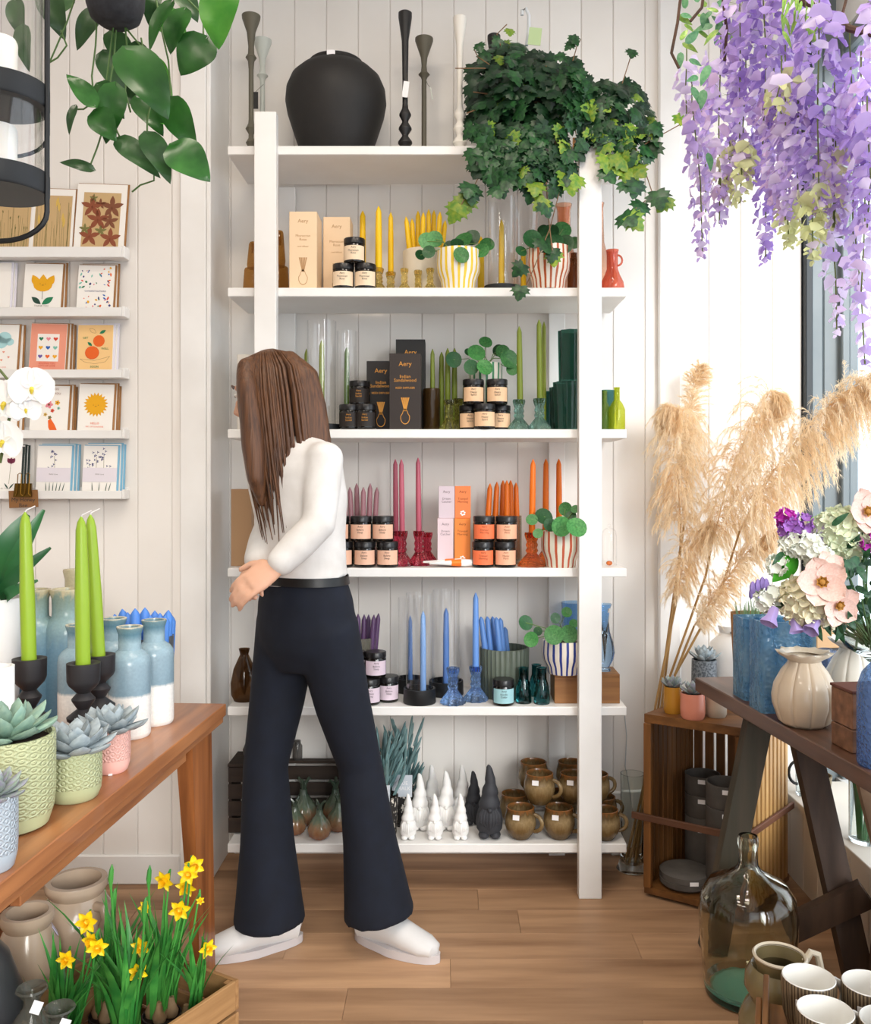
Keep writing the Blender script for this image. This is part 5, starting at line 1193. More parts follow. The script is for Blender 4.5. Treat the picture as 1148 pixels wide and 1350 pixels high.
for k, (px, top) in enumerate(((151, 808), (161, 801), (168, 806), (178, 801), (185, 810), (191, 800), (198, 810), (204, 804), (211, 807), (218, 810), (226, 809), (222, 803))):
    Yc = 2.415 + .035 * ((k * 5) % 3); x = X_(px, Yc); cx = X_(191, Y); xb = cx + max(-.046, min(.046, (x - cx) * .72)); h = HT(top, Yc) - .022
    tl = math.atan2(x - xb, h)
    taper((xb, Yc, TZ + .02), h, '#4f86d6', f'{ORD[k]} sky blue taper in the dark grey tumbler', 'sky blue tapers', .0165, (tl, 0), .018)
# black candlesticks with lime tapers
def black_stick(px, Y, cup_top, c_top, c_dx, label, nm):
    p = onT(px, Y); h = HT(cup_top, Y)
    t = thing('candlestick', label, 'candlestick', p, 0, 'black bobbin candlesticks')
    pr = [(0, 0), (.045, 0), (.046, .006), (.02, .012), (.012, h * .12), (.03, h * .2), (.031, h * .23), (.012, h * .32), (.012, h * .34), (.034, h * .43), (.035, h * .46), (.013, h * .54), (.024, h * .62), (.025, h * .64), (.014, h * .70), (.031, h * .78), (.0345, h * .82), (.0355, h), (.026, h), (.0165, h * .97), (.0165, h * .8), (0, h * .8)]
    obj('turned_stem', MB().lathe(pr, 28), mat('black_painted_wood', '#262325', .5), t)
    hb = h * .8 + .0005; hc = HT(c_top, Y) - hb
    o = thing('taper_candle', 'lime green taper in ' + nm, 'candle', p + V((0, 0, hb)), 0, 'lime green tapers')
    ti = math.atan2(c_dx * Y / F, hc); o.rotation_euler = (0, ti, 0)
    obj('wax', MB().lathe([(0, 0), (.014, 0), (.0155, .01), (.0155, hc * .5), (.0115, hc - .03), (.008, hc - .012), (.0015, hc)], 20, rib=.03, ribn=9), wax('#8fae2c'), o)
    obj('wick', MB().tube([(0, 0, hc - .002), (.003, 0, hc + .004), (.022 if nm[-5:] != 'edge' else .006, 0, hc + .012)], .0014, 5), M_STICKER, o)
black_stick(110, 1.99, 874, 681, -3, 'black turned candlestick in front of the other black one', 'the front black candlestick')
black_stick(131, 2.10, 863, 678, -12, 'black turned candlestick just behind the front one', 'the black candlestick just behind')
black_stick(39, 1.98, 868, 675, -6, 'black turned candlestick between the white vase and the mottled vase', 'the black candlestick by the picture edge')
# white vase, orchid, small cup
M_WCER = mat('white_ceramic', '#f0eeeb', .35)
Y = 1.785
tag(obj('round_vase', MB().lathe([(0, 0), (.06, 0), (.085, .01), (.112, .045), (.114, .075), (.098, .115), (.06, .15), (.034, .165), (.029, .178), (.029, HT(878, Y)), (.024, HT(878, Y)), (.024, .17), (.1, .08), (0, .02)], 44), M_WCER, None, onT(-2, Y)), 'squat round white ceramic vase with a short neck', 'vase')
Y = 2.24; oo = onT(-16, Y)
orch = thing('potted_orchid', 'white orchid with strap leaves in a plain white pot', 'potted plant', oo)
hp = HT(788, Y)
obj('white_pot', MB().lathe([(0, 0), (.062, 0), (.066, .005), (.082, hp), (.078, hp), (.062, .02), (0, .015)], 36), M_WCER, orch)
obj('bark', MB().lathe([(.074, hp - .02), (.04, hp - .012), (0, hp - .01)], 20), M_SOIL, orch)
M_ORL = leafmat('orchid_leaf', '#1f5230', '#2f6a3a', .3)
for (ax, ay), (bx, by), W in (((-5, 785), (36, 678), 44), ((5, 790), (58, 672), 22), ((0, 790), (67, 722), 18), ((10, 792), (50, 765), 16), ((-10, 790), (-60, 690), 40)):
    A, B = at(ax, ay, Y) - oo, at(bx, by, Y - .04) - oo; d = B - A; L = d.length; y = d.normalized(); z = V((.3, -1, .3)); z = (z - y * z.dot(y)).normalized(); x = y.cross(z)
    vs, fs = [], []
    for i in range(9):
        t_ = i / 8; w_ = W * Y / F * .5 * (sin(pi * min(.97, t_ * .8 + .17)) ** .7); 
        for k in (-1, 0, 1): vs.append((w_ * k, L * t_, .04 * sin(pi * t_) + .25 * w_ * abs(k)))
    for i in range(8):
        for k in range(2): a = 3 * i + k; fs.append((a, a + 1, a + 4, a + 3))
    place('leaf', mesh('leaf', MB().add(vs, fs, 0, True), M_ORL), orch, Matrix.Translation(A) @ Matrix((x, y, z)).transposed().to_4x4())
M_PET = mat('orchid_white', '#f6f5f2', .5, sss=.2); M_LIP = mat('orchid_lip_yellow', '#d8c23a', .5)
obj('flower_stem', MB().tube([at(-12, 790, Y) - oo, at(-70, 640, Y - .05) - oo, at(-50, 500, Y - .15) - oo, at(0, 488, Y - .2) - oo, at(22, 515, Y - .22) - oo, at(10, 560, Y - .22) - oo, at(0, 610, Y - .2) - oo], .0035, 6), mat('orchid_stem', '#5b6a3a', .5), orch)
petal = mesh('petal', MB().add([(x * (.62 * sin(pi * min(1, t_ ** .75 * .90 + .10)) ** .55), t_, .18 * x * x * (1 - t_) + .15 * t_ * t_) for t_ in [i / 6 for i in range(7)] for x in (-1, -.5, 0, .5, 1)], [(i * 5 + k, i * 5 + k + 1, i * 5 + k + 6, i * 5 + k + 5) for i in range(6) for k in range(4)], 0, True), M_PET)
for px, py, s, nx in ((42, 512, 30, .35), (6, 532, 34, .1), (34, 540, 20, .5), (4, 582, 30, .0), (-22, 560, 30, -.2)):
    Yo = Y - .23; c = at(px, py, Yo) - oo; fm = Matrix.Translation(c) @ face_to((nx, -1, .05)); S = s * Yo / F
    fl_ = bpy.data.objects.new('flower', mesh('lip', MB().ball((0, -.05 * S, .1 * S), .09 * S, .1 * S, .1 * S, 10, 6).tube([(0, 0, .05 * S), (0, -.12 * S, .2 * S), (0, -.28 * S, .18 * S)], [.09 * S, .09 * S, .03 * S], 8), M_LIP)); link(fl_, orch); fl_.matrix_local = fm
    for a, k in ((0, .85), (2.2, .8), (-2.2, .8), (1.25, 1.0), (-1.25, 1.0)):
        place('petal', petal, fl_, Matrix.Rotation(a, 4, 'Z') @ Matrix.Diagonal((S * k * (1.35 if abs(a) == 1.25 else .8), S * k, S * k, 1)))
# succulents in embossed pots
def emboss(name, col, rough=.3):
    if name in MATS: return MATS[name]
    m, nt, N, L, P = _new(name)
    P.inputs['Base Color'].default_value = lin(col); P.inputs['Roughness'].default_value = rough
    tc = N.new('ShaderNodeTexCoord'); sx = N.new('ShaderNodeSeparateXYZ'); L.new(tc.outputs['Object'], sx.inputs[0])
    def mth(op, a, b=None, c=None):
        n = N.new('ShaderNodeMath'); n.operation = op
        for i, v in enumerate((a, b, c)):
            if v is None: continue
            if hasattr(v, 'links'): L.new(v, n.inputs[i])
            else: n.inputs[i].default_value = v
        return n.outputs[0]
    ang = mth('ARCTAN2', sx.outputs[1], sx.outputs[0])
    u = mth('MULTIPLY', ang, 24 / (2 * pi)); v = mth('MULTIPLY', sx.outputs[2], 80.0)
    row = mth('FLOOR', u); v2 = mth('MULTIPLY_ADD', row, .5, v)
    fu = mth('SUBTRACT', mth('FRACT', u), .5); fv = mth('SUBTRACT', mth('FRACT', v2), .5)
    d = mth('SQRT', mth('ADD', mth('MULTIPLY', fu, fu), mth('MULTIPLY', fv, fv)))
    ringh = mth('SINE', mth('MULTIPLY', d, 15.0))
    up = mth('GREATER_THAN', sx.outputs[2], .028)
    hh_ = mth('MULTIPLY', ringh, up)
    bp = N.new('ShaderNodeBump'); bp.inputs['Strength'].default_value = .6; bp.inputs['Distance'].default_value = .0018
    L.new(hh_, bp.inputs['Height']); L.new(bp.outputs[0], P.inputs['Normal'])
    MATS[name] = m; return m
M_SUC1 = leafmat('grey_lilac_succulent', '#8f9aa0', '#a9b2b4', .6); M_SUC2 = leafmat('sage_succulent', '#7d9a8c', '#93ad98', .55); M_SUC3 = leafmat('mauve_succulent', '#8d8a9c', '#8fa28c', .55)
SL = {1: mesh('leaf', rosette_leaf(), M_SUC1), 2: mesh('leaf', rosette_leaf(), M_SUC2), 3: mesh('leaf', rosette_leaf(), M_SUC3)}
def rosette(t, c, s, kind, rows=((5, 1.25, .55), (7, .85, .8), (9, .4, 1.0), (9, .08, 1.05)), narrow=1, off=0):
    for n, el, ln in rows:
        for k in range(n):
            a = 2 * pi * k / n + el * 2.3 + off
            M = Matrix.Translation(c) @ Matrix.Rotation(a, 4, 'Z') @ Matrix.Rotation(el + R.uniform(-.1, .1), 4, 'X') @ Matrix.Diagonal((s * ln * narrow, s * ln, s * ln, 1))
            place('leaf', SL[kind], t, M)
def succulent(loc, r, h, m, label, kind, s, narrow=1, group='succulents in embossed pots', n=40, foot=.86, rows=None):
    t = thing('potted_succulent', label, 'potted plant', loc, R.uniform(0, 6), group)
    obj('embossed_pot', MB().lathe([(0, 0), (r * foot * .9, 0), (r * foot, .004), (r * .97, h * .2), (r, h * .4), (r, h * .97), (r * .985, h), (r * .92, h), (r * .9, h * .4), (0, .012)], n), m, t)
    obj('soil', MB().lathe([(r * .915, h - .012), (0, h - .008)], 20), M_SOIL, t)
    kw = dict(rows=rows) if rows else {}
    rosette(t, V((0, 0, h - .006)), s, kind, narrow=narrow, **kw)
    for k in range(1): obj('felt_foot', MB().box(-.004, .004, -.004, .004, 0, .004), M_STICKER, t, (r * foot * .9, 0, 0))
    return t
E1 = emboss('sage_embossed_glaze', '#b3b88e'); E2 = emboss('pink_embossed_glaze', '#efb8ac'); E3 = emboss('blue_grey_embossed_glaze', '#a9b3bc')
succulent(onT(9, 1.62), .081, .163, E1, 'large sage green embossed pot with a green succulent at the picture edge', 2, .085, .8)
succulent(onT(97, 1.765), .0525, .094, E1, 'small sage green embossed pot with a grey lilac rosette succulent', 1, .078, .95)
succulent(onT(146, 1.93), .040, .090, E2, 'pink embossed pot with a grey rosette succulent', 1, .072, .95)
succulent(onT(-13, 1.44), .041, .118, E3, 'blue grey embossed pot with a mauve succulent cut by the picture edge', 3, .055, .8)

# ------------------------------------------------------------------ under the table: stoneware jars, dark vase, bottles
M_STONE = mat('beige_stoneware_glaze', '#cdb7a0', .22, '#bda58c', ns=4, coat=.3); M_STONEI = M_STONE
def churn(px, Y, r, h, label, hz=True, rz=0):
    t = thing('stoneware_jar', label, 'jar', (X_(px, Y), Y, .0003), rz, 'beige stoneware jars')
    obj('body', MB().lathe([(0, 0), (r * .82, 0), (r * .86, .006), (r, h * .3), (r, h * .62), (r * .93, h * .74), (r * .72, h * .86), (r * .66, h * .89), (r * .76, h * .93), (r * .79, h * .965), (r * .76, h), (r * .62, h), (r * .56, h * .9), (r * .9, h * .6), (0, .02)], 44), M_STONE, t)
    obj('price_sticker', MB().box(-.014, .014, -.001, .001, -.014, .014), mat('pale_lilac_sticker', '#c9c4da', .5), t, (-r * .3, -r * .72, h * .83), (-.5, 0, -.4))
    if hz: obj('ear_handle', MB().tube([(r * .72, 0, h * .83), (r * 1.02, 0, h * .84), (r * 1.12, 0, h * .77), (r * 1.0, 0, h * .70)], .013, 10), M_STONE, t)
    return t
churn(101, 2.38, .100, .335, 'tall beige glazed stoneware jar standing behind the shorter one', True, -.5)
churn(36, 2.2, .078, .335, 'shorter beige glazed stoneware jar beside the dark vase', True, 2.5)
Y = 1.93
tag(obj('floor_vase', MB().lathe([(0, 0), (.07, 0), (.1, .06), (.118, .16), (.11, .27), (.08, .36), (.05, .40), (.045, .42), (.038, .42), (.04, .38), (.1, .2), (0, .02)], 40), mat('charcoal_glaze', '#3a3a3c', .3), None, (X_(-42, Y), Y, 0)), 'big charcoal glazed floor vase cut by the picture edge under the table', 'vase')
M_SMK = tinted_glass('smoky_clear_glass', '#8a8a80', .05, .35)
def inkbottle(px, Y, h, label):
    t = thing('glass_bottle', label, 'bottle', (X_(px, Y), Y, .2888), 0, 'smoky glass bottles on the block')
    obj('body', MB().lathe([(0, 0), (.035, 0), (.037, .004), (.037, h * .5), (.018, h * .7), (.015, h * .75), (.015, h * .84), (.026, h * .95), (.029, h * .97), (.027, h), (.02, h * .97), (.012, h * .85), (.012, h * .74), (0, .012)], 28), M_SMK, t)
    obj('price_sticker', MB().box(-.009, .009, -.0008, .0008, -.012, .012), M_STICKER, t, (.016, -.016, h * .78), (0, .4, .2))
Yb_ = 1.83
bx = thing('wooden_block', 'low wooden block under the smoky glass bottles', 'block', (X_(55, 1.70), 1.70, 0))
obj('block', MB().box(-.11, .09, -.07, .07, 0, .2885, .003), M_DARKW, bx)
inkbottle(42, 1.71, .135, 'smoky glass bottle with a sticker next to the dark vase')
inkbottle(78, 1.68, .115, 'smoky glass bottle with a sticker next to the daffodils')
# ------------------------------------------------------------------ daffodils in a wooden crate
CR = V((-.481, 2.10, 0)); cth = math.atan2(.10, -.172)      # corner; long side direction
ux = V((cos(cth), sin(cth), 0)); vx = V((-ux.y, ux.x, 0)); 
if vx.y > 0: vx = -vx
crate = thing('wooden_crate', 'light slatted wooden crate of potted daffodils at the table foot', 'crate', CR, math.atan2(ux.y, ux.x))
M_CRW = wood('crate_wood_long', '#b0875a', '#85603a', 0, .7, 3, .12); M_CRWY = wood('crate_wood_cross', '#b58b5c', '#8a643c', 1, .7, 3, .12); M_CRWZ = wood('crate_wood_post', '#a37a4e', '#7d5833', 2, .7, 3, .12)
LX, LY, HC = .38, .36, .228    # local x runs along ux; local y is away from vx
sgn = 1 if (Matrix.Rotation(math.atan2(ux.y, ux.x), 3, 'Z') @ V((0, 1, 0))).dot(vx) > 0 else -1
def cb(x0, x1, y0, y1, z0, z1): 
    ya, yb = sorted((sgn * y0, sgn * y1)); return MB().box(x0, x1, ya, yb, z0, z1, .0015)
for k in range(3):
    z0 = .008 + k * .075; z1 = z0 + .068
    obj('slat', cb(0, LX, 0, .010, z0, z1), M_CRW, crate); obj('slat', cb(0, LX, LY - .01, LY, z0, z1), M_CRW, crate)
    obj('slat', cb(0, .010, .0105, LY - .0105, z0, z1), M_CRWY, crate); obj('slat', cb(LX - .01, LX, .0105, LY - .0105, z0, z1), M_CRWY, crate)
for x in (.0105, LX - .0255):
    for y in (.0105, LY - .0255): obj('corner_post', cb(x, x + .015, y, y + .015, 0, HC - .004), M_CRWZ, crate)
obj('bottom_board', cb(.012, LX - .012, .012, LY - .012, .002, .008), M_CRW, crate)
def inC(a, b): return CR + ux * a + vx * b
M_DLEAF = leafmat('daffodil_leaf', '#2f7a34', '#55a046', .35); M_DPET = mat('daffodil_yellow', '#f5d417', .45, sss=.15); M_DTRU = mat('daffodil_trumpet', '#f2b90c', .45); M_BULB = mat('bulb_skin', '#8a6a48', .7, '#b89a78', ns=20)
DB = [mesh('leaf', blade_leaf(1, .06, b_, 6), M_DLEAF) for b_ in (.08, .25, .5)]
dpet = mesh('petal', MB().add([(x * .30 * sin(pi * min(1, t_ * .9 + .1)) ** .8, t_, .10 * t_ + .1 * x * x) for t_ in (0, .25, .5, .75, 1) for x in (-1, 0, 1)], [(i * 3 + k, i * 3 + k + 1, i * 3 + k + 4, i * 3 + k + 3) for i in range(4) for k in range(2)], 0, True), M_DPET)
dtr = mesh('flower', MB().lathe([(.10, 0), (.26, .12), (.28, .45), (.36, .58), (.33, .58), (.24, .44), (.2, .1), (0, .05)], 16, rib=.05, ribn=8), M_DTRU)
def daff(base, hgt, nl, flowers, label, buds=(), spread=.05, zb=.10):
    t = thing('potted_daffodils', label, 'potted plant', base, 0, 'miniature daffodils')
    obj('nursery_pot', MB().lathe([(0, 0), (.036, 0), (.045, zb), (.042, zb), (.034, .006), (0, .004)], 24), mat('dark_plastic', '#2f2c2a', .5), t)
    obj('soil', MB().lathe([(.041, zb - .01), (0, zb - .004)], 16), M_SOIL, t)
    for k in range(4): obj('bulb', MB().lathe([(0, -.005), (.014, .0), (.017, .012), (.009, .03), (.006, .045), (0, .045)], 12), M_BULB, t, (.022 * cos(k * 1.6), .022 * sin(k * 1.6), zb - .005))
    for k in range(nl):
        a = R.uniform(0, 6.28); rr = R.uniform(0, .028); L = hgt * R.uniform(.62, 1.0)
        place('leaf', DB[k % 3], t, Matrix.Translation((rr * cos(a), rr * sin(a), zb)) @ Matrix.Rotation(a + R.uniform(-1, 1), 4, 'Z') @ Matrix.Rotation(R.uniform(-.10, .10), 4, 'X') @ Matrix.Diagonal((hgt * .9, L, L, 1)))
    st = MB(); loc = V(base)
    for fx, fy, dy, s, nx, nz in flowers:
        Yf = loc.y + dy; c = at(fx, fy, Yf) - loc; S = s * Yf / F
        b0 = V((R.uniform(-.02, .02), R.uniform(-.02, .02), zb)); back = V((-nx * .02, .018, .012))
        st.tube([b0, V((c.x * .8 + b0.x * .2, c.y * .7, zb + (c.z - zb) * .75)), c + back + V((0, 0, .005)), c], .0022, 6)
        fm = Matrix.Translation(c) @ face_to((nx, -1, nz)) @ Matrix.Rotation(R.random() * 2, 4, 'Z')
        f_ = place('flower', dtr, t, fm @ Matrix.Diagonal((S, S, S, 1)))
        for k in range(6): place('petal', dpet, f_, Matrix.Rotation(k * pi / 3, 4, 'Z') @ Matrix.Rotation(.12 * (k % 2), 4, 'X'))
    for fx, fy, dy in buds:
        Yf = loc.y + dy; c = at(fx, fy, Yf) - loc; b0 = V((0, 0, zb))
        st.tube([b0, V((c.x * .8, c.y, zb + (c.z - zb) * .6)), c], .0024, 6)
        st.tube([c, c + V((0, 0, .02)), c + V((.002, 0, .04)), c + V((.003, 0, .052))], [.003, .006, .005, .001], 7)
    obj('flower_stems', st, M_DLEAF, t)
daff(inC(.165, .08) + V((0, 0, .0085)), .30, 34, [(218, 1160, .0, 15, -.3, -.1), (255, 1142, .0, 15, .5, .2), (248, 1152, -.03, 14, .2, .1), (246, 1168, .02, 15, -.1, -.2), (237, 1199, -.02, 15, .1, 0), (191, 1196, .02, 9, 0, .3), (264, 1187, .0, 6, .3, 0)], 'tallest pot of miniature daffodils nearest the table leg'.replace('nearest', 'next to'), [(196, 1170, .0)], zb=.13)
daff(inC(.072, .064) + V((0, 0, .0085)), .26, 10, [(273, 1250, .0, 13, .8, 0)], 'small pot of daffodils with one bloom facing the crate end', [], zb=.13)
daff(inC(.14, .19) + V((0, 0, .0085)), .33, 30, [(186, 1248, .0, 14, -.1, .0), (182, 1281, -.02, 14, .2, 0)], 'middle pot of miniature daffodils with two low blooms', [(146, 1170, .03), (190, 1215, -.05)], zb=.11)
daff(inC(.22, .30) + V((0, 0, .0085)), .30, 30, [(115, 1215, .0, 16, .0, .1), (122, 1240, -.02, 15, -.4, 0), (128, 1248, -.03, 15, .4, -.1), (88, 1264, -.02, 14, 0, 0)], 'pot of miniature daffodils with four blooms beside the smoky bottles', [], zb=.11)
daff(inC(.30, .12) + V((0, 0, .0085)), .30, 22, [], 'pot of daffodils without open blooms before the stoneware jar', [(150, 1200, .0)], zb=.11)
# ------------------------------------------------------------------ low display platform under the side window
M_PLAT = mat('cream_platform_paint', '#e8ded0', .5)
plat = thing('display_platform', 'low cream boarded display platform under the side window', 'platform', (0, 0, 0))
obj('top_board', MB().box(1.186, WX - .032, .9, 3.30, .265, .289, .002), M_PLAT, plat)
for k in range(20):
    y0 = 3.29 - .119 * (k + 1)
    obj('front_board', MB().box(1.192, 1.206, y0 + .001, y0 + .118, 0, .2645, .003), M_PLAT, plat)
M_CGLASS = real_glass('clear_thick_glass', '#f2f7f5')
def onP(px, Y, z=.2893): return V((X_(px, Y), Y, z))
t = thing('glass_mug', 'clear glass mug on the display platform behind the table leg', 'mug', onP(1064, 3.16))
obj('body', MB().lathe([(0, 0), (.036, 0), (.038, .004), (.040, .15), (.037, .15), (.034, .01), (0, .008)], 24), M_CGLASS, t)
obj('handle', MB().tube([(-.038 - .03 * sin(a), -.01, .08 + .04 * cos(a)) for a in [k * pi / 8 for k in range(9)]], .005, 8), M_BLACK, t)
tag(obj('plant_pot', MB().lathe([(0, 0), (.03, 0), (.04, .10), (.042, .12), (.038, .12), (.03, .01), (0, .01)], 24), mat('olive_brown_pot', '#75664a', .5), None, onP(1079, 3.0) + V((.0, 0, 0))), 'olive brown pot on the platform next to the glass mug', 'pot')
t = thing('glass_vase', 'clear glass vase of green stems on the platform', 'vase', onP(1141, 2.75))
obj('vase', MB().lathe([(0, 0), (.045, 0), (.048, .005), (.048, .20), (.045, .20), (.043, .012), (0, .01)], 28), M_CGLASS, t)
st = MB()
for k in range(16):
    a = R.uniform(0, 6.28); st.tube([(.02 * cos(a), .02 * sin(a), .012), (.03 * cos(a + .3), .03 * sin(a + .3), .15), (.05 * cos(a + .4), .05 * sin(a + .4), .25)], .0035, 6)
obj('stems', st, mat('wet_green_stems', '#3f7a45', .4), t)['kind'] = 'stuff'

# ------------------------------------------------------------------ glass floor vase with pampas grass
pv = thing('glass_vase', 'tall clear glass floor vase holding the pampas stems', 'vase', (.655, 3.23, .0003))
obj('vase', MB().lathe([(0, 0), (.052, 0), (.056, .004), (.046, .02), (.040, .06), (.042, .34), (.039, .34), (.037, .06), (.03, .024), (0, .022)], 32), M_CGLASS, pv)
M_PAMP = mat('pampas_plume', '#f0d8b2', .9, '#faeed8', ns=9, transl=.5); M_PSTEM = mat('pampas_stem', '#b08a55', .7)
def pampas(stem, plume, L, label, side=(-1, 1), n=1500, droop=.9, rw=.012):
    """one stalk: points as (px, py, depth); the plume is feathery branchlets that arch and droop off the rachis, each fringed with fine hairs"""
    P = [at(*p) for p in plume]; S = [V(p) if abs(p[0]) < 5 else at(*p) for p in stem]
    o = thing('pampas_stalk', label, 'dried grass', S[0], 0, 'pampas grass')
    o0 = V(S[0])
    obj('stem', MB().tube([p - o0 for p in S + P[:1]], [.0042] * len(S) + [.0032], 7), M_PSTEM, o)
    def along(t):
        f = t * (len(P) - 1); i = min(int(f), len(P) - 2); return P[i].lerp(P[i + 1], f - i) - o0, (P[i + 1] - P[i]).normalized()
    b = MB(); b.tube([p - o0 for p in P], [.0032] + [.0022] * (len(P) - 2) + [.001], 6)
    G = R.gauss; nb = int(n / 5.5)
    for k in range(nb):
        t = (k + R.random()) / nb; c, d = along(t)
        a = k * 2.4 + R.uniform(-.6, .6); u = d.orthogonal().normalized(); w = d.cross(u)
        out = (u * cos(a) + w * sin(a)); ll = L * R.uniform(.45, 1.12) * (sin(pi * min(1, .22 + t * .74)) ** .55)
        jv = V((G(0, .15), G(0, .15), G(0, .12)))
        v = (d * .75 + out * .55 + jv); p = c; pts = [p]; ns = 7
        for j in range(ns):
            v = (v + V((0, 0, -droop * .42)) + V((G(0, .06), G(0, .06), 0))).normalized(); p = p + v * ll / ns; pts.append(p)
        for j in range(int(26 + ll * 300)):
            f = R.random() ** .8 * ns; i = min(int(f), ns - 1); q0 = pts[i].lerp(pts[i + 1], f - i); dd = (pts[i + 1] - pts[i]).normalized()
            h = R.uniform(.012, .036) * (1.15 - .5 * f / ns)
            dr = (dd + V((G(0, .38), G(0, .38), G(0, .3) - .15))).normalized()
            wd = dr.cross(V((G(0, 1), G(0, 1), G(0, 1)))).normalized() * .00062
            m_ = q0 + dr * h * .55; e = q0 + dr * h + V((0, 0, -.25 * h * droop))
            b.add([q0 - wd, q0 + wd, m_ + wd, m_ - wd, e], [(0, 1, 2, 3), (3, 2, 4)], 0, False)
    q_ = obj('plume', b, M_PAMP, o); q_['kind'] = 'stuff'
B0 = (.652, 3.235)
def base(k): return (B0[0] + .022 * cos(k * 1.05), B0[1] + .022 * sin(k * 1.05), .026)
pampas([base(0), (868, 930, 3.22), (897, 720, 3.2)], [(897, 690, 3.2), (893, 620, 3.18), (900, 540, 3.16), (880, 535, 3.14)], .16, 'pampas stalk with the broad drooping plume beside the shelf', (1, 1), 2000, 1.0)
pampas([base(1), (872, 930, 3.24), (903, 680, 3.26)], [(906, 620, 3.26), (908, 560, 3.26), (915, 510, 3.25), (925, 484, 3.25)], .075, 'pampas stalk with the slim upright plume', (1, 1), 1100, .3)
pampas([base(2), (880, 900, 3.2), (930, 760, 3.12)], [(938, 720, 3.1), (958, 640, 3.06), (985, 570, 3.0), (1015, 515, 2.95), (1030, 520, 2.93)], .15, 'pampas stalk with the tall plume in the middle', (1, 1), 2100, 1.0)
pampas([base(3), (884, 900, 3.18), (950, 780, 3.02)], [(975, 700, 2.95), (1020, 620, 2.88), (1075, 550, 2.8), (1130, 505, 2.72), (1175, 480, 2.66)], .185, 'pampas stalk with the largest plume reaching over the bouquet', (-1, 1), 3000, 1.0)
pampas([base(4), (878, 920, 3.18), (905, 850, 3.06)], [(915, 825, 3.03), (945, 780, 2.98), (985, 728, 2.93), (1020, 703, 2.9)], .085, 'pampas stalk with the low golden plume above the grey pot', (-1, 1), 1300, .55)
pampas([base(5), (864, 930, 3.2), (890, 800, 3.16)], [(893, 785, 3.15), (900, 740, 3.13), (920, 700, 3.12), (935, 690, 3.1)], .10, 'pampas stalk with the small low plume in the middle', (1, 1), 1100, 1.0)

# ------------------------------------------------------------------ slatted crate standing on end
Cn, Cl, Cr = V((.925, 2.84, 0)), V((.652, 3.02, 0)), V((1.168, 3.115, 0)); Cf = Cl + Cr - Cn
M_SLO = wood('lit_slat_wood', '#d6a96c', '#b3844c', 2, .45, 2.2, .14)  # window light on the outer side, put into the slat colour
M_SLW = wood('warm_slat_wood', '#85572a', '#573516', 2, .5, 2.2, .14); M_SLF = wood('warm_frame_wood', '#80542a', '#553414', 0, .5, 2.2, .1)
HCR = .605
sc = thing('slatted_crate', 'tall brown slatted wooden crate standing on end beside the trestle table', 'crate', Cn)
def beam(a, b, th, z0, z1, m, name='rail', par=None):
    """an upright board between two plan points (local to the crate)"""
    par = par or sc
    a, b = V(a) - Cn, V(b) - Cn; d = (b - a); L = d.length
    o = obj(name, MB().box(0, L, -th / 2, th / 2, z0, z1, .0015), m, par, (a.x, a.y, 0), (0, 0, math.atan2(d.y, d.x)))
    return o
def slab(z0, z1, name, sh=.0):
    vs = []
    for z in (z0, z1):
        for p in (Cn, Cr, Cf, Cl): q_ = p - Cn; vs.append((q_.x, q_.y, z))
    obj(name, MB().add(vs, [(3, 2, 1, 0), (4, 5, 6, 7), (0, 1, 5, 4), (1, 2, 6, 5), (2, 3, 7, 6), (3, 0, 4, 7)]), M_SLF, sc)
slab(HCR - .028, HCR, 'top_board'); slab(.012, .034, 'bottom_board')
def slats(A, B, n, w, th=.012, skip=(), m=None):
    for k in range(n):
        t = (k + .5) / n
        if k in skip: continue
        c = A.lerp(B, t); d = (B - A).normalized() * w / 2
        beam(c - d, c + d, th, .0345, HCR - .0285, m or M_SLW, 'slat')
un = (Cf - Cn).normalized() * .016
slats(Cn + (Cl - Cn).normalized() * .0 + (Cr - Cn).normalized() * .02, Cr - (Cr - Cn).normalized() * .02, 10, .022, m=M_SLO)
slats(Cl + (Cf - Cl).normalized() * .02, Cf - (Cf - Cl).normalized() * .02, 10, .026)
slats(Cl + (Cn - Cl).normalized() * .19 + (Cf - Cl) * .96, Cn + (Cf - Cl) * .96, 6, .018)
slats(Cl + (Cf - Cl) * .96, Cl + (Cn - Cl).normalized() * .16 + (Cf - Cl) * .96, 4, .03)
beam(Cl + (Cn - Cl).normalized() * .001, Cl + (Cn - Cl).normalized() * .026, .02, .0345, HCR - .0285, M_SLW, 'front_stile')
beam(Cn - (Cn - Cl).normalized() * .026, Cn - (Cn - Cl).normalized() * .001, .02, .0345, HCR - .0285, M_SLW, 'front_stile')
nf = V((-.547, -.837, 0)); nr = V((.75, -.66, 0))
M_STRAP = wood('strap_wood', '#5e3c28', '#46291a', 0, .6, 2, .05)
beam(Cl + nf * .018 + V((-.03, .02, 0)), Cn + nf * .018, .010, .258, .280, M_STRAP, 'strap_rail')
beam(Cn + nr * .014 + (Cr - Cn).normalized() * .012, Cr + nr * .014, .010, .262, .283, wood('pale_strap_wood', '#8d5f4a', '#6f4734', 0, .55, 2, .05), 'strap_rail')
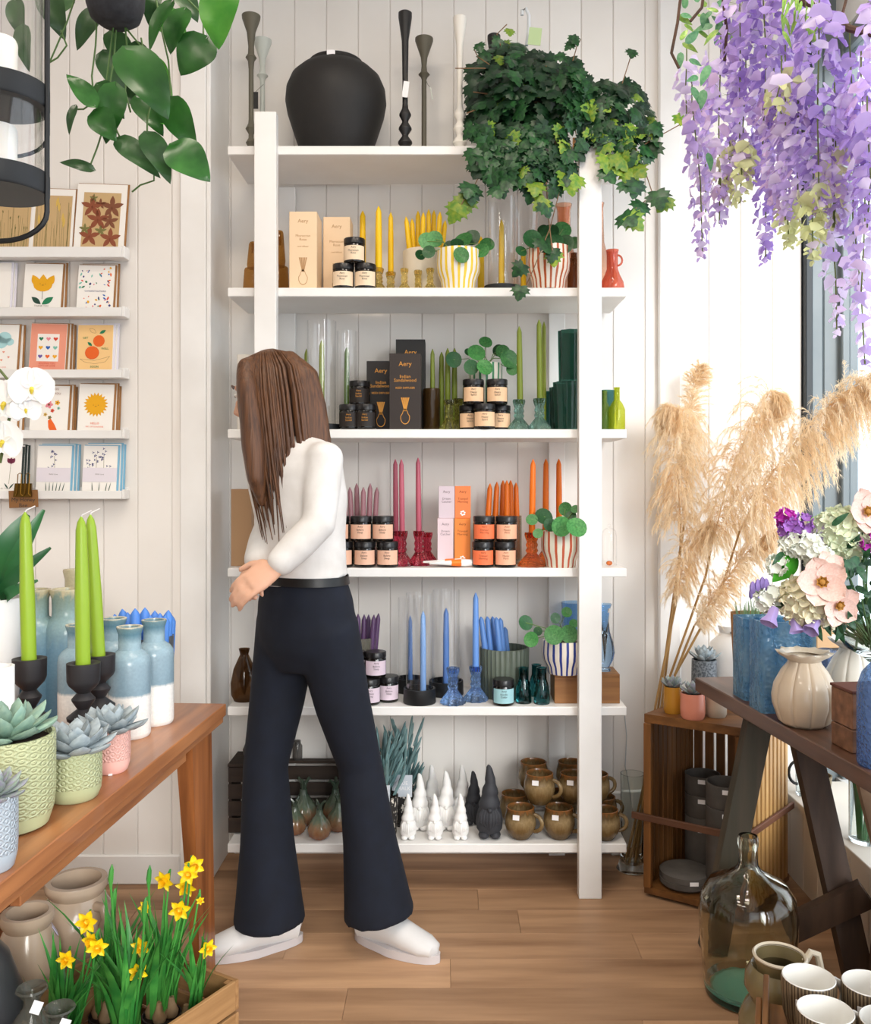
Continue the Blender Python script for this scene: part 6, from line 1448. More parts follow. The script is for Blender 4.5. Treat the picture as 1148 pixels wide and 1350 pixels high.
# grey pots inside
M_ZINC = mat('grey_fibre_clay', '#5f5a55', .8, '#4c4844', ns=12)
def inCr(a, b, z=.0343): p = Cn + (Cl - Cn) * a + (Cr - Cn) * b; return V((p.x, p.y, z))
def stackpot(loc, r, h, label, group, lidded=False):
    t = thing('fibre_pot', label, 'pot', loc, 0, group)
    obj('body', MB().lathe([(0, 0), (r * .95, 0), (r, .004), (r, h), (r * .93, h), (r * .93, .012), (0, .010)], 36), M_ZINC, t)
    a = -1.9; obj('price_sticker', MB().box(-.012, .012, -.001, .001, -.007, .007), M_STICKER, t, ((r + .0005) * cos(a), (r + .0005) * sin(a), h * .8), (0, 0, a + pi / 2))
g = 'grey fibre clay pots in the crate'
z = .0343
stackpot(inCr(.30, .28), .066, .20, 'grey fibre clay pot, bottom one of the stack behind the table leg', g)
stackpot(inCr(.30, .28, z + .2005), .066, .085, 'grey fibre clay pot, middle one of the stack behind the table leg', g)
stackpot(inCr(.30, .28, z + .286), .066, .075, 'grey fibre clay pot, topmost of the stack behind the table leg', g)
stackpot(inCr(.74, .66), .060, .19, 'dark grey fibre clay pot, bottom one of the rear stack', g)
stackpot(inCr(.74, .66, z + .1905), .060, .075, 'grey fibre clay pot, second of the rear stack', g)
stackpot(inCr(.74, .66, z + .266), .060, .065, 'grey fibre clay pot, topmost of the rear stack', g)
t = thing('fibre_tray', 'round grey fibre clay tray with a lid on the crate floor', 'tray', inCr(.70, .23), 0)
obj('tray', MB().lathe([(0, 0), (.066, 0), (.082, .012), (.084, .03), (0, .03)], 36), M_ZINC, t)
obj('lid', MB().lathe([(.082, .031), (.083, .05), (.070, .056), (0, .055)], 36), M_ZINC, t)
obj('price_sticker', MB().box(-.014, .014, -.001, .001, -.006, .006), M_STICKER, t, (.008, -.0845, .037))
# pots on the crate
def smallpot(loc, r, h, m, label, kind, s):
    t = thing('potted_succulent', label, 'potted plant', loc, 0, 'little succulents on the slatted crate')
    obj('pot', MB().lathe([(0, 0), (r * .86, 0), (r * .98, h * .12), (r, h * .4), (r * .96, h), (r * .88, h), (r * .88, .012), (0, .01)], 32), m, t)
    obj('soil', MB().lathe([(r * .89, h - .012), (0, h - .008)], 20), M_SOIL, t)
    rosette(t, V((0, 0, h - .006)), s, kind, rows=((8, 1.2, .75), (9, .8, .9), (7, .35, 1)), narrow=.8)
def onCr(px, Y): return V((X_(px, Y), Y, HCR + .0003))
smallpot(onCr(886.5, 3.035), .030, .088, mat('mustard_glaze', '#b9822c', .25), 'mustard yellow pot with a little succulent at the crate corner', 3, .048)
smallpot(onCr(913, 2.965), .040, .082, mat('salmon_glaze', '#d98a72', .25), 'salmon pink pot with a little succulent beside the mustard pot', 3, .050)
smallpot(onCr(944, 2.985), .034, .075, mat('stone_glaze', '#b9a894', .4), 'stone coloured pot half hidden by the table corner', 3, .03)
smallpot(onCr(928, 3.10), .043, .165, mat('grey_speckle_glaze', '#7f858a', .4, '#4f555b', ns=140, thr=(.45, .55)), 'tall grey speckled pot with a pale rosette behind the salmon pot', 1, .062)
t = thing('white_jar', 'big white ceramic jar with a wire handle behind the blue glass vases', 'jar', onCr(966, 3.17))
obj('body', MB().lathe([(0, 0), (.06, 0), (.085, .03), (.097, .09), (.095, .15), (.075, .21), (.05, .235), (.045, .245), (.052, .27), (.046, .27), (.04, .245), (.08, .15), (0, .02)], 36), M_WCER, t)
obj('handle', MB().tube([(.03 + .05 * cos(a), -.05 - .03 * sin(a), .235 + .016 * sin(a * .5)) for a in [k * pi / 8 - .3 for k in range(14)]], .005, 8), mat('pewter', '#77797c', .35, metal=.8), t)

# ------------------------------------------------------------------ trestle table
ta = math.atan2(-.110, .949); tr = thing('trestle_table', 'dark weathered trestle table with splayed legs beside the window', 'table', (.777, 2.86, 0), ta * -1 * -1)
M_TRT = wood('dark_table_wood', '#6b4a36', '#43291c', 1, .4, 2.2, .06, .1); M_TRL = wood('dark_leg_wood', '#4a3527', '#33241a', 2, .6, 2.2, .1); M_TRG = wood('greenish_leg_wood', '#554a3c', '#3c3a2e', 2, .6, 2.2, .1)
TH = .76
tr.rotation_euler = (0, 0, .1155)
wds = (.135, .135, .135, .135)
x = 0
for wd in wds:
    obj('top_board', MB().box(x, x + wd - .0012, -1.25, 0, TH - .042, TH, .003), M_TRT, tr); x += wd
RTi = Matrix.Rotation(-.1155, 3, 'Z')
def Lr(v): return RTi @ (V(v) - V((.777, 2.86, 0)))
def bar(a, b, w, th, m, name, nrm=(0, -1, 0)):
    """a plank from world point a to b, w wide across, th thick along nrm"""
    a, b = V(a), V(b); d = (b - a).normalized(); n = V(nrm); n = (n - d * n.dot(d)).normalized(); s = d.cross(n)
    vs = []
    for p in (a, b):
        for i, j in ((-1, -1), (1, -1), (1, 1), (-1, 1)): vs.append(Lr(p + s * (i * w / 2) + n * (j * th / 2)))
    obj(name, MB().add(vs, [(3, 2, 1, 0), (4, 5, 6, 7), (0, 1, 5, 4), (1, 2, 6, 5), (2, 3, 7, 6), (3, 0, 4, 7)]), m, tr)
bar((.915, 2.66, TH - .043), (.772, 2.66, .008), .072, .045, M_TRG, 'leg')
bar((1.02, 2.66, TH - .043), (1.135, 2.52, .008), .075, .045, M_TRL, 'leg')
bar((1.15, 2.30, TH - .043), (1.15, 2.42, .008), .05, .05, M_TRL, 'leg')
bar((.96, 2.56, .115), (1.15, 2.50, .245), .075, .03, M_TRL, 'stretcher')
bar((.90, 2.63, TH - .07), (1.10, 2.61, TH - .07), .055, .035, M_TRL, 'cross_rail')
bar((1.13, 2.55, TH - .10), (1.15, 2.36, .30), .05, .03, wood('lit_brace_wood', '#a98a6e', '#8a6c52', 2, .6, 2, .05), 'brace', (1, -.3, 0))  # brace colour carries the light falling on it, paler than the dark legs
bar((1.13, 1.67, TH - .043), (1.12, 1.66, .008), .072, .045, M_TRL, 'leg'); bar((1.38, 1.8, TH - .043), (1.39, 1.76, .292), .072, .045, M_TRL, 'leg')

def onR(px, Y): return V((X_(px, Y), Y, TH + .0003))
def HR(py, Y): return Z_(py, Y) - TH
M_BGL = tinted_glass('bubbled_blue_glass', '#5f9cc4', .05, .6, .7, 90, '#a9cfe0')
def block_vase(px, Y, wpx, top, rz, label):
    w = wpx * Y / F; h = HR(top, Y); t = thing('glass_vase', label, 'vase', onR(px, Y), rz, 'square blue glass vases')
    d = .10; b = MB(); n = 6; ring_ = []
    def rr(hw, hd, r): return [(sx * (hw - r) + r * cos(a), sy * (hd - r) + r * sin(a)) for sx, sy, a0 in ((1, 1, 0), (-1, 1, pi / 2), (-1, -1, pi), (1, -1, 1.5 * pi)) for a in [a0 + k * pi / 8 for k in range(5)]]
    rows = [(rr(w / 2, d / 2, .014), 0), (rr(w / 2, d / 2, .014), h), (rr(w / 2 - .008, d / 2 - .008, .008), h), (rr(w / 2 - .008, d / 2 - .008, .008), .015)]
    vs = [(x_, y_, z_) for pts, z_ in rows for x_, y_ in pts]; m_ = 20
    fs = [(r_ * m_ + k, r_ * m_ + (k + 1) % m_, (r_ + 1) * m_ + (k + 1) % m_, (r_ + 1) * m_ + k) for r_ in range(3) for k in range(m_)] + [tuple(range(m_))[::-1], tuple(range(3 * m_, 4 * m_))]
    obj('body', b.add(vs, fs, 0, True), M_BGL, t, sharp=.9)
block_vase(1031, 2.46, 74, 817, .05, 'square bubbled blue glass vase standing in front of its twin')
block_vase(1003, 2.60, 62, 813, .05, 'square bubbled blue glass vase standing behind its twin')
M_POPPY = mat('cream_pearl_glaze', '#d9cbb6', .28, '#c9b49a', ns=5, coat=.3); M_POPW = mat('ivory_glaze', '#e9e2d6', .3, coat=.2)
def poppy_vase(px, Y, r, h, m, label):
    t = thing('poppy_vase', label, 'vase', onR(px, Y), .2, 'seed head vases')
    obj('body', MB().lathe([(0, 0), (r * .62, 0), (r * .8, h * .06), (r * .98, h * .28), (r, h * .4), (r * .93, h * .55), (r * .72, h * .72), (r * .54, h * .82), (r * .50, h * .86), (r * .46, h * .86), (r * .5, h * .8), (r * .9, h * .4), (0, .02)], 120, rib=-.06, ribn=10), m, t)
    b = MB(); vs = []; fs = []; n = 60
    for j, (rr_, zz) in enumerate(((.47, .855), (.62, .90), (.80, .945), (.84, .975), (.76, .985), (.55, .93))):
        for k in range(n):
            a = 2 * pi * k / n; w_ = cos(10 * a) if j in (2, 3) else 0
            vs.append((r * rr_ * (1 + .07 * w_) * cos(a), r * rr_ * (1 + .07 * w_) * sin(a), h * (zz + .018 * w_)))
    fs = [(j * n + k, j * n + (k + 1) % n, (j + 1) * n + (k + 1) % n, (j + 1) * n + k) for j in range(5) for k in range(n)]
    obj('frilled_rim', b.add(vs, fs, 0, True), m, t)
poppy_vase(1060, 2.30, .079, .188, M_POPPY, 'cream poppy seed head vase in front of the blue glass')
poppy_vase(1127, 2.42, .077, .20, M_POPW, 'ivory poppy seed head vase behind the wooden box')
# small bottles
M_PBL = tinted_glass('pale_blue_glass', '#b7c6e0', .04, .3)
for px, Y, top, nm in ((1088, 2.52, 855, 'beside the cream poppy vase'), (1097, 2.60, 858, 'behind the other little bottle')):
    h = HR(top, Y); blow([(0, 0), (.028, 0), (.030, .005), (.030, h * .42), (.022, h * .55), (.014, h * .64), (.013, h * .93), (.016, h * .94), (.016, h), (.011, h), (.010, h * .65), (0, .014)], M_PBL, onR(px, Y), 'glass_bottle', 'little pale blue glass bottle ' + nm, 'bottle', 24, 'little pale blue bottles')
# wooden box with two tiers
M_BXW = wood('box_wood', '#8a6044', '#5f3f2a', 0, .6, 3, .12)
t = thing('wooden_box', 'small two tier wooden box between the seed head vases and blue bottle', 'box', onR(1133, 2.10) + V((.01, 0, 0)), .115)
obj('lower_tier', MB().box(-.055, .08, -.045, .045, 0, .052, .002), M_BXW, t); obj('upper_tier', MB().box(-.055, .08, -.045, .045, .054, .135, .002), M_BXW, t)
obj('rim_band', MB().box(-.057, .082, -.047, .047, .1355, .142, .001), mat('rust_red_edge', '#5f3326', .6), t)
M_BTX = tinted_glass('dimpled_blue_glass', '#5f7fae', .12, .8, .8, 110)
h = .27
blow([(0, 0), (.046, 0), (.05, .006), (.05, h * .62), (.04, h * .74), (.018, h * .84), (.015, h * .92), (.020, h), (.015, h), (.012, h * .9), (0, .02)], M_BTX, onR(1162, 1.965), 'glass_bottle', 'dimpled cornflower blue glass bottle at the table edge', 'bottle', 32)
# kraft lavender and kraft box
Y = 2.70; t = thing('potted_lavender', 'kraft wrapped pot of lavender sprigs behind the blue glass vases', 'potted plant', onR(986, Y))
obj('kraft_wrap', MB().lathe([(0, 0), (.04, 0), (.052, HR(808, Y)), (.049, HR(808, Y)), (.038, .01), (0, .01)], 12), M_KRAFT, t)
M_LAVG = leafmat('lavender_green', '#6f9068', '#8aa87a', .6); M_LAV = mat('lavender_purple', '#8d78b8', .7, rnd=.2)
st = MB(); hd = MB()
for k in range(46):
    a = R.uniform(0, 6.28); rr = R.uniform(0, .04); z0 = HR(810, Y) - .03; l = R.uniform(.035, .07)
    st.tube([(rr * cos(a), rr * sin(a), z0), (rr * 1.3 * cos(a), rr * 1.3 * sin(a), z0 + l)], [.002, .0008], 5)
for dx, dz in ((.005, .085), (.018, .09), (.03, .10), (.024, .07)):
    st.tube([(dx * .3, 0, HR(812, Y) - .03), (dx, -.01, HR(812, Y) + dz - .03)], .0012, 5)
    hd.lathe([(0, -.016), (.006, -.008), (.0065, .004), (.004, .014), (0, .02)], 8, M=Matrix.Translation((dx, -.01, HR(812, Y) + dz - .02)))
obj('foliage', st, M_LAVG, t)['kind'] = 'stuff'; obj('flower_head', hd, M_LAV, t)['kind'] = 'stuff'
Y = 2.74; kb = thing('kraft_box', 'kraft box with a dark base behind the little blue bottles', 'box', onR(1088, Y), .115)
zb = HR(852, Y); obj('dark_base', MB().box(-.05, .06, -.04, .04, 0, zb, .002), mat('charcoal_card', '#35373c', .6), kb); obj('kraft_lid', MB().box(-.048, .058, -.038, .038, zb + .0005, HR(822, Y), .002), mat('tan_card', '#c79f74', .6), kb)

# ------------------------------------------------------------------ goblet and bouquet
Y = 2.27; gob = thing('glass_goblet', 'footed clear glass bowl holding the garden bouquet', 'vase', onR(1148, Y))
zb = HR(866, Y)
obj('bowl', MB().lathe([(0, 0), (.05, 0), (.052, .004), (.012, .014), (.009, .03), (.009, zb - .012), (.02, zb), (.06, zb + .022), (.082, zb + .06), (.086, zb + .10), (.083, zb + .10), (.078, zb + .06), (.055, zb + .026), (0, zb + .008)], 40), M_CGLASS, gob)
bq = thing('bouquet', 'garden bouquet of cream hydrangeas, blush poppies and purple florets', 'flowers', onR(1148, Y) + V((0, 0, zb + .045)))
b0 = V(bq.location)
M_HYD = mat('cream_hydrangea', '#ece5c8', .6, rnd=.06, sss=.15); M_HYG = mat('green_white_hydrangea', '#dfe5c6', .6, rnd=.06, sss=.15); M_BLUSH = mat('blush_petal', '#e3b9aa', .55, '#eaccc0', ns=14, rnd=.08, sss=.15)
M_PHX = mat('magenta_floret', '#b02aa0', .5, rnd=.15); M_PHP = mat('purple_floret', '#9a62b4', .5, rnd=.15); M_LILP = mat('lilac_floret', '#c4b2d8', .5, rnd=.1); M_AST = mat('white_star_flower', '#eef0e4', .6, rnd=.05)
M_FOLD = leafmat('dark_bouquet_leaf', '#1e3f28', '#2f5a38', .4); M_FOLB = leafmat('bright_bouquet_leaf', '#3fae2c', '#5fc23f', .35); M_UMB = mat('pale_green_umbel', '#b9cfa4', .7, rnd=.1); M_BELL = mat('lilac_bell', '#a793c9', .5, rnd=.08)
wp = MB().add([(x_ * .42 * sin(pi * min(1, t_ * .85 + .15)) ** .6, t_, .16 * t_ * t_ + .14 * x_ * x_ + .03 * sin(5 * t_ + 3 * x_)) for t_ in (0, .3, .6, .85, 1) for x_ in (-1, -.4, .4, 1)], [(i * 4 + k, i * 4 + k + 1, i * 4 + k + 5, i * 4 + k + 4) for i in range(4) for k in range(3)], 0, True)
def floret_mesh(m, n=4): 
    b = MB()
    for k in range(n): b.add(wp.v, wp.f, 0, True, Matrix.Rotation(2 * pi * k / n, 4, 'Z') @ Matrix.Rotation(.25, 4, 'X'))
    return mesh('floret', b, m)
FL = {k: floret_mesh(m, n) for k, m, n in (('hyd', M_HYD, 4), ('hyg', M_HYG, 4), ('phx', M_PHX, 5), ('php', M_PHP, 5), ('lil', M_LILP, 4), ('ast', M_AST, 7), ('umb', M_UMB, 5))}
core = MB()
def head(px, py, dy, rpx, kind, n, s, name):
    Yh = Y + dy; c = at(px, py, Yh) - b0; r = rpx * Yh / F; S = s * 1.15 * Yh / F; n = int(n * 1.7)
    core.tube([(R.uniform(-.02, .02), R.uniform(-.02, .02), -.02), c * .6 + V((0, .02, -.01)), c + V((0, .01, 0))], .003, 6)
    root = None
    for k in range(n):
        zz = 1 - 2 * (k + .5) / n; a = k * 2.39996; q_ = math.sqrt(max(0, 1 - zz * zz)); nn = V((q_ * cos(a), q_ * sin(a), zz))
        if nn.y > .45: continue
        M = Matrix.Translation(c + nn * r) @ face_to(nn + V((R.uniform(-.3, .3), R.uniform(-.3, .3), R.uniform(-.3, .3)))) @ Matrix.Rotation(R.random() * 6, 4, 'Z') @ Matrix.Diagonal((S, S, S, 1))
        if root is None:
            root = place(name, FL[kind], bq, M); Mi = M.inverted()
        else:
            place('floret', FL[kind], root, Mi @ M)
head(1062, 792, -.05, 27, 'hyd', 40, 13, 'hydrangea_head'); head(1110, 705, .02, 30, 'hyg', 42, 12, 'hydrangea_head'); head(1092, 800, -.03, 20, 'hyd', 20, 12, 'hydrangea_head')
head(1036, 684, -.02, 8, 'phx', 9, 8, 'phlox_cluster'); head(1041, 697, -.03, 10, 'php', 12, 8, 'phlox_cluster'); head(1058, 690, .0, 9, 'php', 8, 7, 'phlox_cluster'); head(1146, 716, -.05, 8, 'phx', 7, 7, 'phlox_cluster')
head(1047, 715, -.03, 12, 'ast', 14, 10, 'star_flower_cluster'); head(1066, 722, -.05, 12, 'ast', 14, 9, 'star_flower_cluster'); head(1080, 740, -.04, 14, 'ast', 14, 9, 'star_flower_cluster'); head(1024, 745, -.02, 9, 'ast', 8, 8, 'star_flower_cluster'); head(1014, 790, -.02, 12, 'ast', 10, 10, 'star_flower_cluster')
head(1085, 706, .02, 12, 'lil', 8, 9, 'lilac_cluster')
# umbel: a shallow dome of tiny florets
c = at(1105, 690, Y + .08) - b0; root = None
for k in range(80):
    rr = math.sqrt((k + .5) / 80); a = k * 2.4; p = c + V((rr * .075 * cos(a), rr * .05 * sin(a) - .0, .03 * (1 - rr * rr)))
    M = Matrix.Translation(p) @ face_to((p.x - c.x, -.04, .07)) @ Matrix.Diagonal((.0075, .0075, .0075, 1))
    if root is None: root = place('umbel_head', FL['umb'], bq, M); Mi = M.inverted()
    else: place('floret', FL['umb'], root, Mi @ M)
    if k % 4 == 0: core.tube([c + V((0, 0, -.05)), p], .0008, 4)
core.tube([(0, 0, -.02), c + V((0, 0, -.05))], .003, 6)
bigp = mesh('petal', MB().add([(x_ * .52 * sin(pi * min(1, t_ * .82 + .18)) ** .55, t_, .22 * t_ * t_ + .10 * x_ * x_ + .05 * sin(6 * x_ + 4 * t_) * t_) for t_ in (0, .2, .4, .6, .8, 1) for x_ in (-1, -.5, 0, .5, 1)], [(i * 5 + k, i * 5 + k + 1, i * 5 + k + 6, i * 5 + k + 5) for i in range(5) for k in range(4)], 0, True), M_BLUSH)
M_EYE = mat('ochre_stamens', '#a8742a', .7)
eye = mesh('poppy', MB().ball((0, 0, .14), .13, .13, .1, 10, 6).lathe([(.10, .05), (.2, .16), (.22, .2), (.15, .14)], 14, rib=.15, ribn=7), M_EYE)
for px, py, dy, s, nx, nz in ((1083, 768, -.115, 34, -.25, .2), (1104, 797, -.105, 30, .25, -.2), (1141, 675, -.03, 32, .2, .2), (1092, 750, -.09, 24, .2, .4)):
    c = at(px, py, Y + dy) - b0; S = s * (Y + dy) / F
    f_ = place('poppy', eye, bq, Matrix.Translation(c) @ face_to((nx, -1, nz)) @ Matrix.Diagonal((S, S, S, 1)))
    for k in range(5): place('petal', bigp, f_, Matrix.Rotation(k * 2 * pi / 5 + .3, 4, 'Z') @ Matrix.Rotation(.1 * (k % 2), 4, 'X'))
    core.tube([(0, 0, -.02), c * .5 + V((0, .03, 0)), c], .003, 6)
bell = mesh('bell_flower', MB().lathe([(0, 0), (.18, .05), (.24, .3), (.25, .6), (.40, .9), (.44, 1.0), (.36, .92), (.2, .6), (0, .2)], 20, rib=.08, ribn=5), M_BELL)
for px, py, dy, s, d in ((1022, 800, -.05, 26, (-.45, -.3, -.8)), (1045, 812, -.06, 22, (.1, -.4, -.9)), (1078, 815, -.08, 24, (-.55, -.4, -.6))):
    c = at(px, py, Y + dy) - b0; S = s * (Y + dy) / F
    place('bell_flower', bell, bq, Matrix.Translation(c) @ face_to(d, (0, 1, 0)) @ Matrix.Diagonal((S, S, S, 1))); core.tube([(0, 0, 0), c * .6 + V((0, .02, .03)), c], .002, 5)
blf = {0: mesh('leaf', heart_leaf(1, .5, .15, .3), M_FOLD), 1: mesh('leaf', heart_leaf(1, .75, .12, .2), M_FOLB)}
def bleaf(ax, ay, bx_, by_, dy, k=0, wd=1):
    A, B = at(ax, ay, Y + dy) - b0, at(bx_, by_, Y + dy - .02) - b0; d = B - A; L = d.length; y_ = d.normalized(); z_ = V((R.uniform(-.5, .5), -1, R.uniform(-.2, .6))); z_ = (z_ - y_ * z_.dot(y_)).normalized(); x_ = y_.cross(z_)
    place('leaf', blf[k], bq, Matrix.Translation(A) @ Matrix((x_, y_, z_)).transposed().to_4x4() @ Matrix.Diagonal((L * wd, L, L, 1)))
bleaf(1044, 735, 1024, 768, -.02, 1, 1.1)
for k in range(46):
    a = R.uniform(0, 6.28); cx_, cy_ = 1135 + R.uniform(-35, 45), 770 + R.uniform(-40, 50)
    bleaf(cx_, cy_, cx_ + 16 * cos(a), cy_ + 16 * sin(a) + 6, R.uniform(-.10, .02), 0, 1.1)
for e in ((1080, 805, 1098, 838), (1095, 810, 1112, 850), (1070, 815, 1085, 845), (1112, 815, 1106, 846), (1030, 790, 1040, 812), (1060, 760, 1044, 772), (1100, 690, 1118, 676), (1120, 720, 1140, 704), (1030, 730, 1020, 742)): bleaf(*e, -.04, 0, .8)
for px, py in ((1136, 790), (1112, 796)): core.tube([(0, 0, -.02), at(px, py, Y - .1) - b0], .002, 5)
for k in range(10): core.tube([(R.uniform(-.05, .05), R.uniform(-.05, .05), -.03), (R.uniform(-.03, .03), R.uniform(-.02, .02), .05)], .003, 5)
for px, py in ((992, 776), (999, 773), (1005, 770), (1010, 772)):
    c = at(px, py, Y - .03) - b0; core.tube([(-.02, 0, 0), c * .8 + V((0, 0, -.02)), c], .0015, 5)
    obj('lavender_spike', MB().lathe([(0, -.014), (.006, -.006), (.007, .004), (.004, .014), (0, .019)], 10, rib=.2, ribn=5), M_LAV, bq, c)
obj('stems', core, mat('bouquet_stem', '#4d6b3c', .6), bq)['kind'] = 'stuff'

# ------------------------------------------------------------------ wisteria garland overhead
wis = thing('wisteria_garland', 'hanging garland of lilac wisteria on a twig near the ceiling', 'flowers', at(1060, -40, 2.0))
w0 = V(wis.location)
WM = [mat('wisteria_' + n_, c_, .6, transl=.45, rnd=.1) for n_, c_ in (('violet', '#ab8fd4'), ('lilac', '#c5ade2'), ('pale', '#e0d2ee'), ('mauve', '#dcc2e2'), ('green', '#dce0a6'), ('stem', '#7d8a4a'))]
M_TWIG = mat('twig_bark', '#5a4030', .8, '#3e2c20', ns=30)
obj('branch', MB().tube([at(880, -30, 2.15) - w0, at(960, -22, 2.1) - w0, at(1040, -8, 2.0) - w0, at(1088, 15, 1.95) - w0, at(1120, 38, 1.9) - w0, at(1175, 50, 1.85) - w0], [.008, .010, .011, .010, .008, .007], 8), M_TWIG, wis)
for pts in ([(930, -26), (925, 10), (910, 28)], [(1040, -8), (1042, 20), (1036, 40)], [(950, -24), (958, 40), (955, 80)], [(1120, 38), (1110, 20), (1118, -10)], [(900, -28), (893, 30), (885, 70), (895, 90)]): obj('twig', MB().tube([at(x_, y_, 2.05) - w0 for x_, y_ in pts], .0035, 6), M_TWIG, wis)
for k in range(3): obj('hanging_cord', MB().tube([at(920 + 100 * k, -24 + 10 * k * .6, 2.12 - .06 * k) - w0, V((at(920 + 100 * k, 0, 2.12 - .06 * k).x, 2.12 - .06 * k, 3.318)) - w0], .0015, 5), M_TWIG, wis)
def raceme(px, y0, y1, w, Yr, pal, dens=1.0, lean=0):
    A = at(px, y0, Yr) - w0; Bp = at(px + lean, y1, Yr) - w0; L = (Bp - A).length; W = w * .5 * Yr / F
    b = MB(); mid = A.lerp(Bp, .5) + V((R.uniform(-.01, .01), R.uniform(-.01, .01), 0))
    b.tube([A + V((0, 0, .05)), A, mid, Bp], .0016, 5, mi=5)
    n = int(dens * L / .0052)
    for k in range(n):
        t = (k + R.random()) / n
        c = A.lerp(mid, t * 2) if t < .5 else mid.lerp(Bp, t * 2 - 1)
        sh = 1 - max(0, (t - .55) / .45) * .75
        a = k * 2.4 + R.uniform(-.5, .5); out = V((cos(a), sin(a), 0)); r = W * sh * R.uniform(.45, 1.0)
        s = .027 * (1 - .5 * t) * R.uniform(.75, 1.15)
        p = c + out * r + V((0, 0, -.004))
        mi = R.choice(pal if t < .8 or 4 in pal else pal)
        M = Matrix.Translation(p) @ face_to(out + V((R.uniform(-.5, .5), R.uniform(-.5, .5), R.uniform(-.4, .5)))) @ Matrix.Rotation(R.uniform(-.8, .8), 4, 'Z') @ Matrix.Diagonal((s, s, s, 1))
        # standard petal, two wings, keel
        b.add([(-.9, .1, .25), (-.55, .95, .05), (0, 1.15, -.05), (.55, .95, .05), (.9, .1, .25), (0, 0, 0), (0, .6, .2)], [(5, 0, 6), (0, 1, 6), (1, 2, 6), (2, 3, 6), (3, 4, 6), (4, 5, 6)], mi, True, M)
        b.add([(0, 0, 0), (-.35, -.2, .5), (-.2, -.75, .75), (0, -.85, .6), (.2, -.75, .75), (.35, -.2, .5)], [(0, 1, 2, 3), (0, 3, 4, 5)], pal[0] if mi != 4 else 4, True, M)
        b.add([tuple(M.inverted() @ c), (0, 0, 0), (.06, 0, 0)], [(0, 1, 2)], 5, False, M)
    obj('raceme', b, WM, wis)['kind'] = 'stuff'
V1, V2, V3, V4, V5 = (0, 1, 1, 2), (1, 2, 2, 3), (2, 2, 3, 1), (1, 3, 3, 2), (4, 4, 4, 2)
for a in ((905, 80, 150, 20, 2.2, V3, .5), (912, 135, 340, 26, 2.2, V4, .55, 14), (925, 150, 280, 18, 2.25, V3, .45, 5), (950, 70, 262, 50, 2.1, V2), (975, -10, 130, 62, 2.05, V1), (983, 100, 235, 46, 2.1, V2), (975, 190, 268, 32, 2.08, V5, .9), (962, 215, 270, 26, 2.1, V5, .8), (948, 245, 295, 20, 2.1, V2, .7),
          (1005, -20, 190, 60, 2.0, V1), (1005, 170, 345, 26, 2.1, (0, 1, 1, 2), .8, 4), (1030, -20, 150, 60, 2.05, V2), (1035, 90, 290, 56, 1.95, V2), (1030, 105, 150, 40, 1.9, V5, .8), (1020, 120, 270, 40, 2.0, (3, 1, 2, 2)), (1062, -20, 90, 60, 1.95, V2), (1080, 20, 280, 58, 1.88, V1), (1052, 150, 265, 40, 1.92, V2),
          (1040, 260, 325, 22, 2.0, V5, .9), (1072, 255, 340, 32, 1.9, V5), (1098, 200, 300, 34, 1.9, V5, .6), (1100, 140, 300, 46, 1.9, V2), (1120, 60, 200, 46, 1.95, V1, .8), (1135, 100, 260, 44, 1.85, V4), (1143, 160, 300, 50, 1.8, V1), (1095, 285, 440, 26, 1.95, V3, .45, 8), (1125, 240, 330, 30, 1.9, V2, .6), (1140, 290, 480, 24, 1.85, V3, .4), (1128, 330, 400, 16, 1.9, V4, .35), (1160, -10, 320, 50, 1.85, V2, .8)):
    raceme(*a)
gl = mesh('leaf', heart_leaf(1, .42, .12, .3), leafmat('wisteria_leaf', '#6f9a4a', '#9ab84a', .4)); gl2 = mesh('leaf', heart_leaf(1, .55, .12, .2), leafmat('eucalyptus_leaf', '#4f8a5c', '#6f9f72', .5))
for k in range(26):
    x_, y_ = R.uniform(895, 965), R.uniform(-10, 62); a = R.uniform(0, 6.28); s = R.uniform(14, 22) * 2.1 / F
    place('leaf', gl if k % 2 else gl2, wis, Matrix.Translation(at(x_, y_, 2.1 + R.uniform(-.05, .05)) - w0) @ face_to((R.uniform(-.6, .6), -1, R.uniform(-.3, .6))) @ Matrix.Rotation(a, 4, 'Z') @ Matrix.Diagonal((s, s, s, 1)))
for x_, y_ in ((897, 72), (911, 80), (918, 102), (914, 118), (933, 90), (927, 122), (934, 205), (1146, 122), (1148, 180), (1060, 60), (1050, 35), (1035, 25), (1070, 30)):
    s = R.uniform(15, 24) * 2.1 / F
    place('leaf', gl2, wis, Matrix.Translation(at(x_, y_, 2.08) - w0) @ face_to((R.uniform(-.4, .4), -1, .2)) @ Matrix.Rotation(R.choice((pi, pi / 2, -pi / 2)) + R.uniform(-.5, .5), 4, 'Z') @ Matrix.Diagonal((s, s, s, 1)))
for k in range(18):
    x_, y_ = 1055 + R.uniform(-25, 25), R.uniform(-10, 45); s = 22 * 1.95 / F
    place('leaf', gl, wis, Matrix.Translation(at(x_, y_, 1.9) - w0) @ face_to((R.uniform(-.6, .6), -1, .2)) @ Matrix.Rotation(pi + R.uniform(-.5, .5), 4, 'Z') @ Matrix.Diagonal((s * .6, s, s, 1)))
# ------------------------------------------------------------------ ceiling ventilation grille
vg = thing('ceiling_vent', 'white slatted ventilation grille above the wisteria', 'vent', (1.22, 2.55, 3.30))
for k in range(24): obj('slat', MB().box(-.2, .2, -.3 + k * .025, -.3 + k * .025 + .012, 0, .018), mat('vent_grey', '#a9abad', .5), vg)

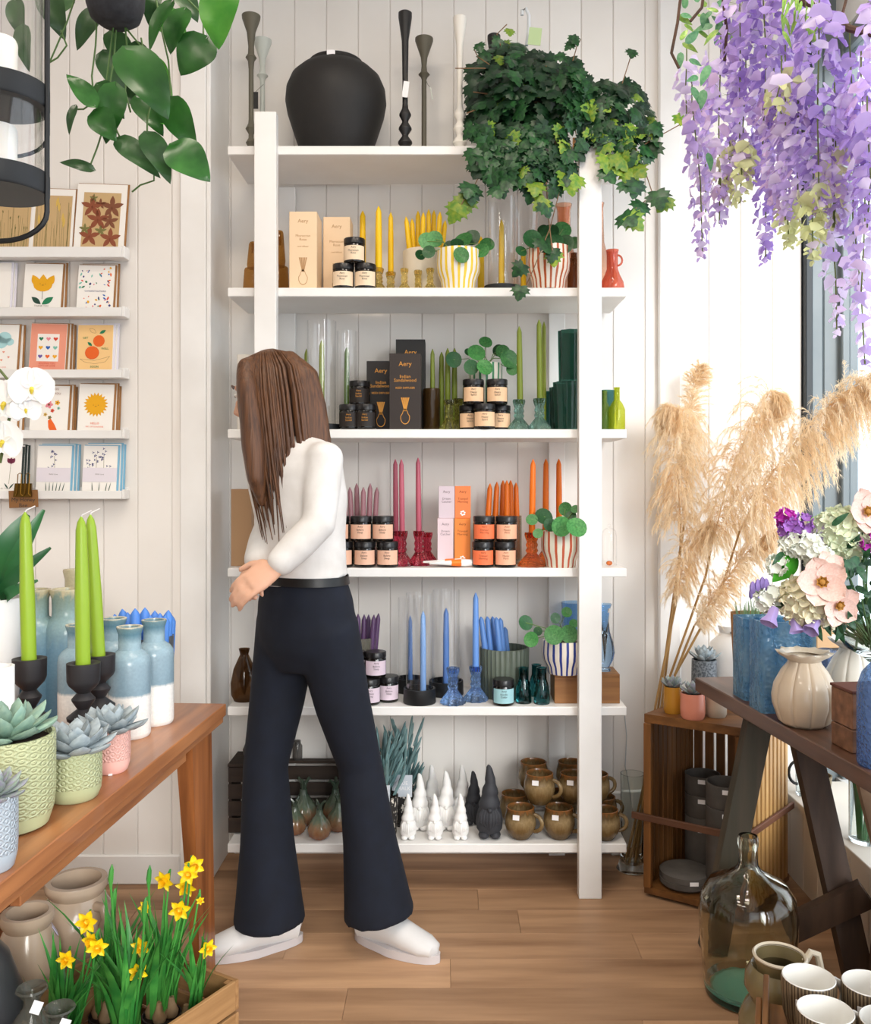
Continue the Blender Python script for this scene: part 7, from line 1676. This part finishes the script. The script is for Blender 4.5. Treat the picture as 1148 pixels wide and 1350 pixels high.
# ------------------------------------------------------------------ demijohn, jug, tray of cups
M_DEMI = real_glass('bubbly_bottle_glass', '#e4e3d2', .02, 1.45, .35, 14)
Y = 2.44; dj = thing('demijohn', 'large clear bubbly glass demijohn on the plank floor', 'bottle', (X_(986, Y), Y, .0005))
r = .129; h = .425
P_ = [(0, .012), (.07, .004), (.104, 0), (.112, .006), (.116, .03), (.126, .15), (.129, .22), (.122, .265), (.10, .298), (.062, .318), (.034, .335), (.026, .35), (.0245, .385), (.0245, .395), (.027, .40), (.0275, .418), (.0245, .425)]
P2 = [(.0165, .423), (.0165, .35), (.024, .33), (.058, .31), (.095, .29), (.116, .26), (.1235, .22), (.120, .15), (.110, .035), (.09, .02), (0, .03)]
obj('bottle', MB().lathe(P_ + P2, 56), M_DEMI, dj)
obj('base_ring', MB().lathe([(.0, .013), (.06, .0135), (.088, .014), (.100, .0185), (.088, .021), (.06, .0235), (0, .031)], 40), mat('aqua_glass', '#7fd0c8', .1), dj)
M_JUG = mat('olive_stoneware', '#8a7c58', .22, '#5c5036', ns=7, coat=.3); M_JUGI = mat('cream_slip', '#d8ccb6', .35)
Y = 2.12; jg = thing('stoneware_jug', 'gourd shaped olive stoneware jug with a ring handle on the floor', 'jug', (X_(1028, Y), Y, .0005))
zr = Z_(1262, Y)
obj('body', MB().lathe([(0, 0), (.075, 0), (.09, .01), (.094, .06), (.092, .12), (.078, .152), (.066, .166), (.07, .178), (.080, .195), (.078, .222), (.064, .245), (.054, zr - .028), (.058, zr - .008), (.060, zr), (.054, zr), (.048, zr - .025), (.07, .2), (0, .02)], 44), M_JUG, jg)
obj('rim_band', MB().lathe([(.0535, zr + .0005), (.0605, zr + .0005), (.0615, zr + .004), (.0575, zr + .008), (.0535, zr + .004)], 40), M_JUGI, jg)
obj('handle', MB().tube([(.058, .0, zr - .01), (.072, 0, zr + .012), (.088, .0, zr + .006), (.096, 0, zr - .03), (.080, 0, zr - .075)], .0085, 8), M_JUGI, jg)
obj('ear', MB().tube([(.02, -.066, zr - .015), (.02, -.085, zr - .03), (.02, -.09, zr - .055), (.02, -.076, zr - .075)], .008, 8), M_JUGI, jg)
trc = thing('wooden_tray', 'deep wooden tray with a curved handle holding the fluted cups', 'tray', (X_(1088, 1.80) + .06, 1.80, 0), -.35)
M_TRY = wood('tray_wood', '#8d6238', '#5f3e22', 1, .5, 2.5, .1)
for x0, x1, nm in ((-.175, -.163, 'side_board'), (.213, .225, 'side_board')):
    obj(nm, MB().box(x0, x1, -.21, .165, .012, .285, .002), M_TRY, trc)
obj('side_board', MB().box(-.19, -.178, -.19, .13, .012, .25, .002), M_TRY, trc)
for y0 in (-.21, .153): obj('end_board', MB().box(-.1625, .2125, y0, y0 + .012, .012, .22, .002), M_TRY, trc)
obj('base_board', MB().box(-.1625, .2125, -.1975, .1525, .0, .012), M_TRY, trc); obj('inner_shelf', MB().box(-.1625, .2125, -.1975, .1525, .219, .228), M_TRY, trc)
obj('curved_handle', MB().tube([(.09, .148, .23), (.09, .145, .30), (.09, .10, .345), (.09, 0, .36), (.09, -.12, .345), (.09, -.19, .30), (.09, -.2, .21)], .016, 8, ry=.008, up=(1, 0, 0)), M_TRY, trc)
M_CUP = striped('fluted_cup_glaze', '#4a3c2e', '#85735a', 48, .42); M_CUPI = mat('cup_white_glaze', '#eceae4', .2)
cup_out = mesh('body', MB().lathe([(0, 0), (.033, 0), (.037, .005), (.045, .03), (.048, .07), (.0485, .094), (.0475, .096)], 72, rib=.02, ribn=24), M_CUP)
cup_in = mesh('inner_glaze', MB().lathe([(.0478, .0965), (.0465, .098), (.0455, .096), (.044, .04), (.03, .012), (0, .010)], 48), M_CUPI)
cup_h = mesh('handle', MB().tube([(.046 + .026 * sin(a), 0, .056 + .03 * cos(a)) for a in [k * pi / 9 for k in range(10)]], .0065, 10), M_CUPI)
def cup(px, py, Y, label, rz):
    S = 1.12; z = .2285
    t = thing('fluted_cup', label, 'cup', (X_(px, Y), Y, z), rz, 'fluted cups with white inside')
    for n_, m_ in (('body', cup_out), ('inner_glaze', cup_in), ('handle', cup_h)): place(n_, m_, t, Matrix.Diagonal((S, S, S, 1)))
    a = -2.2 - rz; obj('price_sticker', MB().box(-.012, .012, -.001, .001, -.008, .008), M_STICKER, t, (.054 * cos(a), .054 * sin(a), .066 * S), (0, 0, a + pi / 2))
cup(1066, 1287, 1.905, 'fluted cup with a white inside, next to the stoneware jug', .2)
cup(1088, 1326, 1.785, 'fluted cup with a white inside, under the curved handle', .2)
cup(1146, 1284, 1.88, 'fluted cup with a white inside, beyond the curved handle', .2)
cup(1105, 1372, 1.665, 'fluted cup with a white inside, lowest in the tray', .2)
cup(1172, 1330, 1.75, 'fluted cup with a white inside, cut by the picture edge', .2)
# thin cable by the shelf end
tag(obj('light_cable', MB().tube([at(822, 930, 3.34), at(826, 970, 3.335), at(824, 1010, 3.335), at(832, 1060, 3.335), at(838, 1100, 3.33), at(836, 1118, 3.335)], .0018, 6), mat('clear_cable', '#b9bdc0', .4)), 'thin pale cable running down the wall beside the shelf end', 'cable')
# ------------------------------------------------------------------ the person before the shelf
M_SKIN = mat('skin', '#d9a88c', .5, sss=.2); M_SHIRT = mat('white_knit', '#e4e0dc', .8, '#d8d3ce', ns=18, bump=.25, bns=14); M_TROU = mat('navy_denim', '#121826', .9, '#0f1420', ns=20, bump=.2, bns=18)
M_HAIR = mat('brown_hair', '#4a2f1e', .45, '#6b452a', ns=5, stretch=(30, 30, 1.5), bump=.5, bns=8, rnd=.05); M_SHOE = mat('white_trainer', '#dcdad9', .5); M_SOLE = mat('pale_sole', '#cfc8c8', .6); M_EYEW = mat('eye_white', '#efebe6', .2); M_IRIS = mat('eye_brown', '#3a2417', .2); M_LIPS = mat('lips', '#b8665c', .45); M_BELTM = mat('black_leather', '#141414', .4)
PY = 2.70; PX = X_(402, PY); S_ = PY / F
def W(px, py, dy=0): return V(((px - 402) * S_, dy, CZ - (py - CY) * S_))
per = None
def remeshed(name, mb, m, voxel, smooth=6, parent=None):
    me = mesh(name + '_raw', mb, m)
    o = bpy.data.objects.new(name, me); COL.objects.link(o)
    r_ = o.modifiers.new('r', 'REMESH'); r_.mode = 'VOXEL'; r_.voxel_size = voxel; r_.use_smooth_shade = True
    s_ = o.modifiers.new('s', 'SMOOTH'); s_.factor = .5; s_.iterations = smooth
    bpy.context.view_layer.update()
    me2 = bpy.data.meshes.new_from_object(o.evaluated_get(bpy.context.evaluated_depsgraph_get()))
    bpy.data.objects.remove(o); me2.name = name
    me2.materials.clear(); me2.materials.append(m)
    o2 = bpy.data.objects.new(name, me2); link(o2, parent)
    return o2
def capsule(b, pts, rs, rys=None, n=20, up=None):
    """a limb with rounded ends"""
    pts = [V(p) for p in pts]; rys = rys or rs
    d0 = (pts[0] - pts[1]).normalized(); d1 = (pts[-1] - pts[-2]).normalized()
    P, A, B = [], [], []
    for k in (0, 1, 2): 
        a = (pi / 2) * (k + .3) / 3.3; P.append(pts[0] + d0 * rs[0] * .8 * cos(a)); A.append(rs[0] * sin(a)); B.append(rys[0] * sin(a))
    P += pts; A += rs; B += rys
    for k in (2, 1, 0):
        a = (pi / 2) * (k + .3) / 3.3; P.append(pts[-1] + d1 * rs[-1] * .8 * cos(a)); A.append(rs[-1] * sin(a)); B.append(rys[-1] * sin(a))
    b.tube(P, A, n, ry=B, up=up)
yaw = -.72                                        # turned towards the card wall
fwd = V((-sin(-yaw), -cos(yaw), 0)); sd = V((-fwd.y, fwd.x, 0))      # facing; the body's own left side (nearer the camera)
if sd.y > 0: sd = -sd
hip, wst, chest, shl, nkb, hdc = W(404, 830), W(400, 752), W(397, 660), W(384, 594), W(377, 570), W(353, 521)
def torso(b, g=0):
    U = tuple(sd)
    b.tube([hip + V((0, 0, -.06)), hip, W(402, 790), wst, W(399, 705), chest, W(391, 622), shl, W(381, 578)], [.13 + g, .165 + g, .155 + g, .128 + g, .135 + g, .146 + g, .152 + g, .12 + g, .066 + g], 28, ry=[.10 + g, .115 + g, .108 + g, .094 + g, .098 + g, .112 + g, .108 + g, .085 + g, .06 + g], up=U)
sh_n = shl + sd * .148 + V((0, 0, -.022)); sh_f = shl - sd * .148 + V((0, 0, -.02))
el_n = W(430, 688, -.16); wr_n = W(382, 738, -.21)
el_f = W(350, 690, .09); wr_f = W(343, 741, -.06)
k_l, a_l = W(350, 1010, .0), W(360, 1208, -.01); k_r, a_r = W(474, 1010, .01), W(502, 1205, .0)
h_l, h_r = hip - sd * .085 + V((0, 0, -.03)), hip + sd * .085 + V((0, 0, -.03))
body = MB(); torso(body, -.012)
capsule(body, [W(388, 585), W(378, 562), W(368, 548)], [.055, .048, .05])
for a, e, w_ in ((sh_n, el_n, wr_n), (sh_f, el_f, wr_f)): capsule(body, [a, a.lerp(e, .5), e, e.lerp(w_, .4), w_], [.047, .043, .037, .036, .026])
for a, k_, n_ in ((h_l, k_l, a_l), (h_r, k_r, a_r)): capsule(body, [a, a.lerp(k_, .5), k_, k_.lerp(n_, .35), n_], [.085, .075, .056, .055, .038])
toe_l, toe_r = V((-.87, -.42, 0)).normalized(), V((.86, -.5, 0)).normalized()
for a, t_ in ((a_l, toe_l), (a_r, toe_r)):
    f0 = V((a.x, a.y, .045)); capsule(body, [a, f0, f0 + t_ * .10 + V((0, 0, -.012))], [.037, .036, .03])
# head, facing the card wall, a little down
hf = V((-.93, .18, -.16)).normalized(); hs = hf.cross(V((0, 0, 1))).normalized(); hu = hs.cross(hf)
HM = Matrix((hs, -hf, hu)).transposed().to_4x4(); HM.translation = hdc      # local: x to its side, -y forward, z up
hp_ = lambda x, y, z: HM @ V((x, y, z))
body.ball((0, .01, .03), .073, .093, .092, 24, 16, M=HM); body.ball((0, -.012, -.045), .056, .070, .072, 20, 12, M=HM); body.ball((0, -.055, -.085), .026, .022, .02, 14, 8, M=HM)
body.tube([hp_(0, -.082, .012), hp_(0, -.095, -.012), hp_(0, -.104, -.034), hp_(0, -.088, -.044)], [.008, .010, .014, .012], 10)
for s_ in (-1, 1):
    body.ball((s_ * .03, -.076, -.018), .022, .016, .018, 12, 8, M=HM); body.ball((s_ * .075, .012, -.01), .008, .018, .03, 10, 8, M=HM)
    body.tube([hp_(s_ * .012, -.088, .030), hp_(s_ * .034, -.082, .035), hp_(s_ * .056, -.066, .026)], .007, 8)
# hands: palm, four unequal bent fingers, thumb from the side of the palm
def hand(w_, d, pn, th):
    d = d.normalized(); pn = (pn - d * pn.dot(d)).normalized(); ac = d.cross(pn)
    body.tube([w_ - d * .015, w_ + d * .02, w_ + d * .06, w_ + d * .088], [.024, .034, .041, .038], 14, ry=[.02, .016, .015, .012], up=tuple(ac))
    for k, L in enumerate((.066, .076, .071, .055)):
        q_ = w_ + d * .082 + ac * (.029 - .0195 * k); c_ = pn
        capsule(body, [q_, q_ + d * L * .42 + c_ * .006, q_ + d * L * .74 + c_ * .022, q_ + d * L * .92 + c_ * .042], [.0088, .0084, .0078, .007], None, 10)
    q_ = w_ + d * .022 + ac * .03 * th
    capsule(body, [q_, q_ + d * .028 + ac * .022 * th + pn * .012, q_ + d * .058 + ac * .030 * th + pn * .022], [.0115, .010, .0085], None, 10)
hand(wr_n, wr_n - el_n + V((0, 0, .04)), V((.15, .9, -.3)), -1); hand(wr_f, wr_f - el_f + V((.02, -.06, .04)), V((.3, .4, -.8)), 1)
per = remeshed('person', body, M_SKIN, .0055, 3)
per.location = (PX, PY, 0)
tag(per, 'long haired person in a white top and flared navy trousers striding past the shelves', 'person')
def pc(name, b, m, **k): return obj(name, b, m, per, **k)
# face details
for s_ in (-1, 1):
    e = pc('eye', MB().ball((s_ * .031, -.0815, .012), .0125, .0085, .008, 14, 10, M=HM), M_EYEW); pc('iris', MB().ball((s_ * .031, -.0885, .011), .0055, .003, .0055, 10, 6, M=HM), M_IRIS)
    pc('eyebrow', MB().tube([hp_(s_ * .015, -.097, .036), hp_(s_ * .034, -.092, .041), hp_(s_ * .052, -.077, .034)], [.0025, .0035, .0015], 8), M_HAIR)
pc('lips', MB().tube([hp_(-.022, -.074, -.063), hp_(-.008, -.084, -.061), hp_(0, -.0845, -.063), hp_(.008, -.084, -.061), hp_(.022, -.074, -.063)], [.002, .006, .0065, .006, .002], 8), M_LIPS)
# hair: a cap over the skull and long locks falling over the shoulders
hb = MB(); hb.ball((0, .018, .036), .086, .098, .098, 24, 16, M=HM)
for s_ in (-1, 1):
    hb.tube([hp_(s_ * .02, -.02, .105), hp_(s_ * .066, -.025, .075), hp_(s_ * .092, -.02, .02), hp_(s_ * .095, -.02, -.06), hp_(s_ * .10, -.025, -.15), hp_(s_ * .105, -.03, -.25), hp_(s_ * .10, -.03, -.33)], [.02, .03, .034, .036, .038, .030, .010], 14, ry=[.02, .045, .05, .05, .05, .042, .014])
hb.tube([hp_(0, .05, .10), hp_(0, .088, .03), hp_(0, .088, -.06), hp_(0, .080, -.16), hp_(0, .06, -.26), hp_(0, .035, -.34), hp_(0, .03, -.38)], [.05, .076, .084, .090, .086, .06, .02], 20, ry=[.03, .04, .042, .042, .04, .03, .012])
remeshed('hair', hb, M_HAIR, .008, 14, per)
lk = MB()
for k in range(230):
    a = R.uniform(-2.45, 2.45); r0 = .100; ca, sa = sin(a), cos(a)
    l = R.uniform(.26, .42); f_ = R.uniform(.98, 1.1)
    top = hp_(.012 * ca, .02 * sa + .02, .131); m0 = hp_(.055 * ca * f_, .018 + .062 * sa * f_, .112); m1 = hp_(.087 * ca * f_, .02 + .096 * sa * f_, .06); m2 = hp_(.102 * ca * f_, .018 + .105 * sa * f_, -.02)
    e1 = hp_(.108 * ca * f_, .012 + .104 * sa * f_, -.02 - l * .5); e2 = hp_(.092 * ca + R.uniform(-.015, .015), .0 + .075 * sa + R.uniform(-.015, .015), -.02 - l)
    lk.tube([top, m0, m1, m2, e1, e2], [.002, .003, .0038, .0045, .0045, .001], 6)
pc('locks', lk, M_HAIR)['kind'] = 'stuff'
# shirt
sb = MB(); U = tuple(sd)
sb.tube([W(402, 766), wst, W(399, 705), chest, W(391, 622), shl, W(381, 578)], [.150, .145, .143, .155, .160, .128, .072], 28, ry=[.115, .112, .112, .122, .117, .094, .066], up=U)
for a, e, w_ in ((sh_n, el_n, wr_n), (sh_f, el_f, wr_f)):
    capsule(sb, [a, a.lerp(e, .5), e, e.lerp(w_, .5), e.lerp(w_, .93)], [.056, .053, .049, .047, .040])
sh_o = remeshed('shirt', sb, M_SHIRT, .008, 9, per)
# trousers, flared towards the hem
tb = MB(); tb.tube([hip + V((0, 0, -.115)), hip + V((0, 0, -.05)), hip, W(402, 790), W(401, 760), W(400, 754)], [.10, .165, .176, .166, .142, .13], 28, ry=[.09, .12, .125, .118, .104, .095], up=U)
for a, k_, n_, hem in ((h_l, k_l, a_l, W(356, 1212, -.01)), (h_r, k_r, a_r, W(500, 1206, 0))):
    tb.tube([a + V((0, 0, .05)), a.lerp(k_, .5), k_, k_.lerp(hem, .5), k_.lerp(hem, .9), hem], [.096, .082, .066, .08, .100, .107], 22, ry=[.098, .088, .074, .088, .11, .115])
remeshed('trousers', tb, M_TROU, .008, 12, per)
pc('belt', MB().tube([W(401, 768), W(401, 757)], [.154, .150], 28, ry=[.116, .114], up=U, cap=False), M_BELTM)
# shoes
for a, t_ in ((a_l, toe_l), (a_r, toe_r)):
    s_ = t_.cross(V((0, 0, 1))); O = V((a.x, a.y, 0)); p = lambda f, z: O + t_ * f + V((0, 0, z))
    u = pc('shoe', MB().tube([p(-.085, .05), p(-.075, .055), p(-.02, .062), p(.05, .058), p(.10, .046), p(.155, .037), p(.185, .032), p(.195, .03)], [.012, .034, .040, .044, .047, .045, .03, .006], 16, ry=[.02, .05, .055, .045, .036, .028, .02, .006], up=tuple(s_)), M_SHOE)
    vs = []; n = 20
    for z in (.0006, .024):
        for k in range(n):
            an = 2 * pi * k / n; f = .055 + .148 * cos(an); wdt = (.050 if cos(an) > -.3 else .043) * sin(an)
            vs.append(O + t_ * f + s_ * wdt + V((0, 0, z)))
    pc('sole', MB().add(vs, [(k, (k + 1) % n, n + (k + 1) % n, n + k) for k in range(n)] + [tuple(range(n))[::-1], tuple(range(n, 2 * n))], 0, True), M_SOLE)
bpy.context.view_layer.update()
